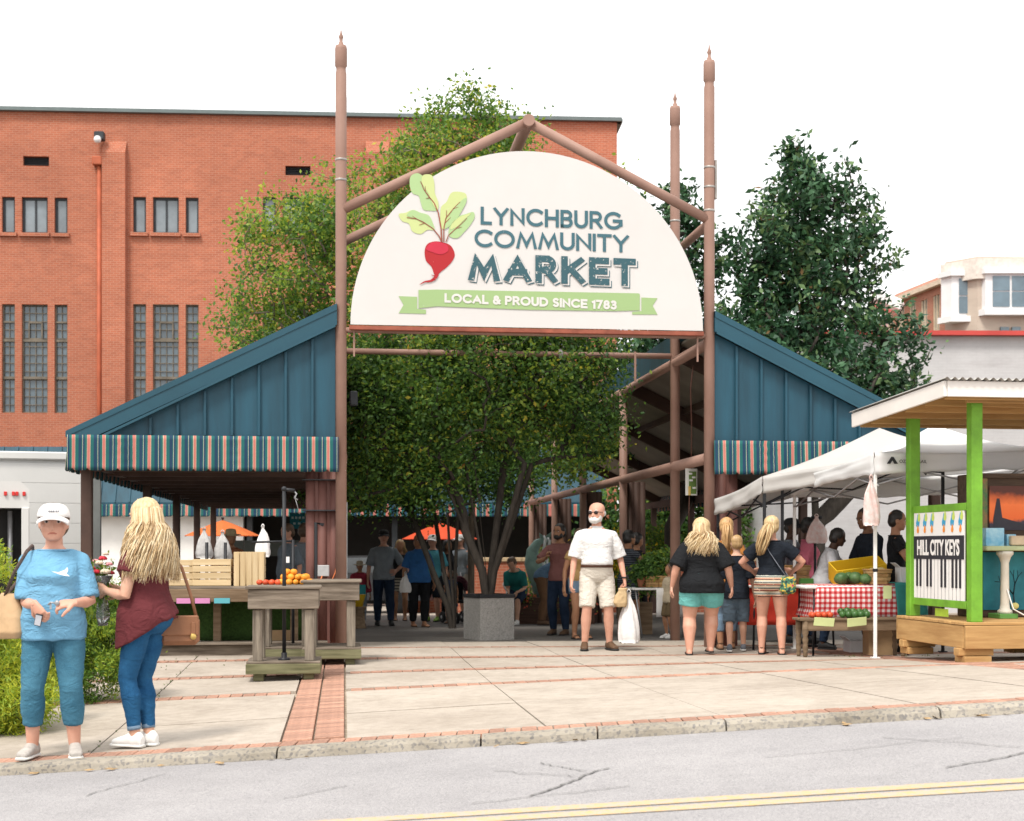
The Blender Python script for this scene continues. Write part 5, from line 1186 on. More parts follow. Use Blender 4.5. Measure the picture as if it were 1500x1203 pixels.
def cloth(name, label, w_, dp, h, drop, m, loc, rz, per=.055, seed=1, group=None, front_only=False):
    """cloth lying on a table: top plus hanging skirts with folds, UVs in cloth cells"""
    nx, ny = 40, 16; ext = drop; verts = []; uvs = []; idx = {}
    W2, D2 = w_/2, dp/2
    for i in range(nx+1):
        for j in range(ny+1):
            s_ = -W2-ext+(w_+2*ext)*i/nx; t_ = -D2-ext+(dp+ext)*j/ny
            ox = max(0, abs(s_)-W2); oy = max(0, -t_-D2); x = math.copysign(min(abs(s_), W2), s_); y = max(t_, -D2); dr = min(max(ox, oy), ext); f = dr/ext
            z = h-dr if dr > 0 else h; wv = .02*f*math.sin(s_*19+seed)+.012*f*math.sin(t_*23+seed)
            if oy > 0: y -= .012+wv
            if ox > 0: x += math.copysign(.012+wv+.02*f, s_)
            verts.append((x, y, z)); uvs.append((s_/per, t_/per))
    fs = [(i*(ny+1)+j, (i+1)*(ny+1)+j, (i+1)*(ny+1)+j+1, i*(ny+1)+j+1) for i in range(nx) for j in range(ny)]
    me = bpy.data.meshes.new(name); me.from_pydata(verts, [], fs); uv = me.uv_layers.new(name='UVMap')
    for l in me.loops: uv.data[l.index].uv = uvs[l.vertex_index]
    me.materials.append(m); me.polygons.foreach_set('use_smooth', [True]*len(fs)); me.update(); o = add_mesh(name, me, None, loc); o.rotation_euler = (0, 0, rz); o.modifiers.new('t', 'SOLIDIFY').thickness = .004; tag(o, label, 'tablecloth', group); return o
def fold_table(label, loc, rz, w_, dp, h, m, legm=M_BLACK, grp='folding tables'):
    t = thing('folding_table', label, 'table', loc, rz, grp); b = MB(); b.box((0, 0, h-.02), (w_, dp, .035), .01); b.build('table_top', m, t)
    for sx in (-1, 1):
        for sy in (-1, 1): b = MB(); b.tube([(sx*(w_/2-.12), sy*(dp/2-.06), h-.04), (sx*(w_/2-.1), sy*(dp/2-.04), 0)], .014, 8); b.build('leg', legm, t)
    return t
tx, td = XW(1248, 16.8), 16.8; tzg = zg(tx, td)
fold_table('folding table under the red gingham cloth', (tx, td, tzg), R(5), 1.32, .7, .82, M_WHT)
cloth('gingham_cloth', 'red and white gingham tablecloth under the white tent', 1.16, .7, .826, .37, M_GING, (tx+.06, td, tzg), R(5), .06)
fold_table('white topped folding table standing behind the girl in patterned shorts', (XW(1155, 17.9), 17.9, 0), R(3), 1.2, .6, .80, M_WHT)
cloth('red_cloth', 'plain red tablecloth hanging from the table behind the girl', .95, .6, .80, .5, mat('red_fabric', (.50, .035, .018), .8, .1, 3), (XW(1138, 17.95), 17.95, .006), R(3))
tc_ = MB(); tc_.sheet(lambda a, c: (-.17+.36*a+.02*c, -.35-.03-.02*math.sin(a*7+c*3)*c-.03*c, .85-.40*c+.012*math.sin(a*9)), 14, 10); tc_.sheet(lambda a, c: (-.17+.36*a, -.36+.3*c, .85+.006), 10, 6)
o = tc_.build('teal_cloth', mat('teal_towel', (.025, .19, .17), .85, .18, 5, .4, 30), None, (XW(1312, 16.8), 16.72, tzg), R(5)); o.modifiers.new('t', 'SOLIDIFY').thickness = .006; tag(o, 'teal cloth hanging over the right end of the gingham table', 'cloth')
pc = MB(); pc.box((0, 0, 0), (.095, .006, .15)); o = pc.build('price_card', mat('lime_card', (.66, .74, .36), .7, .05), None, (XW(1299, 16.3), 16.27, tzg+.75), R(5)); tag(o, 'pale green price card pinned on the teal cloth', 'card', 'price cards')
# front bench with turned legs
bx, bdp = XW(1246, 16.15), 16.15; bz = zg(bx, bdp); be = thing('low_bench', 'old brown wooden bench with turned legs in front of the gingham table', 'bench', (bx, bdp, bz), R(5))
b = MB(); b.box((0, 0, .425), (1.25, .34, .028), .006); b.build('top', M_WBR, be); b = MB(); b.box((0, -.14, .355), (1.16, .025, .11), .004); b.build('apron', M_WBR, be); b = MB(); b.box((0, .14, .355), (1.16, .025, .11), .004); b.build('apron', M_WBR, be)
for sx in (-1, 1):
    for sy in (-1, 1): b = MB(); b.lathe([(.02, 0), (.028, .03), (.022, .06), (.034, .1), (.026, .15), (.036, .2), (.024, .24), (.036, .27), (.036, .41)], 10, (sx*.56, sy*.13, 0)); b.build('leg', M_WBR, be)
for (px, w_, lab, tl) in ((1207, .23, 'pale green price card hanging from the bench under the tomatoes', .06), (1255, .22, 'pale green price card hanging from the bench under the peppers', -.1)):
    b = MB(); b.box((0, 0, 0), (w_, .006, .095)); o = b.build('price_card', MATS['lime_card'], None, (XW(px, 15.96), 15.955, bz+.40), R(5)); o.rotation_euler = (.25, tl, R(5)); tag(o, lab, 'card', 'price cards')
ball_item('tomato', 'red tomato in the row on the left end of the low bench', 'tomato', 'bench tomatoes', M_TOM, .038, [(XW(1190, 16.1)+i*.066, 16.08+j*.075+.006*i, bz+.472) for i in range(4) for j in range(2)])
ball_item('green_pepper', 'green pepper in the heap on the low bench', 'pepper', 'bench peppers', M_PEP, .045, [(XW(1233, 16.1)+i*.068, 16.06+j*.08, bz+.478+.03*(j == 1)) for i in range(5) for j in range(2)])
ball_item('watermelon', 'dark green melon on the gingham cloth beside the basket', 'melon', 'melons', M_MEL, .088, [(XW(1232, 16.6), 16.6, tzg+.90), (XW(1252, 16.65), 16.62, tzg+.905), (XW(1268, 16.55), 16.55, tzg+.895), (XW(1242, 16.8), 16.78, tzg+.90)], .8, ['dark green melon on the gingham cloth, leftmost of the front row', 'dark green melon on the gingham cloth, middle of the front row', 'dark green melon on the gingham cloth, nearest the basket', 'dark green melon on the gingham cloth, behind the front row'])
# yellow crate held on the table, basket, boxes
yc = thing('yellow_crate', 'yellow plastic crate tilted on the table in front of the seller', 'crate', (XW(1256, 17.05), 17.05, tzg+.86), R(5)); M_YC = mat('yellow_plastic', (.66, .43, .02), .45, .06, 2)
rt = Matrix.Rotation(-.13, 3, 'Y') @ Matrix.Rotation(.35, 3, 'X')
for (c, s_, nm) in (((0, -.15, .12), (.6, .014, .22), 'side'), ((0, .15, .12), (.6, .014, .22), 'side'), ((-.3, 0, .12), (.014, .29, .22), 'end'), ((.3, 0, .12), (.014, .29, .22), 'end'), ((0, 0, .01), (.6, .3, .012), 'bottom')): b = MB(); b.box(rt @ Vector(c), s_, .003, rt); b.build(nm, M_YC, yc)
for i in range(5):
    b = MB(); b.box(rt @ Vector((-.24+.12*i, -.16, .12)), (.012, .01, .2), 0, rt); b.build('rib', M_YC, yc)
def basket(label, loc, w_, dp, h, rz=0, grp='baskets'):
    t = thing('basket', label, 'basket', loc, rz, grp); m1, m2 = wood('splint_a', (.46, .28, .11), (.58, .38, .18), 4.), wood('splint_b', (.34, .19, .07), (.46, .28, .12), 4.); n, rows = 18, 4
    pt = lambda k, z: (lambda a: Vector((w_/2*(.84+.16*z/h)*max(-1, min(1, 1.25*math.cos(a))), dp/2*(.84+.16*z/h)*max(-1, min(1, 1.25*math.sin(a))), z)))(2*math.pi*k/n)
    for r_ in range(rows):
        b = MB(); z0, z1 = h*r_/rows+.003, h*(r_+1)/rows-.003
        for k in range(n):
            s_ = 1+.025*(1 if (k+r_) % 2 else -1); s2 = 1+.025*(1 if (k+1+r_) % 2 else -1); q = [pt(k, z0), pt(k+1, z0), pt(k+1, z1), pt(k, z1)]; q = [Vector((v.x*f, v.y*f, v.z)) for v, f in zip(q, (s_, s2, s2, s_))]; b.add(q, [(0, 1, 2, 3)], False)
        o = b.build('splint', m1 if r_ % 2 else m2, t); o.modifiers.new('t', 'SOLIDIFY').thickness = .005
    b = MB(); b.tube([pt(k, h) for k in range(n+1)], .01, 6, cap=False); b.build('rim', m2, t); b = MB(); b.box((0, 0, .01), (w_*.7, dp*.7, .012)); b.build('bottom', m2, t); return t
basket('woven splint basket of pale squash on the gingham cloth', (XW(1284, 16.65), 16.62, tzg+.83), .29, .24, .17, .1)
ball_item('squash', 'pale squash in the woven basket', 'squash', 'squash in basket', mat('squash_skin', (.62, .50, .22), .5, .2, 6), .05, [(XW(1284, 16.65)+dx, 16.62+dy, tzg+.98) for dx, dy in ((-.06, 0), (.05, .02), (0, -.05), (.01, .07))], .92, ['pale squash at the left of the woven basket', 'pale squash at the right of the woven basket', 'pale squash at the front of the woven basket', 'pale squash at the back of the woven basket'])
carton('white carton standing on the table beside the green post', (XW(1326, 16.6), 16.6, tzg+.83), (.17, .2, .2), .05, M_CARDW, grp='cartons under the tent')
carton('white printed carton on the ground under the bench', (XW(1258, 17.3), 17.3, zg(4, 17.3)), (.3, .25, .14), .1, M_CARDW, grp='cartons under the tent'); carton('tall brown carton under the table behind the bench', (XW(1287, 16.8), 16.8, zg(4.2, 16.8)), (.3, .3, .37), .0, M_CARD, grp='cartons under the tent')
b = MB(); b.box((0, 0, .04), (.16, .12, .08), .006); o = b.build('berry_box', mat('green_tray', (.05, .16, .03), .6), None, (XW(1181, 17.6), 17.6, .80), 0); tag(o, 'small green berry box on the table behind the girl', 'box')
basket('splint basket on the table behind the tent leg', (XW(1165, 17.9), 17.95, .79), .36, .26, .24, .2)

# ================================================================== green kiosk with piano
KZ = zg(4.5, 14.2); KA = 8.3
kx = Vector((4.47, 14.0, KZ)); ki = thing('green_kiosk', 'open timber kiosk with lime green posts and corrugated roof', 'kiosk', kx, R(KA))
M_GRN = mat('lime_paint', (.145, .345, .028), .55, .2, 5, .2, 40); M_CORR = mat('corrugated_metal', (.33, .32, .30), .5, .2, 3, metal=.3); M_WHF = mat('white_fascia', (.74, .70, .66), .7, .05, 2)
DK = .40; KW, KD = 2.75, 1.5
for i in range(11): b = MB(); b.box((KW/2-.1, -.1+.05+i*(KD+.1)/11+.02, DK-.014), (KW+.02, (KD+.1)/11-.007, .028), .004); b.build('deck_board', M_WDECK, ki)
for (c, s_, m) in (((KW/2-.1, -.105, DK-.145), (KW, .04, .225), M_WDECK), ((KW/2-.1, KD+.0, DK-.145), (KW, .04, .225), M_WDECK), ((-.085, KD/2-.05, DK-.143), (.04, KD+.05, .22), M_WDECKY), ((KW-.12, KD/2-.05, DK-.143), (.04, KD+.05, .22), M_WDECKY)): b = MB(); b.box(c, s_, .005); b.build('rim_joist', m, ki)
for u in (.12, 1.3, 2.5):
    for v in (.0, 1.3):
        b = MB(); b.box((u-.08, v, .11), (.36, .12, .075), .006); b.build('block', M_WDECK, ki); b = MB(); b.box((u-.08, v+.01, .035), (.28, .22, .07), .006); b.build('block', M_WDECK, ki)
ZR = 2.62                                            # underside of roof frame above the kiosk ground
for (u, v) in ((.05, .0), (.02, 1.36), (2.5, 0), (2.5, 1.36)): b = MB(); b.box((u, v, (DK+ZR)/2), (.115, .115, ZR-DK), .006); b.build('post', M_GRN, ki)
for z in (1.53, .56): b = MB(); b.box((.02, .68, z), (.06, 1.22, .075), .004); b.build('rail', M_GRN, ki)
ru0, ru1, rv0, rv1 = -.4, 3.0, -.32, 2.0; zf, zb = 2.70, 2.60          # roof falls a little to the back
rz_ = lambda v: zf+(zb-zf)*(v-rv0)/(rv1-rv0)
for v in (-.2, .25, .7, 1.15, 1.6, 1.9): b = MB(); b.box(((ru0+ru1)/2, v, rz_(v)-.08), (ru1-ru0-.1, .04, .13), .003); b.build('joist', M_WDECK, ki)
b = MB(); b.box(((ru0+ru1)/2, (rv0+rv1)/2, (zf+zb)/2-.006), (ru1-ru0-.06, rv1-rv0-.06, .012), 0, Matrix.Rotation(math.atan2(zb-zf, rv1-rv0), 3, 'X')); b.build('roof_boards', M_WDECK, ki)
for (a, c) in (((ru0, rv0, zf-.06), (ru0, rv1, zb-.06)), ((ru1, rv0, zf-.06), (ru1, rv1, zb-.06))): b = MB(); b.bar(a, c, .03, .15, .003); b.build('fascia', M_WHF, ki)
b = MB(); b.bar((ru0+.017, rv0, zf-.062), (1.3, rv0, zf-.062), .03, .15, .003); b.build('fascia', M_WHF, ki); b = MB(); b.bar((1.304, rv0, zf-.06), (ru1-.017, rv0, zf-.06), .03, .15, .003); b.build('fascia', M_WHF, ki)
b = MB(); b.sheet(lambda a, c: (ru0-.03+(ru1-ru0+.06)*a, rv0-.06+(rv1-rv0+.1)*c, rz_(rv0+(rv1-rv0)*c)+.032+.014*math.sin(a*(ru1-ru0)/.076*2*math.pi)), 280, 2, thick=(0, 0, -.004)); b.build('corrugated_sheet', M_CORR, ki)
for v in (-.02, 1.37): b = MB(); b.box((1.26, v-.09 if v < .5 else v+.09, ZR-.02), (2.7, .04, .14), .004); b.build('header', M_WDECK, ki)
# keyboard banner on the left side, facing left
kb = thing('keys_banner', 'white banner with black lettering and piano keys on the kiosk side', 'banner', ki.matrix_basis @ Vector((-.0, .69, .6)), R(KA-90))
M_BAN = mat('banner_white', (.76, .74, .72), .6, .04, 4, .06, 6); M_BBK = mat('banner_black', (.022, .022, .03), .6, .1)
BWd, BH = 1.17, .92
b = MB(); b.box((0, .0, BH/2), (BWd, .012, BH)); b.build('sheet', M_BAN, kb)
b = MB(); b.box((0, -.0085, BH*.575), (BWd-.002, .004, .26*BH)); b.build('band', M_BBK, kb)
nk = 14
for i in range(nk):
    if i: b = MB(); b.box((-BWd/2+BWd*i/nk, -.0085, BH*.2225), (.006, .003, BH*.44)); b.build('key_line', MATS.get('key_grey') or mat('key_grey', (.35, .35, .35)), kb)
for i in (1, 2, 4, 5, 8, 9, 11, 12, 13): b = MB(); b.box((-BWd/2+BWd*(i)/nk, -.009, BH*.29), (BWd/nk*.5, .005, BH*.31)); b.build('black_key', M_BBK, kb)
me = text_mesh('HILL CITY KEYS', .2, .0015, .006, 'CENTER', 1.0); co = np.empty(len(me.vertices)*3); me.vertices.foreach_get('co', co); co = co.reshape(-1, 3); mn, mx_ = co.min(0), co.max(0)
co[:, 0] = ((co[:, 0]-mn[0])/(mx_[0]-mn[0])-.5)*BWd*.84; co[:, 1] = (co[:, 1]-mn[1])/(mx_[1]-mn[1])*.165; me.vertices.foreach_set('co', co.ravel()); me.materials.clear(); me.materials.append(mat('banner_letters', (.74, .72, .70), .6, .02))
o = add_mesh('lettering', me, kb, (0, -.0125, BH*.575-.0825)); o.rotation_euler = (R(90), 0, 0)
drop_ = [(0, .14), (.022, .10), (.034, .05), (.026, .012), (0, 0), (-.026, .012), (-.03, .05), (-.014, .09)]
for i, cx in enumerate((-.49, -.32, -.15, .13, .32, .5)):
    for (m, col, s_, ox, oz) in (('drop_blue', (.04, .32, .55), 1.0, 0, .06), ('drop_green', (.50, .62, .12), .75, .03, .12), ('drop_orange', (.78, .27, .04), .62, .005, .0)):
        b = MB(); b.prism([(cx+ox+x*s_*1.3, BH*.74+oz+z*s_) for x, z in drop_], (0, -.008-(.001 if m == 'drop_blue' else .002 if m == 'drop_green' else .003), 0), (1, 0, 0), (0, 0, 1), (0, .002, 0)); b.build('drop_print', mat(m, col, .6, .05), kb)
# lime note below the banner
b = MB(); b.box((0, 0, 0), (.3, .006, .08)); o = b.build('lime_note', mat('lime_note', (.5, .75, .08), .6), None, ki.matrix_basis @ Vector((.06, .75, DK+.06)), R(KA-90)); tag(o, 'bright lime note leaning below the keys banner', 'note')
# upright piano
pn = thing('painted_piano', 'upright piano painted with an orange sunset above a turquoise reef', 'piano', ki.matrix_basis @ Vector((1.2, .95, DK)), R(KA))
M_PB = wood('piano_brown', (.05, .032, .022), (.10, .065, .045)); M_PT = mat('piano_tan', (.60, .47, .32), .5, .12, 5)
b = MB(); b.box((0, .1, .75), (1.46, .42, 1.5), .012); b.build('case', M_PB, pn)
def f_sun(t, N, L, tc):
    sp_ = N('ShaderNodeSeparateXYZ'); L(tc.outputs['Object'], sp_.inputs[0]); n_ = nz(N, L, tc.outputs['Object'], 3.5, 5)
    a = N('ShaderNodeMath'); a.operation = 'MULTIPLY_ADD'; a.inputs[1].default_value = .22; L(n_, a.inputs[0]); L(sp_.outputs[2], a.inputs[2])
    return ramp(N, L, a.outputs[0], [(.0, (.04, .035, .05)), (.17, (.05, .04, .06)), (.2, (.85, .15, .03)), (.36, (.90, .20, .05)), (.46, (.5, .10, .03)), (.50, (.10, .03, .02))])
b = MB(); b.box((0, 0, .22), (1.2, .012, .46)); o = b.build('sunset_panel', node_mat('sunset_paint', f_sun, .5), pn, (.02, -.12, .92))
b = MB(); b.prism([(-.56, .0), (-.56, .1), (-.52, .32), (-.49, .32), (-.46, .12), (-.2, .05), (-.1, .0)], (0, -.009, .0), (1, 0, 0), (0, 0, 1), (0, .006, 0)); b.build('sunset_rock', mat('rock_paint', (.03, .028, .04), .5), pn, (.02, -.12, .92))
b = MB(); b.box((-.665, -.12, 1.12), (.12, .03, .66), .004); b.build('painted_stile', mat('stile_paint', (.04, .15, .06), .5, col2=(.35, .13, .05), scale=9), pn)
b = MB(); b.box((0, -.13, 1.475), (1.48, .05, .05), .006); b.build('top_rail', M_PB, pn)
b = MB(); b.box((0, -.2, .72), (1.48, .36, .05), .01); b.build('key_shelf', mat('shelf_green', (.40, .45, .26), .6, .15, 5), pn)
b = MB(); b.box((.1, -.2, .80), (1.1, .28, .1), .01); b.build('key_lid', M_PT, pn)
b = MB(); b.box((.1, -.345, .815), (.5, .004, .02)); b.box((.45, -.345, .79), (.14, .004, .05)); b.build('lid_print', mat('lid_red', (.35, .08, .05)), pn)
b = MB(); b.box((-.6, -.18, .83), (.2, .22, .2), .004); b.build('blue_block', mat('wave_blue', (.10, .38, .60), .5, col2=(.45, .68, .78), scale=6), pn)
b = MB(); b.box((-.42, -.24, .80), (.1, .1, .13), .004); b.build('blue_block', MATS['wave_blue'], pn)
for x_ in (-.5, .62):
    b = MB(); b.lathe([(.075, 0), (.075, .03), (.05, .05), (.045, .1), (.04, .52), (.05, .55), (.06, .58), (.085, .61), (.085, .64)], 14, (x_, -.3, .05)); b.build('column_leg', mat('column_cream', (.66, .62, .54), .6, .08), pn)
    b = MB(); b.box((x_, -.26, .025), (.2, .26, .05), .005); b.build('leg_foot', mat('foot_green', (.10, .26, .06), .6), pn)
b = MB(); b.box((0, -.118, .38), (1.3, .014, .60)); b.build('reef_panel', mat('reef_paint', (.006, .10, .14), .5, col2=(.02, .22, .27), scale=2.5), pn)
b = MB(); rr = random.Random(8)
def coral(p, d, l, n):
    if n == 0: return
    q = (p[0]+math.sin(d)*l, p[1]+math.cos(d)*l); b.tube([(p[0], -.127, p[1]), (q[0], -.127, q[1])], .004*n/2+.001, 4)
    for s_ in (-1, 1): coral(q, d+s_*rr.uniform(.25, .6), l*.78, n-1)
for x_ in (-.3, .0, .3): coral((x_, .1), rr.uniform(-.2, .2), .14, 4)
b.build('coral_print', mat('coral_dark', (.01, .03, .04), .5), pn)
for (x_, z_, col) in ((-.42, .3, 'a'), (-.3, .12, 'b'), (-.1, .1, 'a'), (.1, .14, 'b')):
    b = MB(); b.ball((x_, -.13, z_), (.045, .012, .035 if col == 'b' else .09)); b.build('fish_print', mat('fish_'+col, (.65, .36, .22) if col == 'a' else (.62, .55, .2), .5), pn)
# white cable and small things on the deck
b = MB(); b.tube([Vector((-.5, -.35, .3)), Vector((-.46, -.4, .1)), Vector((-.35, -.45, .03)), Vector((-.2, -.48, .015))], .008, 6); o = b.build('cable', M_LEGW, None, pn.location, R(KA)); tag(o, 'white cable lying on the kiosk deck by the piano leg', 'cable')
# ================================================================== vehicles and the back of the market
M_TRK = mat('truck_white', (.56, .555, .54), .45, .03, 1.5); M_TYRE = mat('tyre', (.02, .02, .021), .85, .2, 6); M_REDL = mat('red_lens', (.55, .03, .025), .3); M_GREYF = mat('grey_frame', (.17, .18, .175), .5, .15, 3)
def wheel(parent, c, r, w_):
    o = MB().lathe([(r*.62, -w_/2), (r*.95, -w_/2), (r, -w_/3), (r, w_/3), (r*.95, w_/2), (r*.62, w_/2)], 20, c, axis=(1, 0, 0)).build('wheel', M_TYRE, parent); MB().lathe([(.02, -w_/2-.01), (r*.6, -w_/2+.02), (r*.6, w_/2-.02), (.02, w_/2+.01)], 16, c, axis=(1, 0, 0)).build('rim', M_STEEL, o)
# box truck seen from behind, left of the shed
bt = thing('box_truck', 'large white box truck parked left of the market shed', 'truck', (-7.12, 22.9, zg(-7, 23)), R(16))
b = MB(); b.box((-.9, 2.6, 1.83), (2.7, 5.2, 2.08), .03); b.build('cargo_box', M_TRK, bt)
for sx in (-1, 1): b = MB(); b.box((-.9+sx*1.33, -.03, 1.73), (.22, .12, 2.04), .02); b.build('rear_post', M_GREYF, bt)
b = MB(); b.box((-.9, -.04, 2.82), (2.9, .1, .13), .02); b.build('rear_header', M_TRK, bt)
for i in range(6): b = MB(); b.box((-.9, -.012, .95+i*.32), (2.4, .03, .316), .004); b.build('door_panel', M_TRK, bt)
b = MB(); b.box((-.9, -.1, .62), (2.7, .16, .14), .02); b.build('bumper', M_GREYF, bt)
b = MB(); b.box((-.9, 6.2, 1.35), (2.1, 1.9, 1.7), .12); b.build('cab', M_TRK, bt)
for sx in (-1.7, -.1):
    for y in (1.2, 5.9): wheel(bt, (sx, y, .45), .45, .26)
for x_ in (-1.6, -.2): b = MB(); b.box((x_, -.19, .62), (.2, .03, .08), .005); b.build('tail_light', M_REDL, bt)
# step van at the left edge
sv_ = thing('step_van', 'white step van with red marker lights at the left edge', 'van', (XW(43, 17.2), 17.2, zg(-6, 17.2)), R(19))
ZT = 2.05
b = MB(); b.prism([(-2.0, .5), (-2.0, ZT-.12), (-1.88, ZT), (-.1, ZT), (-.0, ZT-.1), (0, .5)], (0, .3, 0), (1, 0, 0), (0, 0, 1), (0, 4.2, 0)); b.build('body', M_TRK, sv_)
b = MB(); b.prism([(-2.0, ZT-.32), (-2.0, ZT-.12), (-1.88, ZT), (-.1, ZT), (-.0, ZT-.1), (0, ZT-.32)], (0, -.04, 0), (1, 0, 0), (0, 0, 1), (0, .339, 0)); b.build('roof_lip', M_TRK, sv_)
for x_ in (-1.86, -.85, -.045): b = MB(); b.box((x_, .1, 1.1), (.09 if x_ > -.5 else .1, .38, 1.27), .01); b.build('door_post', M_TRK, sv_)
b = MB(); b.box((-.45, .29, 1.1), (.72, .03, 1.25)); b.build('door_opening', M_DARK, sv_)
b = MB(); b.box((-1.35, .06, 1.1), (.92, .05, 1.25), .01); b.build('door', M_TRK, sv_)
b = MB(); b.tube([(-.22, .2, .5), (-.22, .2, 1.7)], .03, 8); b.build('grab_bar', M_STEEL, sv_)
for x_ in (-.27, -.18, -.14, -.06): b = MB(); b.box((x_, -.05, ZT-.15), (.035, .03, .05), .005); b.build('marker_light', M_REDL, sv_)
b = MB(); b.box((-.62, -.05, ZT-.12), (.2, .03, .05), .005); b.build('marker_light', M_REDL, sv_)
b = MB(); b.box((-1., -.1, .45), (2., .2, .14), .02); b.build('bumper', M_GREYF, sv_)
for sx in (-1.7, -.25):
    for y in (1.0, 3.6): wheel(sv_, (sx, y, .36), .36, .2)
# brick wall and fountain at the back of the lane
bw = thing('garden_wall', 'low red brick garden wall with tan cap behind the fountain', 'wall', (XW(850, 36.5), 36.5, zg(2, 36.5)), R(3)); Lg = 9.
b = MB(); b.box((0, 0, .65), (Lg, .3, 1.3)); b.build('brickwork', M_RED, bw)
for i in range(9): b = MB(); b.box((-Lg/2+.5+i, 0, 1.35), (.99, .4, .1), .01); b.build('cap_stone', mat('tan_stone', (.48, .36, .22), .85), bw)
fo = thing('fountain', 'verdigris bronze fish fountain spouting water in a low brown basin', 'fountain', (XW(786, 28.5), 28.5, zg(.5, 28.5)), 0)
M_VERD = mat('verdigris', (.20, .31, .28), .6, .35, 3, .2); M_WAT = mat('falling_water', (.75, .78, .8), .2, .1, 8, .4)
M_BASIN = wood('basin_brown', (.045, .022, .014), (.085, .045, .03))
n = 10
for k in range(n):
    a0, a1 = 2*math.pi*k/n+.015, 2*math.pi*(k+1)/n-.015; b = MB(); r0, r1 = .95, 1.15
    b.prism([(r1*math.cos(a0), r1*math.sin(a0)), (r1*math.cos(a1), r1*math.sin(a1)), (r0*math.cos(a1), r0*math.sin(a1)), (r0*math.cos(a0), r0*math.sin(a0))], (0, 0, 0), (1, 0, 0), (0, 1, 0), (0, 0, .52)); b.build('basin_panel', M_BASIN, fo)
b = MB(); b.lathe([(0, .44), (.96, .44)], 30); b.build('water_surface', mat('pool_water', (.05, .09, .09), .08, .2, 3, .3, 12, spec=.8), fo)
b = MB(); cv = [(.28, .45), (.22, .7), (.05, .95), (-.08, 1.2), (-.08, 1.42), (.02, 1.58), (.14, 1.64)]; b.tube([(x_, 0, z_) for x_, z_ in cv], [(.26, .2), (.30, .22), (.24, .18), (.17, .13), (.12, .1), (.08, .06), (.05, .03)], 14); o = b.build('bronze_fish', M_VERD, fo)
b = MB(); b.prism([(.08, 1.58), (.05, 1.78), (.16, 1.7), (.3, 1.8), (.26, 1.62), (.16, 1.56)], (0, -.02, 0), (1, 0, 0), (0, 0, 1), (0, .05, 0)); b.build('tail_fin', M_VERD, fo)
b = MB(); b.prism([(.4, .85), (.62, 1.0), (.55, .78), (.4, .68)], (0, -.02, 0), (1, 0, 0), (0, 0, 1), (0, .04, 0)); b.build('side_fin', M_VERD, fo)
for (x_, z0, z1) in ((.14, 1.72, .5), (.22, 1.68, .45), (-.62, .95, .44), (-.58, .88, .44), (.18, 1.3, .45)):
    b = MB(); b.tube([(x_+.03*math.sin(k*1.3), -.2-.02*k, z0+(z1-z0)*(k/8)**1.4) for k in range(9)], [.012+.02*abs(math.sin(k*2.1)) for k in range(9)], 6); b.build('water_jet', M_WAT, fo)
# flower boxes along the basin
M_FLR = leaf_mat('coral_petal', (.75, .15, .09), .3)
rng = np.random.default_rng(77); cs = [(XW(800, 28)+rng.uniform(-.5, .9), 27.45+rng.uniform(-.1, .1), zg(.5, 28)+rng.uniform(.45, .75)) for _ in range(26)]
fl = thing('flower_box', 'box of coral flowers in front of the fountain', 'planter', (0, 0, 0)); v, q, mi = leaves(rng, cs, [(0, 0, 1)]*len(cs), 40, .06, .06, .6, 3, (.4, .2, .4)); add_mesh('flowers', np_mesh('flowers', v, q, [LM[1], LM[2], M_FLR], False, mi), fl); b = MB(); b.box((XW(812, 28), 27.45, zg(.5, 28)+.2), (1.5, .3, .42), .01); b.build('trough', M_BASIN, fl)
# plant and produce stand inside the right shed
st = thing('produce_stand', 'white clothed produce stand inside the right shed', 'table', (XW(965, 21.2), 21.2, zg(2, 21.2)), R(8)); b = MB(); b.box((0, 0, .72), (.9, .5, .03), .005); b.build('table_top', M_WHT, st)
for sx in (-1, 1):
    for sy in (-1, 1): b = MB(); b.tube([(sx*.4, sy*.2, .7), (sx*.3, sy*.22, .0)], .012, 6); b.build('leg', M_STEEL, st)
b = MB(); b.sheet(lambda a, c: (-.1+.5*a, -.26-.02*math.sin(a*14)*c, .735-.42*c), 16, 4); o = b.build('cloth_drop', M_WHT, st); o.modifiers.new('t', 'SOLIDIFY').thickness = .005
sz_ = zg(2, 21.2)+.74
for lab, px, dx in (('splint basket on the white clothed stand, left', 955, 0), ('splint basket on the white clothed stand, right', 972, .02)): basket(lab, (XW(px, 21.2), 21.15+dx, sz_), .22, .2, .16, .2)
for lab, px, d, z_, h in (('potted herb on the produce stand', 941, 21.2, sz_, .35), ('leafy pot plant behind the stand baskets', 962, 21.5, sz_, .5), ('low leafy plant at the shed column', 930, 22.4, zg(2, 22)+.5, .5)):
    tree('pot_plant', lab, (XW(px, d), d, z_), [[(0, 0, .1), (0, 0, .2)]], [(0, 0, h*.7, .2, .2, h*.4, 1)], 40, 40, .05, .07, .45, LM[:3], (.4, .4, .2), BKD, int(px), .01, group='pot plants', cat='plant', shell=.2)
    b = MB(); b.lathe([(.06, 0), (.09, .14), (.095, .15), (.08, .145), (.07, .1)], 12, (0, 0, 0)); b.build('pot', mat('terracotta', (.38, .15, .08), .8), [o for o in bpy.data.objects if o.get('label') == lab][0])
b = MB(); b.box((0, 0, .25), (.5, .3, .5), .006); o = b.build('plant_box', M_WBR, None, (XW(930, 22.4), 22.4, zg(2, 22.4)), .1); tag(o, 'brown wooden box under the leafy plant by the shed column', 'box')
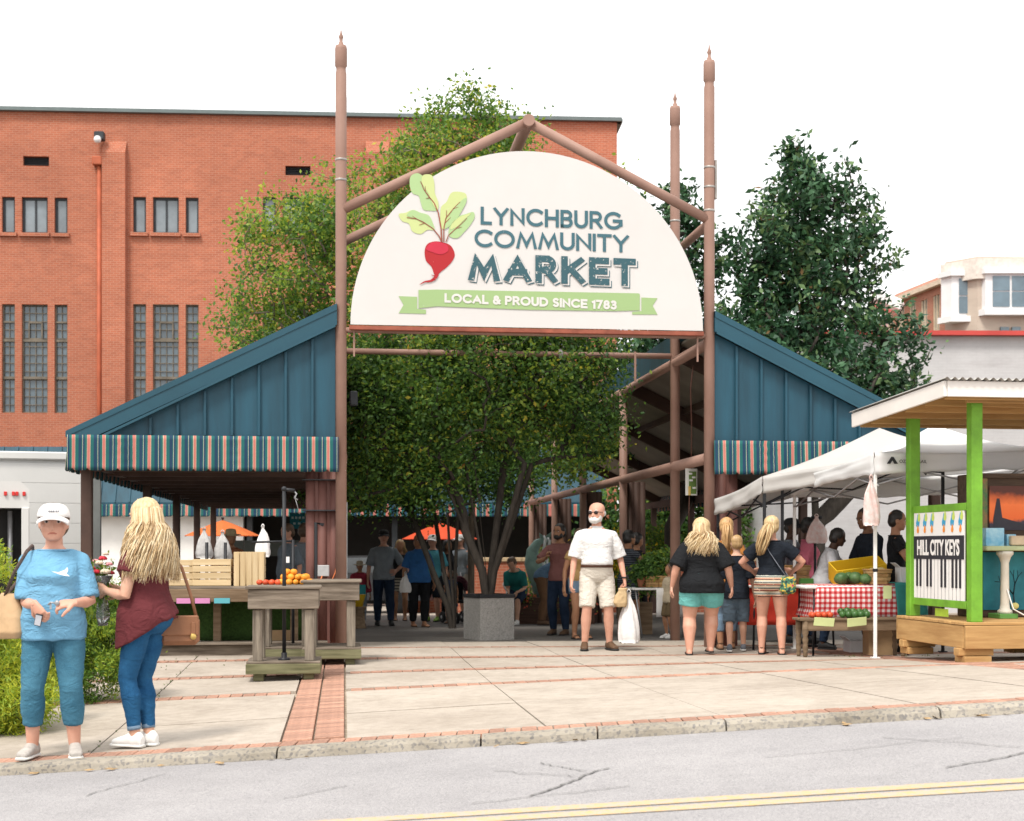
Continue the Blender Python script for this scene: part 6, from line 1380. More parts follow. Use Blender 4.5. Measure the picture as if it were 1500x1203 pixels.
# parked car at the far left of the lane
pc_ = thing('parked_car', 'dark parked car at the far end of the lane behind the shoppers', 'car', (XW(538, 37.), 37., zg(-3, 37)), R(-25)); M_CAR = mat('car_dark', (.03, .033, .04), .25, .1, 2, .0, spec=.7)
b = MB(); b.prism([(-2.1, .32), (-2.1, .72), (-1.95, .85), (-1.0, .98), (1.7, 1.0), (2.1, .9), (2.15, .35)], (0, -.85, 0), (1, 0, 0), (0, 0, 1), (0, 1.7, 0)); b.build('body', M_CAR, pc_)
b = MB(); b.prism([(-1.05, .98), (-.35, 1.45), (1.0, 1.47), (1.65, 1.0)], (0, -.74, 0), (1, 0, 0), (0, 0, 1), (0, 1.48, 0)); b.build('cabin', M_CAR, pc_)
for y in (-.755, .745): b = MB(); b.prism([(-.88, 1.02), (-.3, 1.4), (.95, 1.42), (1.45, 1.03)], (0, y, 0), (1, 0, 0), (0, 0, 1), (0, .01, 0)); b.build('side_window', M_GLS, pc_)
b = MB(); b.bar((-1.02, 0, 1.02), (-.4, 0, 1.43), 1.3, .03); b.build('windscreen', M_GLS, pc_)
for y in (-.6, .6): b = MB(); b.ball((-2.08, y, .68), (.06, .18, .08)); b.build('headlight', mat('lens', (.7, .7, .7), .15), pc_)
for x_ in (-1.35, 1.35):
    for y in (-.78, .78):
        o = MB().lathe([(.2, -.1), (.31, -.1), (.32, 0), (.31, .1), (.2, .1)], 18, (x_, y, .32), axis=(0, 1, 0)).build('wheel', M_TYRE, pc_); MB().lathe([(.02, -.09), (.19, -.08), (.19, .08), (.02, .09)], 14, (x_, y, .32), axis=(0, 1, 0)).build('rim', M_STEEL, o)
# ================================================================== people
def loft(mb, rings, n=18, e=1.):
    """rings: (centre, half-width vector, half-depth vector); closed at both ends"""
    vs = []
    for c, a, b in rings:
        for k in range(n):
            t = 2*math.pi*k/n; ct, st = math.cos(t), math.sin(t)
            if e != 1.: ct = math.copysign(abs(ct)**e, ct); st = math.copysign(abs(st)**e, st)
            vs.append(c+a*ct+b*st)
    m = len(rings); fs = [(i*n+k, i*n+(k+1) % n, (i+1)*n+(k+1) % n, (i+1)*n+k) for i in range(m-1) for k in range(n)]
    fs += [tuple(range(n))[::-1], tuple((m-1)*n+k for k in range(n))]; mb.add(vs, fs, True)
def limb(mb, pts, rad, n=12):
    """tapered tube with round ends"""
    P = [Vector(p) for p in pts]; r = list(rad); a = (P[0]-P[1]).normalized(); b = (P[-1]-P[-2]).normalized()
    PP = [P[0]+a*r[0]*.95, P[0]+a*r[0]*.6]+P+[P[-1]+b*r[-1]*.6, P[-1]+b*r[-1]*.95]; RR = [r[0]*.3, r[0]*.8]+r+[r[-1]*.8, r[-1]*.3]; mb.tube(PP, RR, n)
def flatlimb(mb, pts, rad, n=12): mb.tube([Vector(p) for p in pts], rad, n)
def ik(a, c, l1, l2, pole):
    a, c = Vector(a), Vector(c); d = c-a; L = min(d.length, (l1+l2)*.999); dn = d.normalized(); c2 = a+dn*L
    x = (l1*l1-l2*l2+L*L)/(2*L); h = math.sqrt(max(0., l1*l1-x*x)); p = Vector(pole); p = p-dn*p.dot(dn)
    if p.length < 1e-5: p = Vector((0, 1, 0))-dn*dn.y
    return a+dn*x+p.normalized()*h, c2
TORSO = [(.462, .052, .05, 0), (.49, .088, .066, .004), (.525, .098, .074, .008), (.56, .096, .07, .004), (.60, .086, .06, 0), (.64, .082, .058, -.002), (.69, .09, .064, -.004), (.735, .099, .068, -.006), (.775, .104, .062, -.002), (.805, .094, .05, .003), (.826, .06, .042, .008), (.845, .036, .036, .006)]
TORSO_F = [(.462, .055, .052, 0), (.49, .096, .07, .006), (.525, .105, .078, .010), (.56, .098, .072, .004), (.60, .082, .058, 0), (.635, .076, .054, -.001), (.68, .083, .062, -.006), (.72, .090, .076, -.014), (.76, .092, .062, -.004), (.795, .086, .048, .003), (.822, .054, .040, .008), (.842, .032, .033, .006)]
class Person: pass
SK = {}
def skin(key, col): return mat('skin_'+key, tuple(c*f for c, f in zip(col, (.93, .84, .80))), .5, .10, 7, .08, 60, spec=.3, col2=tuple(c*f for c, f in zip(col, (1.06, 1.08, 1.08))))
def fabric(name, col, rough=.85, var=.12, sc=5., wr=.7, col2=None):
    def fn(t, N, L, tc):
        v = tc.outputs['Object']; c = lin(col); lo = tuple(x*(1-var) for x in c); hi = lin(col2) if col2 else tuple(x*(1+var) for x in c)
        b_ = ramp(N, L, nz(N, L, v, sc, 5), [(.3, lo), (.7, hi)]); return b_, wrinkle(N, L, v), wr*1.1, .034
    return node_mat('fabric_'+name, fn, rough, .15)
def wrinkle(N, L, v, s_=1.):
    """height of soft diagonal creases, with a fine weave on top"""
    n = N('ShaderNodeTexNoise'); n.inputs['Scale'].default_value = 7.5*s_; n.inputs['Detail'].default_value = 3; n.inputs['Distortion'].default_value = 1.4
    mp = N('ShaderNodeMapping'); mp.inputs['Scale'].default_value = (1., 1., 1.5); mp.inputs['Rotation'].default_value = (.5, .35, 0); L(v, mp.inputs[0]); L(mp.outputs[0], n.inputs['Vector'])
    a = N('ShaderNodeMath'); a.operation = 'SUBTRACT'; a.inputs[1].default_value = .5; L(n.outputs['Fac'], a.inputs[0]); b = N('ShaderNodeMath'); b.operation = 'ABSOLUTE'; L(a.outputs[0], b.inputs[0])
    w = N('ShaderNodeMath'); w.operation = 'MULTIPLY_ADD'; w.inputs[1].default_value = .03; L(nz(N, L, v, 150, 2), w.inputs[0]); L(b.outputs[0], w.inputs[2]); return w.outputs[0]
def to_obj(name, me, m, parent):
    me.materials.clear(); me.materials.append(m); o = add_mesh(name, me, parent); return o
def folds(me, H, amp, seed, zlo=None, zhi=None, sc=(5., 5., 9.)):
    n = len(me.vertices)
    if not n: return
    sd = Vector((seed*3.1, seed*1.7, seed*.9)); co = np.empty(n*3, dtype=np.float32); nr = np.empty(n*3, dtype=np.float32); me.vertices.foreach_get('co', co); me.vertex_normals.foreach_get('vector', nr)
    co = co.reshape(-1, 3); nr = nr.reshape(-1, 3); A = np.empty(n, dtype=np.float32); nn = noise.noise
    for i, (x, y, z) in enumerate(co.tolist()):
        q = Vector((x*sc[0], y*sc[1], z*sc[2]))+sd; a = nn(q)+.5*nn(q*2.1); A[i] = (1-abs(a))*.8+.4*nn(q*.7)
    co += nr*(amp*(A-.45))[:, None]; me.vertices.foreach_set('co', co.ravel()); me.update()
def join_meshes(ms):
    bm = bmesh.new()
    for m in ms: bm.from_mesh(m)
    me = bpy.data.meshes.new('body'); bm.to_mesh(me); bm.free(); me.polygons.foreach_set('use_smooth', [True]*len(me.polygons)); me.update(); return me
def hand_geo(mb, wrist, d, nrm, side, s, curl=.5, spread=.1):
    """palm, four unequal fingers bent at the knuckles and a thumb leaving the side of the palm; s = stature"""
    d = Vector(d).normalized(); nrm = Vector(nrm); nrm = (nrm-d*nrm.dot(d)); nrm = nrm.normalized() if nrm.length > 1e-4 else basis(d)[0]; sd = d.cross(nrm)*side
    L = .052*s; w = Vector(wrist)
    loft(mb, [(w-d*.012*s, sd*.016*s, nrm*.012*s), (w+d*L*.25, sd*.02*s, nrm*.0115*s), (w+d*L*.7, sd*.0245*s, nrm*.0105*s), (w+d*L, sd*.024*s, nrm*.009*s), (w+d*L*1.06, sd*.019*s, nrm*.006*s)], 12, .85)
    for i, (o, fl, cu) in enumerate(((.0185, .040, .9), (.0065, .045, 1.), (-.0055, .042, 1.1), (-.0170, .033, 1.25))):
        p = w+d*L*.95+sd*o*s; dr = (d+sd*(o*4*spread)).normalized(); pts = [p-d*.008*s]; rad = [.0064*s]
        ang = curl*cu*.55
        for seg, r in ((.45, .0058), (.32, .0054), (.23, .0044)):
            q = Quaternion(sd*side if False else dr.cross(nrm).normalized(), ang); dr = q @ dr; nrm2 = nrm; p = p+dr*fl*seg*s; pts.append(p); rad.append(r*s); ang = curl*cu*.75
        limb(mb, pts, rad, 8)
    p = w+d*L*.22+sd*.018*s; dr = (d*.65+sd*.75+nrm*.25).normalized(); q1 = p+dr*.024*s; dr2 = (d*.9+sd*.25+nrm*(.3+.4*curl)).normalized(); q2 = q1+dr2*.017*s; q3 = q2+(dr2+nrm*.2*curl).normalized()*.014*s
    limb(mb, [p-dr*.012*s, q1, q2, q3], [.0095*s, .0078*s, .0066*s, .0054*s], 8)
HEADR = [(-.505, .09, .08, -.27), (-.47, .17, .15, -.25), (-.40, .235, .24, -.19), (-.29, .285, .33, -.11), (-.16, .32, .39, -.05), (-.03, .338, .42, -.015), (.08, .35, .44, .01), (.2, .352, .44, .03), (.31, .325, .405, .04), (.40, .265, .33, .045), (.465, .17, .22, .045), (.495, .06, .08, .045)]
def person(label, x, d, H, face, sx=None, female=False, bw=1., bd=1., bl=1., belly=0., lean=0., tw=0., feet=None, arms=None, head=(0, 0), skinc=('fair', (.56, .33, .235)), top=None, bottom=None, shoes=None, hair=None, hat=None, voxel=.012, eyes=False, z=None, group='market visitors', folds_amp=.006, beard=None, glasses=False, seated=None, hipz=None, name='person', hs=1.):
    G = Person(); gz_ = zg(x, d) if z is None else z
    t = thing(name, label, 'person', (x, d, gz_), R(face), group); G.o = t; G.H = H; S = H
    HZ_ = hipz or .515; dz = HZ_-.515
    piv = Vector((0, 0, .54+dz)); QL = Quaternion((1, 0, 0), lean); QT = Quaternion((0, 0, 1), tw)
    def T(p):                                           # spine: lean and twist grow from the pelvis upward
        p = Vector(p)+Vector((0, 0, dz)); f = max(0., min(1., (p.z-piv.z+.02)/.16)); q = Quaternion((0, 0, 1), tw*f) @ Quaternion((1, 0, 0), lean*f); return (piv+q @ (p-piv))*S, q
    rings0 = TORSO_F if female else TORSO
    def ring(z_, a, b, yo, off=0., fl=1.):
        bl_ = math.exp(-((z_-.605)/.07)**2)*belly
        f_ = max(0., min(1., (z_-.77)/.05)); bw_ = bw+(bw**.35-bw)*f_; bd_ = bd+(bd**.35-bd)*f_
        c, q = T((0, yo-bl_*.5, z_)); return c, (q @ Vector((a*bw_*fl*S+off, 0, 0))), (q @ Vector((0, b*bd_*fl*S+bl_*.5*S+off, 0)))
    def interp(z_):
        for (a, b) in zip(rings0[:-1], rings0[1:]):
            if a[0] <= z_ <= b[0]: f = (z_-a[0])/(b[0]-a[0]); return [a[k]+(b[k]-a[k])*f for k in range(4)]
        return list(rings0[0] if z_ < rings0[0][0] else rings0[-1])
    # joints
    feet = feet or {}; J = {}
    for s_, nm in ((-1, 'R'), (1, 'L')):
        f = feet.get(nm, (s_*.06*max(1, bw*.95), 0, 0)); fx, fy, toe = f[:3]; az = .042+(f[3] if len(f) > 3 else 0); hip = Vector((s_*.052*bw, .004, HZ_)); pole = f[4] if len(f) > 4 else (s_*.1, -1, 0)
        kn, an = ik(hip, (fx, fy, az), .245, .238, pole); J['hip'+nm], J['knee'+nm], J['ank'+nm], J['toe'+nm] = hip*S, kn*S, an*S, toe
        sh, q = T((s_*(.107 if not female else .096)*(.55+.45*bw), .006, .782)); a = (arms or {}).get(nm, {})
        wr = a.get('w'); 
        if wr is None: wr = (s_*(.118+.045*bw), -.012, .475+dz)
        if a.get('rel'): wr = T(wr)[0]/S
        el, w2 = ik(sh/S, wr, .172, .148, a.get('pole', (s_*.35, .8, -.1))); J['sh'+nm], J['el'+nm], J['wr'+nm] = sh, el*S, w2*S
        J['hd'+nm] = Vector(a.get('d', tuple(((w2-el).normalized()+Vector((0, -.1, -.25)))))); J['hn'+nm] = Vector(a.get('n', (-s_, .1, 0))); J['hc'+nm] = a.get('curl', .55)
    G.J = J
    RT = [.057*bl, .050*bl, .034*bl, .037*bl, .022*bl**.5]; ab = bl**.8; RA = [.030*ab, .028*ab, .0225*ab, .0225*ab, .0150*bl**.4]
    b = MB(); loft(b, [ring(*r, fl=.92 if r[0] < .69 else .96 if r[0] < .8 else 1.) for r in rings0], 20, .86)
    for nm in 'RL':
        h, k, a = J['hip'+nm], J['knee'+nm], J['ank'+nm]; calf = k.lerp(a, .3)
        kd = (k-h).normalized(); cb = Vector((0, .006*S, 0))
        limb(b, [h, h.lerp(k, .45), k, calf+cb, k.lerp(a, .65)+cb*.3, a], [r*S for r in (RT[0], RT[1], RT[2], RT[3], RT[3]*.74, RT[4])])
        sh, el, wr = J['sh'+nm], J['el'+nm], J['wr'+nm]; limb(b, [sh, sh.lerp(el, .5), el, el.lerp(wr, .3), wr], [r*S for r in (RA[0]*1.1, RA[1], RA[2], RA[3], RA[4])])
        c0 = T((0, .008, .80))[0]; limb(b, [c0, sh], [.035*S, .030*ab*S])
        to = J['toe'+nm]; fd = Vector((math.sin(to), -math.cos(to), 0)); sd = Vector((fd.y, -fd.x, 0)); base = a+Vector((0, 0, -.041*S))
        if shoes and shoes.get('kind', 'shoe') == 'shoe': limb(b, [a, a+Vector((0, 0, -.010*S))], [.020*S, .018*S]); continue
        limb(b, [a, a+Vector((0, 0, -.018*S))+fd*.004*S], [.021*S, .022*S]); fl = [(-.032, .016, .016), (-.015, .021, .022), (.02, .022, .026), (.055, .026, .019), (.085, .027, .013), (.105, .02, .009)]
        loft(b, [(base+fd*u*S+Vector((0, 0, h_*S)), sd*w_*S, Vector((0, 0, h_*S*.98))) for u, w_, h_ in fl], 12, .9)
    # neck and head
    hy, hp = head; nb, qn = T((0, .006, .83)); hcn, _ = T((0, -.006, .935-.02*max(0, min(.5, bw-1.05)))); qh = Quaternion((0, 0, 1), hy) @ Quaternion((1, 0, 0), hp)
    if abs(lean) < .5: qh = qh
    else: qh = Quaternion((1, 0, 0), lean*.55) @ qh
    hh = .136*S*hs; hw = 1.04+.36*(bw-1); limb(b, [nb, hcn+Vector((0, .01*S, -.02*S))], [.034*S*bw**.5, .030*S*bw**.4])
    hd_ = lambda p: hcn+qh @ (Vector(p)*hh)
    loft(b, [(hd_((0, yo, z_)), qh @ Vector((a*hw*hh, 0, 0)), qh @ Vector((0, b_*hh, 0))) for z_, a, b_, yo in HEADR], 20, .95)
    limb(b, [hd_((0, -.40, .03)), hd_((0, -.47, -.1)), hd_((0, -.485, -.155))], [.028*hh, .04*hh, .052*hh], 8)
    for s_ in (-1, 1):
        b.ball(hd_((s_*.345*hw, .03, -.06)), (.035*hh, .085*hh, .125*hh), 8, 6, (qh @ Quaternion((0, 0, 1), s_*.35)).to_matrix()); b.ball(hd_((s_*.045, -.45, -.16)), .035*hh, 8, 6)
        b.ball(hd_((s_*.14, -.375, .085)), (.12*hh, .05*hh, .035*hh), 8, 6, qh.to_matrix()); b.ball(hd_((s_*.19, -.30, -.16)), (.11*hh, .1*hh, .12*hh), 8, 6, qh.to_matrix())
    b.ball(hd_((0, -.40, -.275)), (.115*hh, .04*hh, .03*hh), 8, 6, qh.to_matrix()); b.ball(hd_((0, -.385, -.325)), (.095*hh, .04*hh, .03*hh), 8, 6, qh.to_matrix()); b.ball(hd_((0, -.36, -.44)), (.11*hh, .07*hh, .06*hh), 8, 6, qh.to_matrix())
    body = remesh(b, voxel, 2); hm = MB()
    for s_, nm in ((-1, 'R'), (1, 'L')): hand_geo(hm, J['wr'+nm], J['hd'+nm], J['hn'+nm], s_, S, J['hc'+nm])
    if voxel < .011: hme = remesh(hm, .005, 1)
    else: hme = bpy.data.meshes.new('h'); hme.from_pydata(hm.v, [], hm.f)
    me = join_meshes([body, hme]); to_obj('body', me, skin(*skinc), t)
    G.hw = hw; G.hd = hd_; G.qh = qh; G.hh = hh; G.T = T
    # clothes
    sdn = hsh(label) % 37; vx = max(voxel, .0105)
    if top:
        off = top.get('off', .010); c = MB(); zh = top.get('hem', .50); zn = top.get('neck', .822); fl = top.get('flare', 0.); rr_ = []
        zs = sorted([zh]+[r[0] for r in rings0 if zh+.01 < r[0] < zn-.008]+[zn])
        for z_ in zs:
            r = interp(max(z_, .49)); w_ = 1+fl*max(0, .62-z_)/.12
            cinch = top.get('loose', 0.)*math.exp(-((z_-.61)/.06)**2)
            if z_ < .52: r[1] = max(r[1], interp(.52)[1]); r[2] = max(r[2], interp(.52)[2])
            if z_ > .80: off_k = .6
            cc, aa, bb = ring(z_, r[1]+cinch, r[2]+cinch*.8, r[3], off+top.get('low', .010)*max(0., min(1., (.66-z_)/.08)), w_); rr_.append((cc, aa, bb))
        if top.get('tilt'):
            for k_ in (0, 1): rr_[k_] = (rr_[k_][0], rr_[k_][1]+Vector((0, 0, top['tilt'][0]*(1-.6*k_)*S)), rr_[k_][2]+Vector((0, 0, top['tilt'][1]*(1-.6*k_)*S)))
        loft(c, rr_, 24, .86)
        for nm in 'RL':
            sh, el, wr = J['sh'+nm], J['el'+nm], J['wr'+nm]; sl = top.get('sleeve', .75)
            if sl <= 0: continue
            so = off+top.get('sloose', .006); c0 = T((0, .008, .785))[0]
            s_ = -1 if nm == 'R' else 1; limb(c, [T((s_*.028, .007, .803))[0], T((s_*.062, .007, .797))[0], sh+Vector((0, 0, -.004*S))], [.022*S+off*.5, .026*S+off*.6, RA[0]*.98*S+so*.6])
            ad = (el-sh).normalized(); r0 = RA[0]*.98*S+so*.6; pts = [sh-ad*r0*.8, sh-ad*r0*.45, sh]; rad = [r0*.35, r0*.82, r0]
            if sl <= 1: pts += [sh.lerp(el, sl*.5), sh.lerp(el, sl)]; rad += [RA[1]*1.06*S+so, RA[1]*1.05*S+so*1.3]
            else: pts += [sh.lerp(el, .5), el, el.lerp(wr, (sl-1)*.5), el.lerp(wr, sl-1)]; rad += [RA[1]*S+so, RA[2]*S+so, RA[3]*S+so, RA[3]*S*.9+so]
            flatlimb(c, pts, rad, 14)
        if top.get('collar'):
            q0, qq = T((0, .004, .83)); loft(c, [(q0+Vector((0, 0, -.012*S)), Vector((.047*bw*S, 0, 0)), Vector((0, .045*S, 0))), (q0+Vector((0, .006*S, .014*S)), Vector((.043*bw**.5*S, 0, 0)), Vector((0, .042*S, 0)))], 18)
        nbd = MB(); cc, aa, bb = ring(zn, *interp(zn)[1:], off*.8); nn_ = 26; nbd.tube([cc+aa*(math.copysign(abs(math.cos(q_))**.9, math.cos(q_))*1.01)+bb*(math.copysign(abs(math.sin(q_))**.9, math.sin(q_))*1.01)+Vector((0, 0, .002*S)) for q_ in [2*math.pi*k_/nn_ for k_ in range(nn_+1)]], .0052*S, 6, cap=False)
        if top.get('sleeve', .75) > 0 and not top.get('collar'): nbd.build('neckband', top['m'], t)
        cm = remesh(c, vx, 2); folds(cm, S, top.get('fold', folds_amp), sdn, sc=top.get('fsc', (5., 5., 8.))); G.top = to_obj(top.get('name', 'shirt'), cm, top['m'], t)
    if bottom:
        off = bottom.get('off', .006); c = MB(); kind = bottom.get('kind', 'pants')
        zw = bottom.get('waist', .60)
        if kind == 'skirt':
            zh = bottom['hem']; zs = [zh, zh+(.5-zh)*.5, .49, .525, .56, zw]; fl = bottom.get('flare', .2); rr_ = []
            for z_ in zs:
                r = interp(max(z_, .525)) if z_ < .525 else interp(z_); w_ = 1+fl*max(0, .5-z_)/.2; cc, aa, bb = ring(z_, r[1], r[2], r[3], off, w_)
                if z_ < .5: cc = Vector((0, r[3]*S, (z_+dz)*S))
                rr_.append((cc, aa, bb))
            loft(c, rr_, 24, .9)
        else:
            zs = [.45, .468, .49, .525, .56]+([zw] if zw > .575 else []); zs = zs if zw < .6 else zs[:-1]+[.60]+([zw] if zw > .606 else []); loft(c, [ring(*interp(z_), off+.005) for z_ in zs], 22, .86)
            ln = bottom.get('len', 1.95); lo = bottom.get('loose', .004); fl = bottom.get('flare', 0.); tp = bottom.get('taper', 1.)
            for nm in 'RL':
                h, k, a = J['hip'+nm], J['knee'+nm], J['ank'+nm]; hh0 = h+Vector((0, 0, .012*S)); cb = Vector((0, .006*S, 0))
                path = [(0., hh0, RT[0]*1.02), (.45, h.lerp(k, .45), RT[1]), (1., k, RT[2]), (1.3, k.lerp(a, .3)+cb, RT[3]), (1.65, k.lerp(a, .65)+cb*.3, RT[3]*.74), (1.97, k.lerp(a, .97), RT[4])]
                pts, rad = [], []
                for i, (tt, p, r) in enumerate(path):
                    if tt <= ln: pts.append(p); rad.append(r*S+off+lo*min(1, tt)*tp+fl*tt)
                    else:
                        pt_, pp, pr = path[i-1]; f = (ln-pt_)/(tt-pt_)
                        if f > .02: pts.append(pp.lerp(p, f)); rad.append((pr+(r-pr)*f)*S+off+lo*min(1, ln)*tp+fl*ln)
                        break
                flatlimb(c, pts, rad, 16)
        cm = remesh(c, vx, 2); folds(cm, S, bottom.get('fold', folds_amp*.8), sdn+5, sc=bottom.get('fsc', (6., 6., 14.))); G.bot = to_obj(bottom.get('name', kind if kind == 'skirt' else 'trousers'), cm, bottom['m'], t)
        if bottom.get('belt'):
            r = interp(zw-.004); c = MB(); cc, aa, bb = ring(zw-.004, r[1], r[2], r[3], off+.011); c2, a2, b2 = ring(zw-.024, *interp(zw-.024)[1:], off+.013); loft(c, [(c2, a2, b2), (cc, aa, bb)], 28, .86); to_obj('belt', c.mesh('belt', bottom['belt']), bottom['belt'], t)
    if shoes:
        for nm in 'RL':
            a = J['ank'+nm]; to = J['toe'+nm]; fd = Vector((math.sin(to), -math.cos(to), 0)); sd = Vector((fd.y, -fd.x, 0)); base = a+Vector((0, 0, -.0415*S)); k = shoes.get('kind', 'shoe'); c = MB(); up = Vector((0, 0, 1))
            tilt = feet.get(nm, (0, 0, 0))[3] if len(feet.get(nm, ())) > 3 else 0
            sole = [(-.038, .019), (-.02, .024), (.02, .0235), (.055, .029), (.088, .0295), (.112, .021)]
            c2 = MB(); loft(c2, [(base+fd*u*S+up*.007*S, sd*w_*S, up*.006*S) for u, w_ in sole], 12, .6); so = c2.mesh('sole', shoes.get('sole', shoes['m']))
            if k == 'shoe':
                fl = [(-.036, .0185, .020), (-.018, .0235, .031), (.015, .023, .030), (.045, .026, .022), (.08, .0275, .0165), (.106, .021, .012)]
                loft(c, [(base+fd*u*S+up*(h_+.006)*S, sd*w_*S, up*h_*S) for u, w_, h_ in fl], 14, .9); limb(c, [a-up*.002*S, a-up*.014*S+fd*.004*S], [.0245*S*bl**.3, .0265*S]); 
                o = to_obj('shoe', remesh(c, min(vx, .0095), 1), shoes['m'], t); add_mesh('sole', so, o)
                if shoes.get('laces'):
                    l = MB()
                    for i in range(4): u = .018+.012*i; hz = .036-.0055*i; l.tube([base+fd*u*S+up*hz*1.35*S+sd*.014*S, base+fd*(u+.004)*S+up*(hz*1.5)*S, base+fd*u*S+up*hz*1.35*S-sd*.014*S], .0022*S, 5)
                    l.build('lace', shoes['laces'], o)
            else:
                o = add_mesh('sandal', so, t); l = MB()
                for u0, u1 in ((.05, .05), (.075, .07)) if k == 'sandal' else ((.06, .05),): l.tube([base+fd*u0*S+sd*.029*S+up*.012*S, base+fd*u1*S+sd*.016*S+up*.036*S, base+fd*u1*S-sd*.016*S+up*.036*S, base+fd*u0*S-sd*.029*S+up*.012*S], .0032*S, 6)
                if k == 'sandal': l.tube([base-fd*.03*S+up*.05*S, base+sd*.025*S+up*.045*S, base+fd*.03*S+up*.05*S, base-sd*.025*S+up*.045*S, base-fd*.03*S+up*.05*S], .003*S, 6)
                l.build('strap', shoes['m'], o)
    # face
    if eyes:
        for s_ in (-1, 1):
            c = MB(); c.ball(hd_((s_*.155, -.395, .015)), (.066*hh, .03*hh, .036*hh), 10, 6, qh.to_matrix()); e = c.build('eye', mat('eye_white', (.62, .57, .53), .3), t)
            c = MB(); c.ball(hd_((s_*.155, -.418, .015)), (.034*hh, .014*hh, .034*hh), 8, 6, qh.to_matrix()); c.build('iris', mat('eye_dark', (.03, .02, .015), .2), e)
            c = MB(); c.tube([hd_((s_*.07, -.425, .085)), hd_((s_*.16, -.425, .115)), hd_((s_*.25, -.375, .085))], [.018*hh, .026*hh, .012*hh], 6); c.build('eyebrow', (hair or {}).get('m') or mat('brow_brown', (.12, .07, .04)), t)
        c = MB(); c.tube([hd_((-.12, -.40, -.315)), hd_((-.05, -.435, -.295)), hd_((0, -.44, -.295)), hd_((.05, -.435, -.295)), hd_((.12, -.40, -.315))], [.012*hh, .024*hh, .024*hh, .024*hh, .012*hh], 6); c.build('lips', mat('lip_'+skinc[0], tuple(v*f for v, f in zip(skinc[1], (.72, .45, .42))), .45), t)
    if glasses:
        c = MB()
        for s_ in (-1, 1): c.ball(hd_((s_*.155, -.435, .0)), (.115*hh, .03*hh, .08*hh), 12, 6, qh.to_matrix()); c.tube([hd_((s_*.26, -.40, .03)), hd_((s_*.37, -.1, .02))], .012*hh, 5)
        c.tube([hd_((-.06, -.46, .03)), hd_((.06, -.46, .03))], .014*hh, 5); c.build('sunglasses', mat('dark_lens', (.02, .012, .012), .12), t)
    if beard:
        c = MB(); c.ball(hd_((0, -.27, -.36)), (.27*hh, .235*hh, .17*hh), 14, 10, qh.to_matrix()); 
        for s_ in (-1, 1): c.ball(hd_((s_*.24, -.16, -.24)), (.09*hh, .2*hh, .2*hh), 10, 8, qh.to_matrix())
        c.tube([hd_((-.14, -.40, -.24)), hd_((0, -.455, -.225)), hd_((.14, -.40, -.24))], .035*hh, 6); cm = remesh(c, .006, 1); folds(cm, S, .004, sdn, sc=(40, 40, 40)); to_obj('beard', cm, beard, t)
    if hair: make_hair(G, t, hair, sdn)
    if hat: make_hat(G, t, hat)
    return G
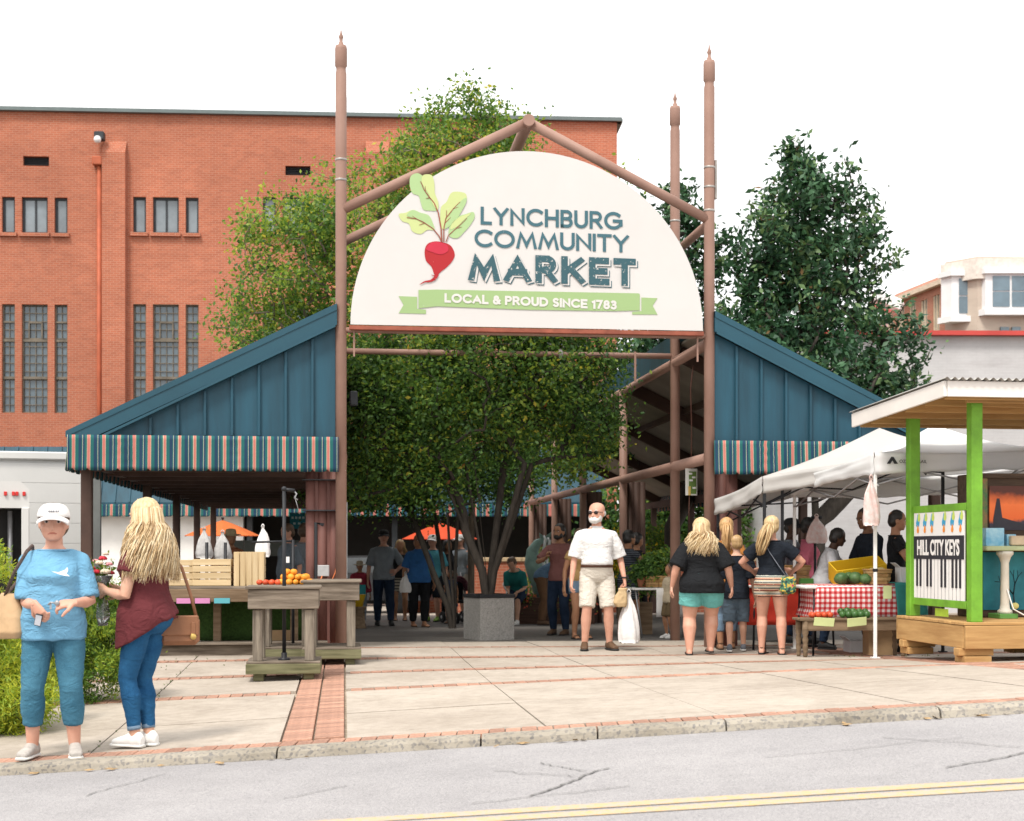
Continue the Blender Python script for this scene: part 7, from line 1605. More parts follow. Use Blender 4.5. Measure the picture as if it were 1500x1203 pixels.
def make_hair(G, t, hair, seed):
    rr = random.Random(seed); hd_, hh, qh = G.hd, G.hh, G.qh; m = hair['m']; kind = hair['kind']; up = Vector((0, 0, 1)); v = hair.get('vol', 1.)
    c = MB(); c.ball(hd_((0, .055, .135)), (.385*G.hw*hh*v, .43*hh*v, .41*hh*v), 18, 14, qh.to_matrix())
    if kind != 'fringe':
        c.ball(hd_((0, .17, -.08)), (.365*G.hw*hh*v, .32*hh*v, .36*hh*v), 16, 12, qh.to_matrix())
        cm = remesh(c, .007 if G.H > 1.2 else .009, 1); folds(cm, G.H, .010, seed, sc=(22, 22, 7)); to_obj('hair', cm, m, t)
    if kind in ('long', 'pony'):
        ln = hair.get('len', .34)*G.H; n = hair.get('n', 150); b = MB(); root = G.T((0, 0, .80))[0]; back = qh @ Vector((0, 1, 0)); side = qh @ Vector((1, 0, 0)); sw = hair.get('wid', 1.)
        for i in range(n):
            if kind == 'long':
                a = rr.uniform(-1, 1)*hair.get('arc', 2.0); cx, cy = math.sin(a), math.cos(a)          # angle from the back of the head
                r1 = rr.uniform(.9, 1.08); top_ = hd_((cx*.1, .03+rr.uniform(-.2, .12), .5*v)); p1 = hd_((cx*.37*v*r1, .08+cy*.40*v*r1, .22)); p2 = hd_((cx*.42*v*r1, .1+cy*.44*v*r1, -.25+rr.uniform(-.1, .1)))
                o = side*(cx*hh*.48*sw*r1)+back*((.20+cy*.50*r1)*hh*(1 if cy > 0 else .8)); L = ln*rr.uniform(.72, 1.)*(1 if cy > -.2 else .8); base = hd_((0, 0, -.45)); wv = rr.uniform(0, 6); am = hair.get('wave', .012)
                pts = [top_, p1, p2]; K = 7
                for k in range(1, K+1):
                    f = k/K; p = p2.lerp(base+o, min(1, f*2.)); p = Vector((p.x, p.y, p2.z-L*f)); spr = 1+.25*f*hair.get('spread', 1.); p = p+(side*cx*hh*.22*f*sw)+back*(cy*hh*.10*f)+side*(am*math.sin(wv+f*7))+back*(am*.6*math.cos(wv+f*6)); pts.append(p)
                w0 = rr.uniform(.006, .013)*hair.get('thick', 1.); m_ = len(pts); b.tube(pts, [(w0*(.55 if k == 0 else 1.)*(1-.75*(k/(m_-1))**2.2), w0*.5*(1-.75*(k/(m_-1))**2.2)) for k in range(m_)], 5)
            else:
                st = hd_(hair.get('root', (0, .47, .2))); a = rr.uniform(0, 6.3); r_ = rr.uniform(.2, 1)*.10*hh*hair.get('thick', 1.); o = side*math.cos(a)*r_+back*math.sin(a)*r_; L = ln*rr.uniform(.75, 1.); wv = rr.uniform(0, 6); sd = hair.get('sway', 0.)
                pts = [st+o*.5]; K = 7
                for k in range(1, K+1): f = k/K; pts.append(st+back*(.22*hh*math.sin(min(1, f*2)*1.57))+side*(sd*f*hh)+o*(1+1.0*math.sin(f*3))+Vector((0, 0, .06*hh*math.sin(f*3.1)-L*f))+side*.008*math.sin(wv+f*6))
                w0 = rr.uniform(.008, .014); b.tube(pts, [w0*(1-.7*(k/K)**2) for k in range(K+1)], 5)
        h2 = hair.get('m2') or m; h3 = hair.get('m3') or m; fpt = len(b.f)//n; b.m = [0, 1, 0, 2, 1, 0, 2][0:0]+[((i//fpt)*7919 % 11) % 3 for i in range(len(b.f))]; b.build('hair_strands', [m, h2, h3], t)
    if kind == 'bun': c = MB(); c.ball(hd_((0, .5, .2)), .16*hh, 12, 8); c.build('bun', m, t)
    if kind == 'fringe':
        c = MB()
        for s_ in (-1, 1): c.ball(hd_((s_*.31, .14, -.02)), (.06*hh, .26*hh, .15*hh), 10, 8, qh.to_matrix())
        c.ball(hd_((0, .36, .0)), (.30*hh, .10*hh, .2*hh), 12, 8, qh.to_matrix()); cm = remesh(c, .006, 1); to_obj('hair', cm, m, t)
def make_hat(G, t, hat):
    hd_, hh, qh = G.hd, G.hh, G.qh; b = MB(); k = hat['kind']; m = hat['m']; n = 22
    if k == 'cap':
        vs = []; rows = 8; back = hat.get('back', False); sg = 1 if back else -1
        for i in range(rows+1):
            ph = math.pi/2*i/rows; r = math.cos(ph)**.62*1.03; z_ = .13+.40*math.sin(ph)
            for q in range(n): a = 2*math.pi*q/n; vs.append(hd_((.40*G.hw*r*math.cos(a), .04+.48*r*math.sin(a), z_-.03*math.sin(a)*(1-i/rows))))
        b.add(vs, [(i*n+q, i*n+(q+1) % n, (i+1)*n+(q+1) % n, (i+1)*n+q) for i in range(rows) for q in range(n)], True); o = b.build('cap', m, t); o.modifiers.new('t', 'SOLIDIFY').thickness = .006
        b = MB(); b.sheet(lambda u, v: hd_((.41*G.hw*math.sin((u-.5)*2.5)*(1-.05*v), sg*(.41*math.cos((u-.5)*2.5)+.02+.50*v*math.cos((u-.5)*1.6))+.02, .16-.10*v-.15*(abs(u-.5)*2)**2)), 14, 5); br = b.build('brim', m, o); br.modifiers.new('t', 'SOLIDIFY').thickness = .007
    else:
        prof = [(.80, .12), (.62, .17), (.43, .2), (.42, .26), (.40, .46), (.33, .56), (.12, .6), (.0, .6)]; vs = []
        for r, z_ in prof:
            for q in range(n): a = 2*math.pi*q/n; vs.append(hd_((r*math.cos(a)*.95, .03+r*1.05*math.sin(a), z_+(.05*math.cos(2*a) if r > .5 else 0))))
        b.add(vs, [(i*n+q, i*n+(q+1) % n, (i+1)*n+(q+1) % n, (i+1)*n+q) for i in range(len(prof)-1) for q in range(n)], True); o = b.build('hat', m, t); o.modifiers.new('t', 'SOLIDIFY').thickness = .006
def PW(G, p):                                            # person coordinates (metres) to world
    o = G.o; return Matrix.Translation(o.location) @ Matrix.Rotation(o.rotation_euler.z, 4, 'Z') @ Vector(p)
# ---- fabrics and hair
def f_denim(c1, c2):
    def fn(t, N, L, tc):
        a = ramp(N, L, nz(N, L, tc.outputs['Object'], 4, 5), [(.3, c1), (.7, c2)]); w_ = nz(N, L, tc.outputs['Object'], 190, 2); c = mixc(N, L, .5, a, ramp(N, L, w_, [(.3, (.7, .7, .7)), (.7, (1.15, 1.15, 1.15))]), 'MULTIPLY'); return c, wrinkle(N, L, tc.outputs['Object'], 1.3), .6, .025
    return fn
F_JEANL = node_mat('denim_mid', f_denim((.040, .130, .200), (.075, .20, .28)), .9, .1); F_JEAND = node_mat('denim_blue', f_denim((.012, .062, .155), (.030, .125, .255)), .9, .1); F_JEANK = node_mat('denim_dark', f_denim((.012, .022, .045), (.028, .045, .08)), .9, .1); F_JEANP = node_mat('denim_pale', f_denim((.12, .19, .27), (.2, .28, .37)), .9, .1)
def hairmat(n, c1, c2): return mat('hair_'+n, c1, .45, col2=c2, scale=9, bump=.5, bscale=60, stretch=(6, 6, .8), spec=.5, dist=.004)
H_BL = hairmat('blonde', (.44, .30, .14), (.70, .53, .30)); H_BL2 = hairmat('pale_blonde', (.60, .46, .27), (.78, .65, .44)); H_BL3 = hairmat('honey', (.28, .165, .07), (.46, .30, .14)); H_DB = hairmat('dark_blonde', (.30, .18, .075), (.50, .33, .15)); H_BR = hairmat('brown', (.06, .033, .018), (.12, .068, .036)); H_BK = hairmat('black', (.010, .009, .009), (.025, .021, .019)); H_WH = hairmat('white', (.55, .53, .50), (.72, .70, .68)); H_ST = hairmat('strawberry', (.45, .25, .10), (.62, .40, .19))
WS = mat('white_canvas', (.74, .73, .71), .7, .05, 8); RUB = mat('sole_white', (.70, .69, .66), .6, .05); BLKS = mat('black_sole', (.02, .02, .021), .7, .2); BRNS = mat('brown_leather', (.10, .055, .03), .6, .2, 8); GRYS = mat('grey_knit', (.40, .37, .34), .8, .2, 20); PNK = mat('pink_sole', (.62, .13, .12), .6)
FAIR = ('fair', (.58, .345, .245)); ROSY = ('rosy', (.60, .33, .24)); TAN = ('tan', (.36, .185, .105)); DARKS = ('deep', (.075, .038, .024)); BRWN = ('brown', (.20, .105, .062))
def ft(**k): return k
# ---- woman in the blue shirt at the kerb
x1, d1 = XW(79, 9.5), 9.5
F_BLUE = fabric('sky_blue', (.15, .34, .50), var=.08)
P1 = person('woman in white cap, light blue shirt and cropped jeans standing at the kerb', x1, d1, 1.66, 8, female=True, hs=1.07, bw=1.08, bd=1.2, bl=1.06, belly=.03, feet={'R': (-.082, .0, -.25), 'L': (.082, -.01, .22)}, head=(.10, .0),
    arms={'R': dict(w=(-.045, -.165, .615), d=(.55, -.25, -.75), n=(.4, .5, -.1), pole=(-.45, 1., -.6), curl=.9), 'L': dict(w=(.105, -.165, .62), d=(-.95, -.15, -.1), n=(0, .5, -.7), pole=(.45, 1., -.6), curl=1.0)},
    skinc=ROSY, top=dict(m=F_BLUE, hem=.47, sleeve=.9, off=.013, sloose=.005, fold=.016, loose=.008), bottom=dict(m=F_JEANL, len=1.62, off=.006, loose=.008, fold=.008, name='jeans'), shoes=dict(m=GRYS, sole=RUB, laces=PNK), hair=dict(kind='pony', m=H_BR, vol=.99, len=.07, n=40, root=(0, .50, .1), thick=1.), hat=dict(kind='cap', m=mat('cap_white', (.76, .74, .72), .8, .04)), voxel=.0085, eyes=True, group='women at the kerb')
# emblem on the chest and cap print
b = MB(); c = P1.T((.045, -.112, .735))[0]; b.prism([(-.055, .012), (-.01, .006), (.03, .022), (.045, .04), (.05, .02), (.04, -.005), (.06, -.022), (.02, -.016), (-.01, -.006)], (0, 0, 0), (1, 0, 0), (0, 0, 1), (0, .003, 0)); o = b.build('shirt_print', mat('print_white', (.74, .76, .78)), P1.o, c+Vector((0, -.024, 0))); o.rotation_euler = (-.25, 0, .18)
for k_, (x_, w_) in enumerate(((-.09, .05), (-.03, .045), (.03, .05), (.10, .04), (.15, .035))):
    b = MB(); b.box((0, 0, 0), (w_*P1.hh, .002, .045*P1.hh)); o = b.build('cap_print', mat('cap_print', (.12, .12, .14)), P1.o, P1.hd((x_, -.452+.06*x_*x_*20*.3, .30))); o.rotation_euler = (-.35, 0, .10-x_*.9)
# her phone and tote
w_ = PW(P1, P1.J['wrR']+Vector((.03, -.03, -.10))); b = MB(); b.box((0, 0, 0), (.045, .012, .085), .004); b.slot(1).box((0, -.0065, .0), (.038, .002, .07)); o = b.build('phone', [M_BLACK, mat('phone_face', (.55, .56, .6), .2)], None, w_); o.rotation_euler = (.35, .25, .1); tag(o, 'small phone held in the right hand of the woman in blue', 'phone')
w_ = PW(P1, P1.J['wrL']+Vector((-.115, -.03, .0))); b = MB(); b.tube([(0, 0, 0), (-.03, 0, .005), (-.045, 0, -.012)], .006, 6); b.lathe([(.014, -.004), (.018, 0), (.014, .004)], 12, (.012, 0, 0), axis=(0, 1, 0)); b.box((-.03, .004, -.02), (.012, .003, .04)); o = b.build('key_bunch', M_STEEL, None, w_); tag(o, 'bunch of keys held by the woman in the blue shirt', 'keys')
tb = thing('tan_tote', 'tan leather tote bag hanging on the shoulder of the woman in blue', 'bag', PW(P1, (-.30, .02, .80)), R(-30)); M_TANL = mat('tan_leather', (.47, .31, .17), .6, .12, 6, .2)
c = MB(); loft(c, [(Vector((0, 0, -.01)), Vector((.13, 0, 0)), Vector((0, .06, 0))), (Vector((0, 0, .03)), Vector((.165, 0, 0)), Vector((0, .085, 0))), (Vector((0, 0, .13)), Vector((.15, 0, 0)), Vector((0, .075, 0))), (Vector((.01, 0, .22)), Vector((.10, 0, 0)), Vector((0, .045, 0))), (Vector((.02, 0, .28)), Vector((.07, 0, 0)), Vector((0, .02, 0)))], 20, .8); cm = remesh(c, .009, 2); folds(cm, 1, .014, 4, sc=(7, 7, 5)); to_obj('bag_body', cm, M_TANL, tb)
inv = tb.matrix_basis.inverted(); pts = [PW(P1, q) for q in ((-.31, .0, 1.07), (-.235, -.10, 1.22), (-.155, -.10, 1.36), (-.135, .0, 1.40), (-.15, .09, 1.34), (-.25, .09, 1.16), (-.31, .04, 1.07))]
b = MB(); b.tube([inv @ p for p in pts], [(.013, .006)]*7, 8); b.build('strap', mat('woven_strap', (.10, .07, .06), .8, .5, 90), tb)
# ---- blonde woman with the bouquet
x2, d2 = XW(214, 9.72), 9.72
F_MAR = fabric('maroon', (.115, .026, .030), var=.18)
P2 = person('woman with long blonde hair, maroon top and skinny jeans holding a bouquet', x2, d2, 1.67, -112, female=True, bw=1.02, bd=1.08, bl=.96, feet={'R': (-.028, -.005, .15), 'L': (.030, -.03, .0)}, head=(-.12, .05),
    arms={'L': dict(w=(.085, -.135, .635), d=(-.25, -.9, .25), n=(-.9, 0, 0), pole=(.5, .8, -.8), curl=1.3), 'R': dict(w=(-.05, -.16, .63), d=(.5, -.7, .2), n=(.9, 0, 0), pole=(-.6, .5, -.8), curl=1.3)},
    skinc=FAIR, top=dict(m=F_MAR, hem=.475, sleeve=.45, off=.018, sloose=.012, fold=.012, flare=.10, loose=.012, name='top', fsc=(7, 7, 3.), tilt=(-.05, .055)), bottom=dict(m=F_JEAND, len=1.86, off=.004, loose=.002, fold=.006, name='jeans', fsc=(6, 6, 18), waist=.63), shoes=dict(m=WS, sole=RUB, laces=WS), hair=dict(kind='long', m=H_BL, len=.235, n=1150, vol=1.06, wid=1.45, arc=2.2, wave=.03, thick=.5, m2=H_BL2, m3=H_BL3), voxel=.0085, eyes=True, group='women at the kerb')
# turned-up cuffs and the dipping hem of the top
for nm in 'RL':
    k, a = P2.J['knee'+nm], P2.J['ank'+nm]; b = MB(); b.tube([k.lerp(a, .80), k.lerp(a, .87)], [.047, .046], 16); b.build('cuff', F_JEANP, P2.o)
# bouquet
bq = thing('bouquet', 'bouquet of red and cream flowers in clear wrap held by the blonde woman', 'bouquet', PW(P2, P2.J['wrL']+Vector((-.06, -.07, .03))), 0); rng = np.random.default_rng(9); rr = random.Random(9)
b = MB()
for i in range(9): a = i*.7; b.tube([(0, 0, -.2), (.01*math.cos(a), .01*math.sin(a), 0), (.05*math.cos(a)-.03, .05*math.sin(a), .13)], .004, 5)
b.build('stems', mat('stem_green', (.08, .16, .04)), bq)
pet = {'r': mat('petal_red', (.60, .03, .05), .6, .2, 20), 'c': mat('petal_cream', (.72, .60, .45), .6, .12, 20), 'p': mat('petal_pink', (.68, .28, .30), .6, .2, 20)}
for i, (k, dx, dy, dz_, r) in enumerate((('r', -.075, -.02, .12, .038), ('r', -.03, -.05, .10, .034), ('c', .03, -.05, .10, .042), ('c', -.01, -.06, .16, .032), ('r', .0, .0, .19, .034), ('c', .02, .0, .22, .026), ('p', -.05, .0, .17, .03), ('c', -.04, -.03, .06, .03), ('p', .05, -.02, .15, .028), ('r', .05, .02, .09, .03))):
    b = MB()
    for j in range(9):
        a = j*2.4; q = r*(.35+.07*j); n_ = Vector((math.cos(a), math.sin(a), .5+.05*j)).normalized(); cpt = Vector((dx, dy, dz_))+Vector((math.cos(a)*q*.6, math.sin(a)*q*.6, .0)); b.ball(cpt, (r*.5, r*.5, r*.28), 7, 5, Vector((0, 0, 1)).rotation_difference(n_).to_matrix())
    b.build('flower', pet[k], bq)
cs = [(rr.gauss(-.01, .06), rr.gauss(0, .05), rr.uniform(.03, .24)) for _ in range(30)]; v, q, mi = leaves(rng, cs, [(0, 0, 1)]*30, 10, .02, .05, .4, 2, (.5, .5)); add_mesh('foliage', np_mesh('foliage', v, q, [LM[1], LM[2]], False, mi), bq)
b = MB(); vs = []; n = 14
for i, (r, z_) in enumerate(((.03, -.27), (.045, -.2), (.025, -.06), (.03, .0), (.07, .07))):
    for k in range(n): a = 2*math.pi*k/n; j = 1+.18*math.sin(a*5+i); vs.append((r*j*math.cos(a), r*j*math.sin(a), z_))
b.add(vs, [(i*n+k, i*n+(k+1) % n, (i+1)*n+(k+1) % n, (i+1)*n+k) for i in range(4) for k in range(n)], True); m_wr = mat('clear_wrap', (.85, .87, .87), .12, .05, 20, .3, 30, trans=.85); o = b.build('wrap', m_wr, bq); o.modifiers.new('t', 'SOLIDIFY').thickness = .0015
# brown shoulder bag
sb_ = thing('brown_shoulder_bag', 'brown leather shoulder bag hanging at the hip of the blonde woman', 'bag', W(263, 945, 9.85), R(14)); M_BRL = mat('cognac_leather', (.24, .105, .05), .5, .15, 6, .2)
b = MB(); b.box((0, 0, .1), (.27, .10, .20), .03); b.build('bag_body', M_BRL, sb_); b = MB(); b.box((-.01, -.052, .135), (.275, .02, .14), .01); b.build('flap', M_BRL, sb_); b = MB(); b.box((.09, -.066, .10), (.03, .008, .12), .003); b.build('strap_tab', M_BRL, sb_); b = MB(); b.lathe([(.018, -.004), (.022, 0), (.018, .004)], 12, (.09, -.07, .06), axis=(0, 1, 0)); b.build('buckle', mat('brass', (.55, .38, .12), .3, metal=.8), sb_)
inv = sb_.matrix_basis.inverted(); sh2 = PW(P2, P2.J['shR']+Vector((0, 0, .05))); b = MB(); bp = sb_.matrix_basis @ Vector((.11, 0, .2)); b.tube([inv @ p for p in (bp, bp.lerp(sh2, .3)+Vector((.03, .02, 0)), bp.lerp(sh2, .7)+Vector((.06, .03, 0)), sh2+Vector((.02, .02, .01)), bp.lerp(sh2, .6)+Vector((-.10, .10, 0)), sb_.matrix_basis @ Vector((-.1, .02, .2)))], [(.011, .004)]*6, 8); b.build('strap', M_BRL, sb_)
# ---- man in white
x3, d3 = XW(874, 17.6), 17.6
F_WH = fabric('white_polo', (.66, .65, .64), var=.04); F_KH = fabric('stone_shorts', (.60, .555, .485), var=.06)
P3 = person('bald man with white beard, sunglasses, white polo and stone shorts', x3, d3, 1.80, 4, hs=1.04, bw=1.02, bd=1.1, bl=.98, belly=.03, feet={'R': (-.085, -.02, -.15), 'L': (.088, .0, .3)}, head=(-.55, .0),
    arms={'R': dict(w=(-.175, -.03, .475), curl=.7), 'L': dict(w=(.185, -.04, .485), curl=1.6, d=(.1, -.1, -1))}, skinc=ROSY, top=dict(m=F_WH, hem=.582, low=.002, sleeve=.92, off=.013, sloose=.018, fold=.014, collar=True, loose=.012, name='polo_shirt'), bottom=dict(m=F_KH, len=.93, off=.014, loose=.022, fold=.008, waist=.588, name='shorts', belt=mat('belt_brown', (.07, .028, .016), .5)), shoes=dict(m=BRNS, sole=BLKS, laces=mat('lace_tan', (.2, .12, .07))), hair=dict(kind='fringe', m=H_WH), beard=H_WH, glasses=True, eyes=True, voxel=.009, group='shoppers in front')
b = MB(); q = P3.J['wrL']; b.tube([q+Vector((.036*math.cos(a), .036*math.sin(a), .02)) for a in np.linspace(0, 6.28, 14)], .010, 6); b.box(q+Vector((.04, -.01, .02)), (.012, .03, .034)); b.build('wristwatch', M_BLACK, P3.o)
q = PW(P3, P3.J['wrL']+P3.J['hdL'].normalized()*.12)
bag('white plastic shopping bag hanging from the hand of the man in white', q+Vector((.04, 0, -.66)), .27, .60, M_BAG, 0, 'carried bags')
c = MB(); loft(c, [(Vector((0, 0, 0)), Vector((.06, 0, 0)), Vector((0, .045, 0))), (Vector((-.01, 0, .05)), Vector((.085, 0, 0)), Vector((0, .06, 0))), (Vector((0, 0, .13)), Vector((.075, 0, 0)), Vector((0, .05, 0))), (Vector((.02, 0, .19)), Vector((.05, 0, 0)), Vector((0, .03, 0))), (Vector((.03, 0, .23)), Vector((.06, 0, 0)), Vector((0, .03, 0)))], 16, .8); cm = remesh(c, .008, 1); folds(cm, 1, .012, 3, sc=(12, 12, 9)); o = to_obj('paper_bag', cm, mat('kraft_paper', (.50, .36, .20), .85, .12, 8), None); o.location = q+Vector((-.06, -.05, -.22)); tag(o, 'crumpled brown paper bag in the hand of the man in white', 'bag', 'carried bags')
# ---- group seen from behind at the right
F_BLK = fabric('black_tee', (.012, .013, .015), var=.2); F_NAVY = fabric('navy_tee', (.014, .018, .026), var=.2); F_TEAL = fabric('aqua_shorts', (.14, .42, .40), var=.12)
P4 = person('heavy blonde woman in black tee and aqua shorts seen from behind', XW(1028, 16.7), 16.7, 1.60, 176, female=True, bw=1.42, bd=1.38, bl=1.38, belly=.03, feet={'R': (-.07, -.10, .1, .012), 'L': (.09, .02, 0)}, head=(-.25, .0), arms={'R': dict(w=(-.215, -.02, .50), curl=.6), 'L': dict(w=(.215, .0, .50), curl=.6)}, skinc=ROSY,
    top=dict(m=F_BLK, hem=.455, sleeve=.95, off=.016, sloose=.018, fold=.010), bottom=dict(m=F_TEAL, len=.62, off=.014, loose=.03, fold=.014, name='shorts'), shoes=dict(kind='flip', m=BLKS, sole=BLKS), hair=dict(kind='long', m=H_BL, len=.17, n=480, vol=1.04, arc=1.9, wave=.028, wid=1.25, thick=.7, m2=H_BL2, m3=H_BL3), voxel=.010, group='group walking to the tent')
P5 = person('boy in black tee and blue grey cargo shorts seen from behind', XW(1079, 17.2), 17.2, 1.40, 172, bw=.92, bd=.95, bl=.9, feet={'R': (-.06, -.12, .0, .0), 'L': (.06, .06, 0, .01)}, head=(.2, 0), arms={'R': dict(w=(-.16, -.02, .46)), 'L': dict(w=(.15, -.05, .46))}, skinc=FAIR, top=dict(m=F_NAVY, hem=.46, sleeve=.85, off=.018, sloose=.018, fold=.01), bottom=dict(m=fabric('slate_shorts', (.10, .145, .19), var=.2), len=1.08, off=.012, loose=.022, fold=.016, name='shorts'), shoes=dict(m=fabric('grey_trainer', (.13, .14, .16)), sole=RUB), hair=dict(kind='short', m=H_DB, vol=.97), voxel=.010, group='group walking to the tent')
P6 = person('woman with strawberry hair and orange top half hidden behind the boy', XW(1065, 17.7), 17.75, 1.62, 178, female=True, feet={'R': (-.05, -.05, 0), 'L': (.05, .05, 0)}, skinc=TAN, top=dict(m=fabric('orange_top', (.46, .19, .05)), hem=.5, sleeve=.4, off=.012), bottom=dict(m=F_JEANP, len=1.6, off=.006, name='jeans'), shoes=dict(kind='sandal', m=BRNS, sole=BRNS), hair=dict(kind='pony', m=H_ST, len=.22, n=60, root=(0, .44, .2), thick=1.6), voxel=.011, group='group walking to the tent')
def f_print(t, N, L, tc):
    sp_ = N('ShaderNodeSeparateXYZ'); L(tc.outputs['Object'], sp_.inputs[0]); a = N('ShaderNodeMath'); a.operation = 'MULTIPLY'; a.inputs[1].default_value = 15.; L(sp_.outputs[2], a.inputs[0]); f = N('ShaderNodeMath'); f.operation = 'FRACT'; L(a.outputs[0], f.inputs[0])
    c = ramp(N, L, f.outputs[0], [(0., (.60, .46, .33)), (.22, (.03, .03, .035)), (.36, (.55, .16, .10)), (.48, (.60, .50, .38)), (.66, (.03, .03, .04)), (.8, (.42, .45, .40))], 'CONSTANT'); vo = N('ShaderNodeTexVoronoi'); vo.inputs['Scale'].default_value = 38; L(tc.outputs['Object'], vo.inputs['Vector'])
    return mixc(N, L, ramp(N, L, vo.outputs['Distance'], [(.16, (1, 1, 1)), (.2, (0, 0, 0))]), c, (.62, .52, .40))
F_PRINT = node_mat('patterned_shorts', f_print, .85, .15)
P7 = person('girl with long ponytail, black tee and patterned shorts seen from behind', XW(1130, 16.8), 16.8, 1.62, 170, female=True, bw=1.05, bd=1.05, bl=1.08, feet={'R': (-.075, .02, .05), 'L': (.07, -.05, -.05)}, head=(.15, .0), arms={'R': dict(w=(-.15, -.13, .60), pole=(-1, .4, -.2), d=(.5, -.8, .1)), 'L': dict(w=(.13, -.13, .60), pole=(1, .4, -.2), d=(-.5, -.8, .1))}, skinc=ROSY,
    top=dict(m=F_NAVY, hem=.575, sleeve=.6, off=.013, sloose=.012, fold=.008), bottom=dict(m=F_PRINT, len=.36, off=.014, loose=.02, fold=.008, waist=.60, name='shorts'), shoes=dict(kind='sandal', m=BRNS, sole=BLKS), hair=dict(kind='pony', m=H_BL, len=.235, n=90, root=(.18, .40, .12), thick=1.9, sway=.5, m2=H_BL3, m3=H_DB), voxel=.010, group='group walking to the tent')
cb_ = thing('crossbody_bag', 'small colourful patterned crossbody bag on the hip of the girl', 'bag', PW(P7, (-.185, .13, .80)), R(-20)); F_BP = node_mat('bag_pattern', lambda t, N, L, tc: (lambda vo: ramp(N, L, vo, [(.2, (.02, .02, .025)), (.4, (.05, .16, .10)), (.52, (.55, .42, .06)), (.62, (.45, .06, .12)), (.75, (.02, .02, .03))], 'CONSTANT'))(nz(N, L, tc.outputs['Object'], 22, 2)), .7)
b = MB(); b.box((0, 0, .02), (.19, .07, .20), .03); b.build('bag_body', F_BP, cb_); b = MB(); b.box((0, .034, .0), (.15, .03, .11), .012); b.build('pocket', F_BP, cb_)
inv = cb_.matrix_basis.inverted(); pts = [PW(P7, q) for q in ((-.17, .15, .92), (-.08, .135, 1.05), (.02, .125, 1.2), (.09, .085, 1.33), (.10, .0, 1.36), (.06, -.10, 1.28), (-.10, -.12, 1.05), (-.19, .05, .92))]; b = MB(); b.tube([inv @ p for p in pts], [(.013, .004)]*8, 8); b.build('strap', mat('strap_grey', (.2, .22, .26), .7), cb_)
# ---- people further in
def far(label, px, d, H, face, **k):
    k.setdefault('voxel', .021); k.setdefault('group', 'people in the lane'); return person(label, XW(px, d), d, H, face, **k)
F_HEN = fabric('henley', (.23, .10, .09)); F_GRY = fabric('grey_tee', (.24, .27, .30)); F_CAP = mat('cap_black', (.02, .02, .022), .8)
far('bearded man in dusty red shirt and dark jeans drinking from a cup', 820, 22, 1.70, -25, bw=.96, head=(-.2, .05), arms={'R': dict(w=(-.06, -.16, .70), d=(.3, -.3, .8), curl=1.2, pole=(-1, .4, -.5)), 'L': dict(w=(.16, -.04, .5))}, skinc=TAN, top=dict(m=F_HEN, hem=.49, sleeve=.8, off=.012), bottom=dict(m=F_JEANK, len=1.95, off=.006, loose=.008), shoes=dict(m=BRNS, sole=BLKS), hair=dict(kind='short', m=H_BK), beard=H_BK, eyes=True, voxel=.012)
far('woman in denim shorts mostly hidden behind the man in white', 850, 20.6, 1.58, 20, female=True, skinc=TAN, top=dict(m=fabric('mustard', (.38, .24, .10)), hem=.52, sleeve=.4), bottom=dict(m=F_JEANP, len=.42, off=.012, loose=.012, name='shorts'), shoes=dict(kind='sandal', m=BRNS, sole=BLKS), hair=dict(kind='short', m=H_BR))
def f_strp(t, N, L, tc):
    wv = N('ShaderNodeTexWave'); wv.bands_direction = 'Z'; wv.inputs['Scale'].default_value = 9; wv.inputs['Distortion'].default_value = 1.5; L(tc.outputs['Object'], wv.inputs['Vector']); return ramp(N, L, wv.outputs['Fac'], [(.4, (.022, .026, .036)), (.62, (.10, .11, .13))])
F_DRS = node_mat('striped_dress', f_strp, .85, .15)
PD = far('woman in dark striped dress reaching to the produce stand', 921, 22, 1.60, 118, female=True, bw=1.02, arms={'R': dict(w=(-.08, -.27, .68), d=(.1, -1, .1), pole=(-.5, .2, -1)), 'L': dict(w=(.08, -.25, .62), d=(-.1, -1, .1), pole=(.5, .2, -1))}, skinc=TAN, top=dict(m=F_DRS, hem=.5, sleeve=.3, off=.010), bottom=dict(m=F_DRS, kind='skirt', hem=.345, waist=.62, off=.011, flare=.1, name='dress_skirt'), shoes=dict(kind='sandal', m=BLKS, sole=BLKS), hair=dict(kind='short', m=H_BK, vol=1.05), voxel=.012)
far('woman in black behind the woman in the striped dress', 933, 23, 1.6, 120, female=True, skinc=TAN, arms={'L': dict(w=(.08, -.25, .60), d=(-.1, -1, 0), pole=(.5, .2, -1))}, top=dict(m=F_BLK, hem=.5, sleeve=.3), bottom=dict(m=F_BLK, len=1.5), shoes=dict(kind='sandal', m=BLKS, sole=BLKS), hair=dict(kind='short', m=H_BK))
far('small child in khaki shorts and white shoes beside the produce stand', 981, 20.9, 1.08, -60, bw=.95, skinc=TAN, top=dict(m=fabric('cream_tee', (.5, .42, .3)), hem=.47, sleeve=.8), bottom=dict(m=fabric('khaki', (.14, .10, .055)), len=.95, loose=.02, name='shorts'), shoes=dict(m=WS, sole=RUB), hair=dict(kind='short', m=H_BR))
far('person in blue shirt and brown trousers bending over the flower box', 793, 26.6, 1.68, 80, lean=.9, arms={'R': dict(w=(-.1, -.40, .52), d=(0, -.6, -.6)), 'L': dict(w=(.1, -.38, .50), d=(0, -.6, -.6))}, skinc=TAN, top=dict(m=fabric('steel_blue', (.10, .17, .26)), hem=.52, sleeve=.9), bottom=dict(m=fabric('brown_trouser', (.12, .065, .035)), len=1.95, loose=.012), shoes=dict(m=BRNS, sole=BLKS), hair=dict(kind='short', m=H_BR))
zs_ = zg(.1, 27.4)
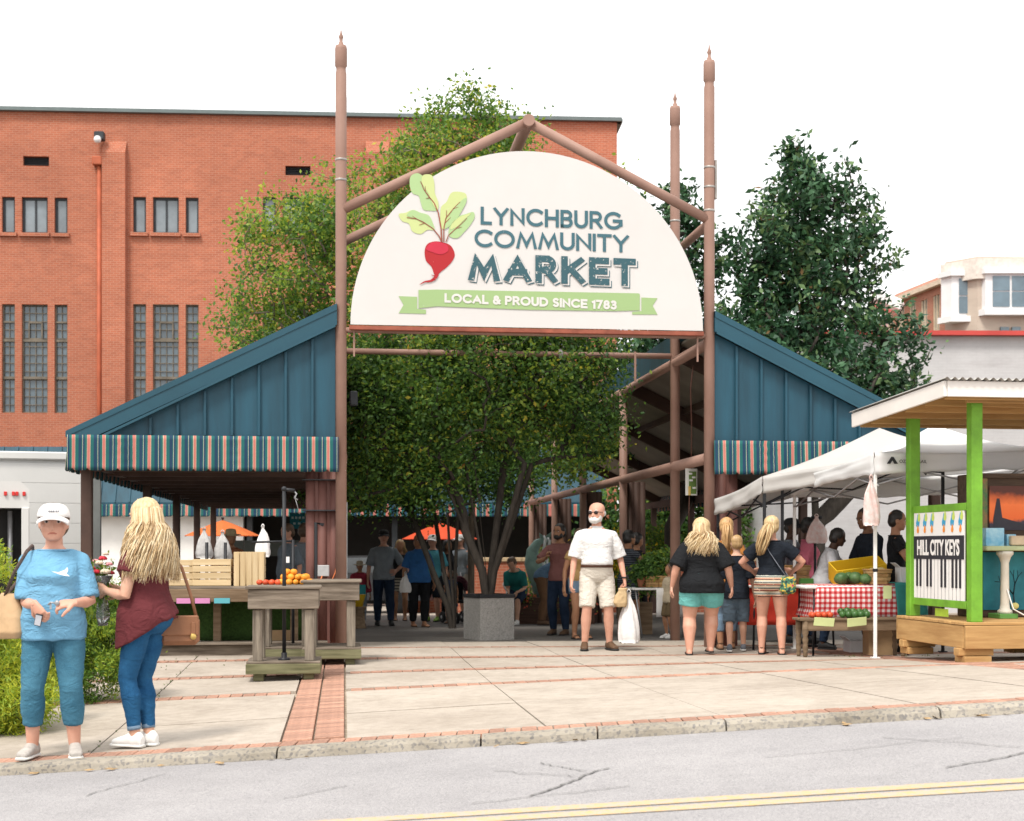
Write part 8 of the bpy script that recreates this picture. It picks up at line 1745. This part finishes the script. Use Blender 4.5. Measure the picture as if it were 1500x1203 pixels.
far('young person in teal tee sitting on the fountain edge looking down', 759, 27.35, 1.62, -20, lean=.55, hipz=.36, z=zs_+.0, head=(0, .35), feet={'R': (-.07, -.22, 0), 'L': (.07, -.23, 0)}, arms={'R': dict(w=(-.03, -.24, .38), d=(.2, -.6, -.5)), 'L': dict(w=(.07, -.24, .38), d=(-.2, -.6, -.5))}, skinc=FAIR, top=dict(m=fabric('teal_tee', (.02, .16, .15)), hem=.5, sleeve=.85), bottom=dict(m=F_JEANK, len=1.0, loose=.015, name='shorts'), shoes=dict(m=WS, sole=RUB), hair=dict(kind='short', m=H_BR))
far('man in black cap, grey tee and jeans walking in the lane', 562, 26.5, 1.76, 8, bw=1.05, belly=.02, feet={'R': (-.06, .08, -.1), 'L': (.07, -.1, .1)}, arms={'L': dict(w=(.12, -.12, .57), d=(-.5, -.8, 0), pole=(1, .6, -.4))}, skinc=ROSY, top=dict(m=F_GRY, hem=.48, sleeve=.9, off=.014), bottom=dict(m=F_JEANK, len=1.95, loose=.012), shoes=dict(m=BLKS, sole=BLKS), hair=dict(kind='short', m=H_BR, vol=.95), hat=dict(kind='cap', m=F_CAP), eyes=True, voxel=.012)
PB2 = far('woman in royal blue polo and black trousers looking aside in the lane', 613, 25.8, 1.66, 18, female=True, bw=1.15, bd=1.15, bl=1.1, belly=.02, head=(-.9, 0), feet={'R': (-.05, .05, 0), 'L': (.05, -.05, .2)}, skinc=TAN, top=dict(m=fabric('royal_blue', (.035, .13, .34)), hem=.48, sleeve=.85, off=.014, collar=True), bottom=dict(m=F_BLK, len=1.9, loose=.014), shoes=dict(kind='flip', m=BRNS, sole=BRNS), hair=dict(kind='short', m=H_BR), eyes=True, voxel=.012)
bag('pale plastic bag carried by the woman in royal blue', (XW(594, 25.7), 25.7, zg(-2, 25.7)+.62), .24, .34, M_BAG, 0, 'carried bags')
F_SKT = node_mat('striped_skirt', lambda t, N, L, tc: (lambda wv: (L(tc.outputs['Object'], wv.inputs['Vector']), setattr(wv, 'bands_direction', 'Z'), ramp(N, L, wv.outputs['Fac'], [(.4, (.45, .40, .33)), (.6, (.10, .10, .10))]))[2])(N('ShaderNodeTexWave')), .85, .15)
far('blonde woman in black top and striped skirt between two shoppers', 586, 29.5, 1.66, 5, female=True, skinc=TAN, top=dict(m=F_BLK, hem=.53, sleeve=0), bottom=dict(m=F_SKT, kind='skirt', hem=.36, waist=.6, name='skirt'), shoes=dict(kind='sandal', m=BRNS, sole=BLKS), hair=dict(kind='long', m=H_DB, len=.17, n=60, thick=1.5))
far('man in white cap and aqua tee behind the woman in royal blue', 634, 28.8, 1.74, -15, skinc=ROSY, top=dict(m=fabric('aqua_tee', (.07, .26, .33)), hem=.48, sleeve=.9), bottom=dict(m=F_NAVY, len=1.0, loose=.02, name='shorts'), shoes=dict(m=fabric('lime_trainer', (.25, .4, .1)), sole=BLKS), hair=dict(kind='short', m=H_BR, vol=.94), hat=dict(kind='cap', m=MATS['cap_white']))
far('dark haired woman in black in the shade under the myrtle', 655, 29.8, 1.66, 40, female=True, skinc=BRWN, top=dict(m=F_BLK, hem=.5, sleeve=.8), bottom=dict(m=F_BLK, len=1.9), shoes=dict(m=BLKS, sole=BLKS), hair=dict(kind='long', m=H_BK, len=.2, n=60, thick=1.5))
far('man in white cap and grey shirt beside the dark trunk', 674, 30.6, 1.80, -40, skinc=ROSY, arms={'R': dict(w=(-.06, -.2, .60), d=(.2, -.9, 0))}, top=dict(m=F_GRY, hem=.5, sleeve=.85), bottom=dict(m=fabric('stone2', (.35, .32, .28)), len=1.0, loose=.02, name='shorts'), shoes=dict(m=BLKS, sole=BLKS), hair=dict(kind='short', m=H_BR, vol=.94), hat=dict(kind='cap', m=MATS['cap_white']))
far('small girl in plum floral dress standing by the pushchair', 660, 27.6, 1.02, -30, female=True, skinc=TAN, top=dict(m=fabric('denim_dress', (.05, .07, .13)), hem=.5, sleeve=.3), bottom=dict(m=fabric('denim_dress', (.05, .07, .13)), kind='skirt', hem=.32, waist=.62, flare=.4, name='skirt'), shoes=dict(kind='sandal', m=BRNS, sole=BLKS), hair=dict(kind='short', m=H_BR))
far('child in red jacket and turquoise top with sunhat beside the column', 527, 26.5, 1.18, 15, skinc=TAN, top=dict(m=fabric('red_jacket', (.38, .04, .07)), hem=.5, sleeve=1.7), bottom=dict(m=F_GRY, len=1.9, name='trousers'), shoes=dict(m=BLKS, sole=BLKS), hair=dict(kind='short', m=H_BR), hat=dict(kind='straw', m=mat('sunhat_cream', (.55, .45, .33), .85)))
b = MB(); b.box((0, 0, 0), (.19, .02, .26), .01); o = b.build('turquoise_bag', fabric('turquoise', (.05, .33, .36)), None, (XW(528, 26.2), 26.22, zg(-2.8, 26)+.62)); tag(o, 'turquoise bag held in front of the child in the red jacket', 'bag', 'carried bags')
o = MB().lathe([(.10, 0), (.15, .2), (.16, .21), (.14, .2), (.1, .03)], 14).build('yellow_bucket', M_YC, None, (XW(523, 25.), 25., zg(-2.7, 25)+.38)); tag(o, 'yellow bucket on a stool behind the brown column', 'bucket')
o = MB().lathe([(.17, 0), (.15, .03), (.13, .3), (.16, .36), (.17, .38)], 12).build('stool', M_WBR, None, (XW(523, 25.), 25., zg(-2.7, 25))); tag(o, 'round wooden stool under the yellow bucket', 'stool')
# pushchair beside the girl
ps = thing('pushchair', 'dark pushchair with plum canopy beside the small girl', 'pushchair', (XW(673, 27.9), 27.9, zg(-1, 27.9)), R(30))
b = MB(); b.sheet(lambda u, v: (.22*math.cos(math.pi*u), .26*math.cos(math.pi*.5*v)*.9, .62+.30*math.sin(math.pi*u)*(.5+.5*v)), 12, 5); o = b.build('canopy', fabric('plum', (.16, .04, .07), sc=18., col2=(.36, .18, .2)), ps); o.modifiers.new('t', 'SOLIDIFY').thickness = .01
b = MB(); b.box((0, .0, .42), (.36, .36, .06), .02); b.box((0, .2, .6), (.36, .06, .4), .02); b.build('seat', F_BLK, ps)
for s_ in (-1, 1): b = MB(); b.tube([(s_*.2, -.3, .12), (s_*.2, .1, .5), (s_*.2, .35, .98)], .014, 6); b.tube([(s_*.2, .3, .12), (s_*.2, -.05, .45)], .014, 6); b.build('frame', M_STEEL, ps)
for s_ in (-1, 1):
    for y in (-.3, .3): wheel(ps, (s_*.22, y, .11), .11, .04)
# ---- sellers in the left shed
far('seller in grey tee with glasses behind the fruit cart', 422, 22, 1.70, -50, bw=1.08, belly=.03, skinc=ROSY, head=(0, .15), top=dict(m=fabric('slate_tee', (.15, .18, .21)), hem=.48, sleeve=.9), bottom=dict(m=F_JEANK, len=1.9), shoes=dict(m=BLKS, sole=BLKS), hair=dict(kind='short', m=H_BR), eyes=True, group='sellers', voxel=.012)
far('seller in grey shirt seen from behind inside the left shed', 446, 23.4, 1.76, 150, bw=1.12, skinc=ROSY, top=dict(m=F_GRY, hem=.48, sleeve=.9), bottom=dict(m=F_JEANK, len=1.9), shoes=dict(m=BLKS, sole=BLKS), hair=dict(kind='short', m=H_BR), group='sellers')
far('person in straw hat and orange shirt below the orange umbrella', 338, 23.5, 1.66, 30, skinc=TAN, top=dict(m=fabric('rust_shirt', (.32, .12, .06)), hem=.48, sleeve=.9), bottom=dict(m=F_JEANK, len=1.9), shoes=dict(m=BLKS, sole=BLKS), hair=dict(kind='short', m=H_BR, vol=.95), hat=dict(kind='straw', m=mat('straw', (.50, .40, .24), .85, .2, 30)), group='sellers')
# ---- sellers under the tents
F_WT = fabric('white_tee', (.52, .52, .54), var=.05)
far('seller in white tee leaning over the yellow crate under the tent', 1205, 17.75, 1.52, 75, female=True, bw=1.15, bd=1.1, lean=.30, head=(.1, .25), arms={'R': dict(w=(-.12, -.24, .66), d=(.1, -1, -.1), pole=(-.6, .2, -.8)), 'L': dict(w=(.05, -.30, .63), d=(-.1, -1, -.1), pole=(.6, .2, -.8))}, skinc=DARKS, top=dict(m=F_WT, hem=.48, sleeve=.85, off=.016), bottom=dict(m=F_JEANK, len=1.9), shoes=dict(m=BLKS, sole=BLKS), hair=dict(kind='short', m=H_BK, vol=1.04), group='sellers', voxel=.010)
far('man in navy tee half hidden behind the hanging bag on the tent leg', 1279, 17.6, 1.74, -70, lean=.15, skinc=BRWN, head=(0, .25), arms={'R': dict(w=(-.1, -.2, .60), d=(.2, -.9, -.2)), 'L': dict(w=(.08, -.22, .60), d=(-.2, -.9, -.2))}, top=dict(m=F_NAVY, hem=.48, sleeve=.9, off=.014), bottom=dict(m=F_JEANK, len=1.9), shoes=dict(m=BLKS, sole=BLKS), hair=dict(kind='short', m=H_BK), eyes=True, group='sellers', voxel=.011)
far('short haired woman in black top standing right under the tent', 1313, 17.3, 1.70, 78, female=True, bw=.98, head=(0, .12), arms={'R': dict(w=(-.08, -.22, .62), d=(.1, -.9, .1), pole=(-.6, .4, -.8)), 'L': dict(w=(.06, -.22, .62), d=(-.1, -.9, .1), pole=(.6, .4, -.8))}, skinc=('olive', (.40, .215, .135)), top=dict(m=F_BLK, hem=.47, sleeve=.45, off=.011), bottom=dict(m=F_BLK, len=1.9), shoes=dict(m=BLKS, sole=BLKS), hair=dict(kind='short', m=H_BK, vol=.97), eyes=True, group='sellers', voxel=.010)
far('seller in dark cap at the back of the tent', 1159, 19.4, 1.68, 60, skinc=DARKS, top=dict(m=F_GRY, hem=.48, sleeve=.9), bottom=dict(m=F_JEANK, len=1.9), shoes=dict(m=BLKS, sole=BLKS), hair=dict(kind='short', m=H_BK, vol=.95), hat=dict(kind='cap', m=F_CAP), group='sellers')
far('seller in pink shirt behind the bundle of bags', 1184, 19.2, 1.68, 70, female=True, skinc=DARKS, top=dict(m=fabric('pink_tee', (.46, .12, .17)), hem=.48, sleeve=.9), bottom=dict(m=F_JEANK, len=1.9), shoes=dict(m=BLKS, sole=BLKS), hair=dict(kind='short', m=H_BK), group='sellers')
bpy.data.scenes.remove(TMP)
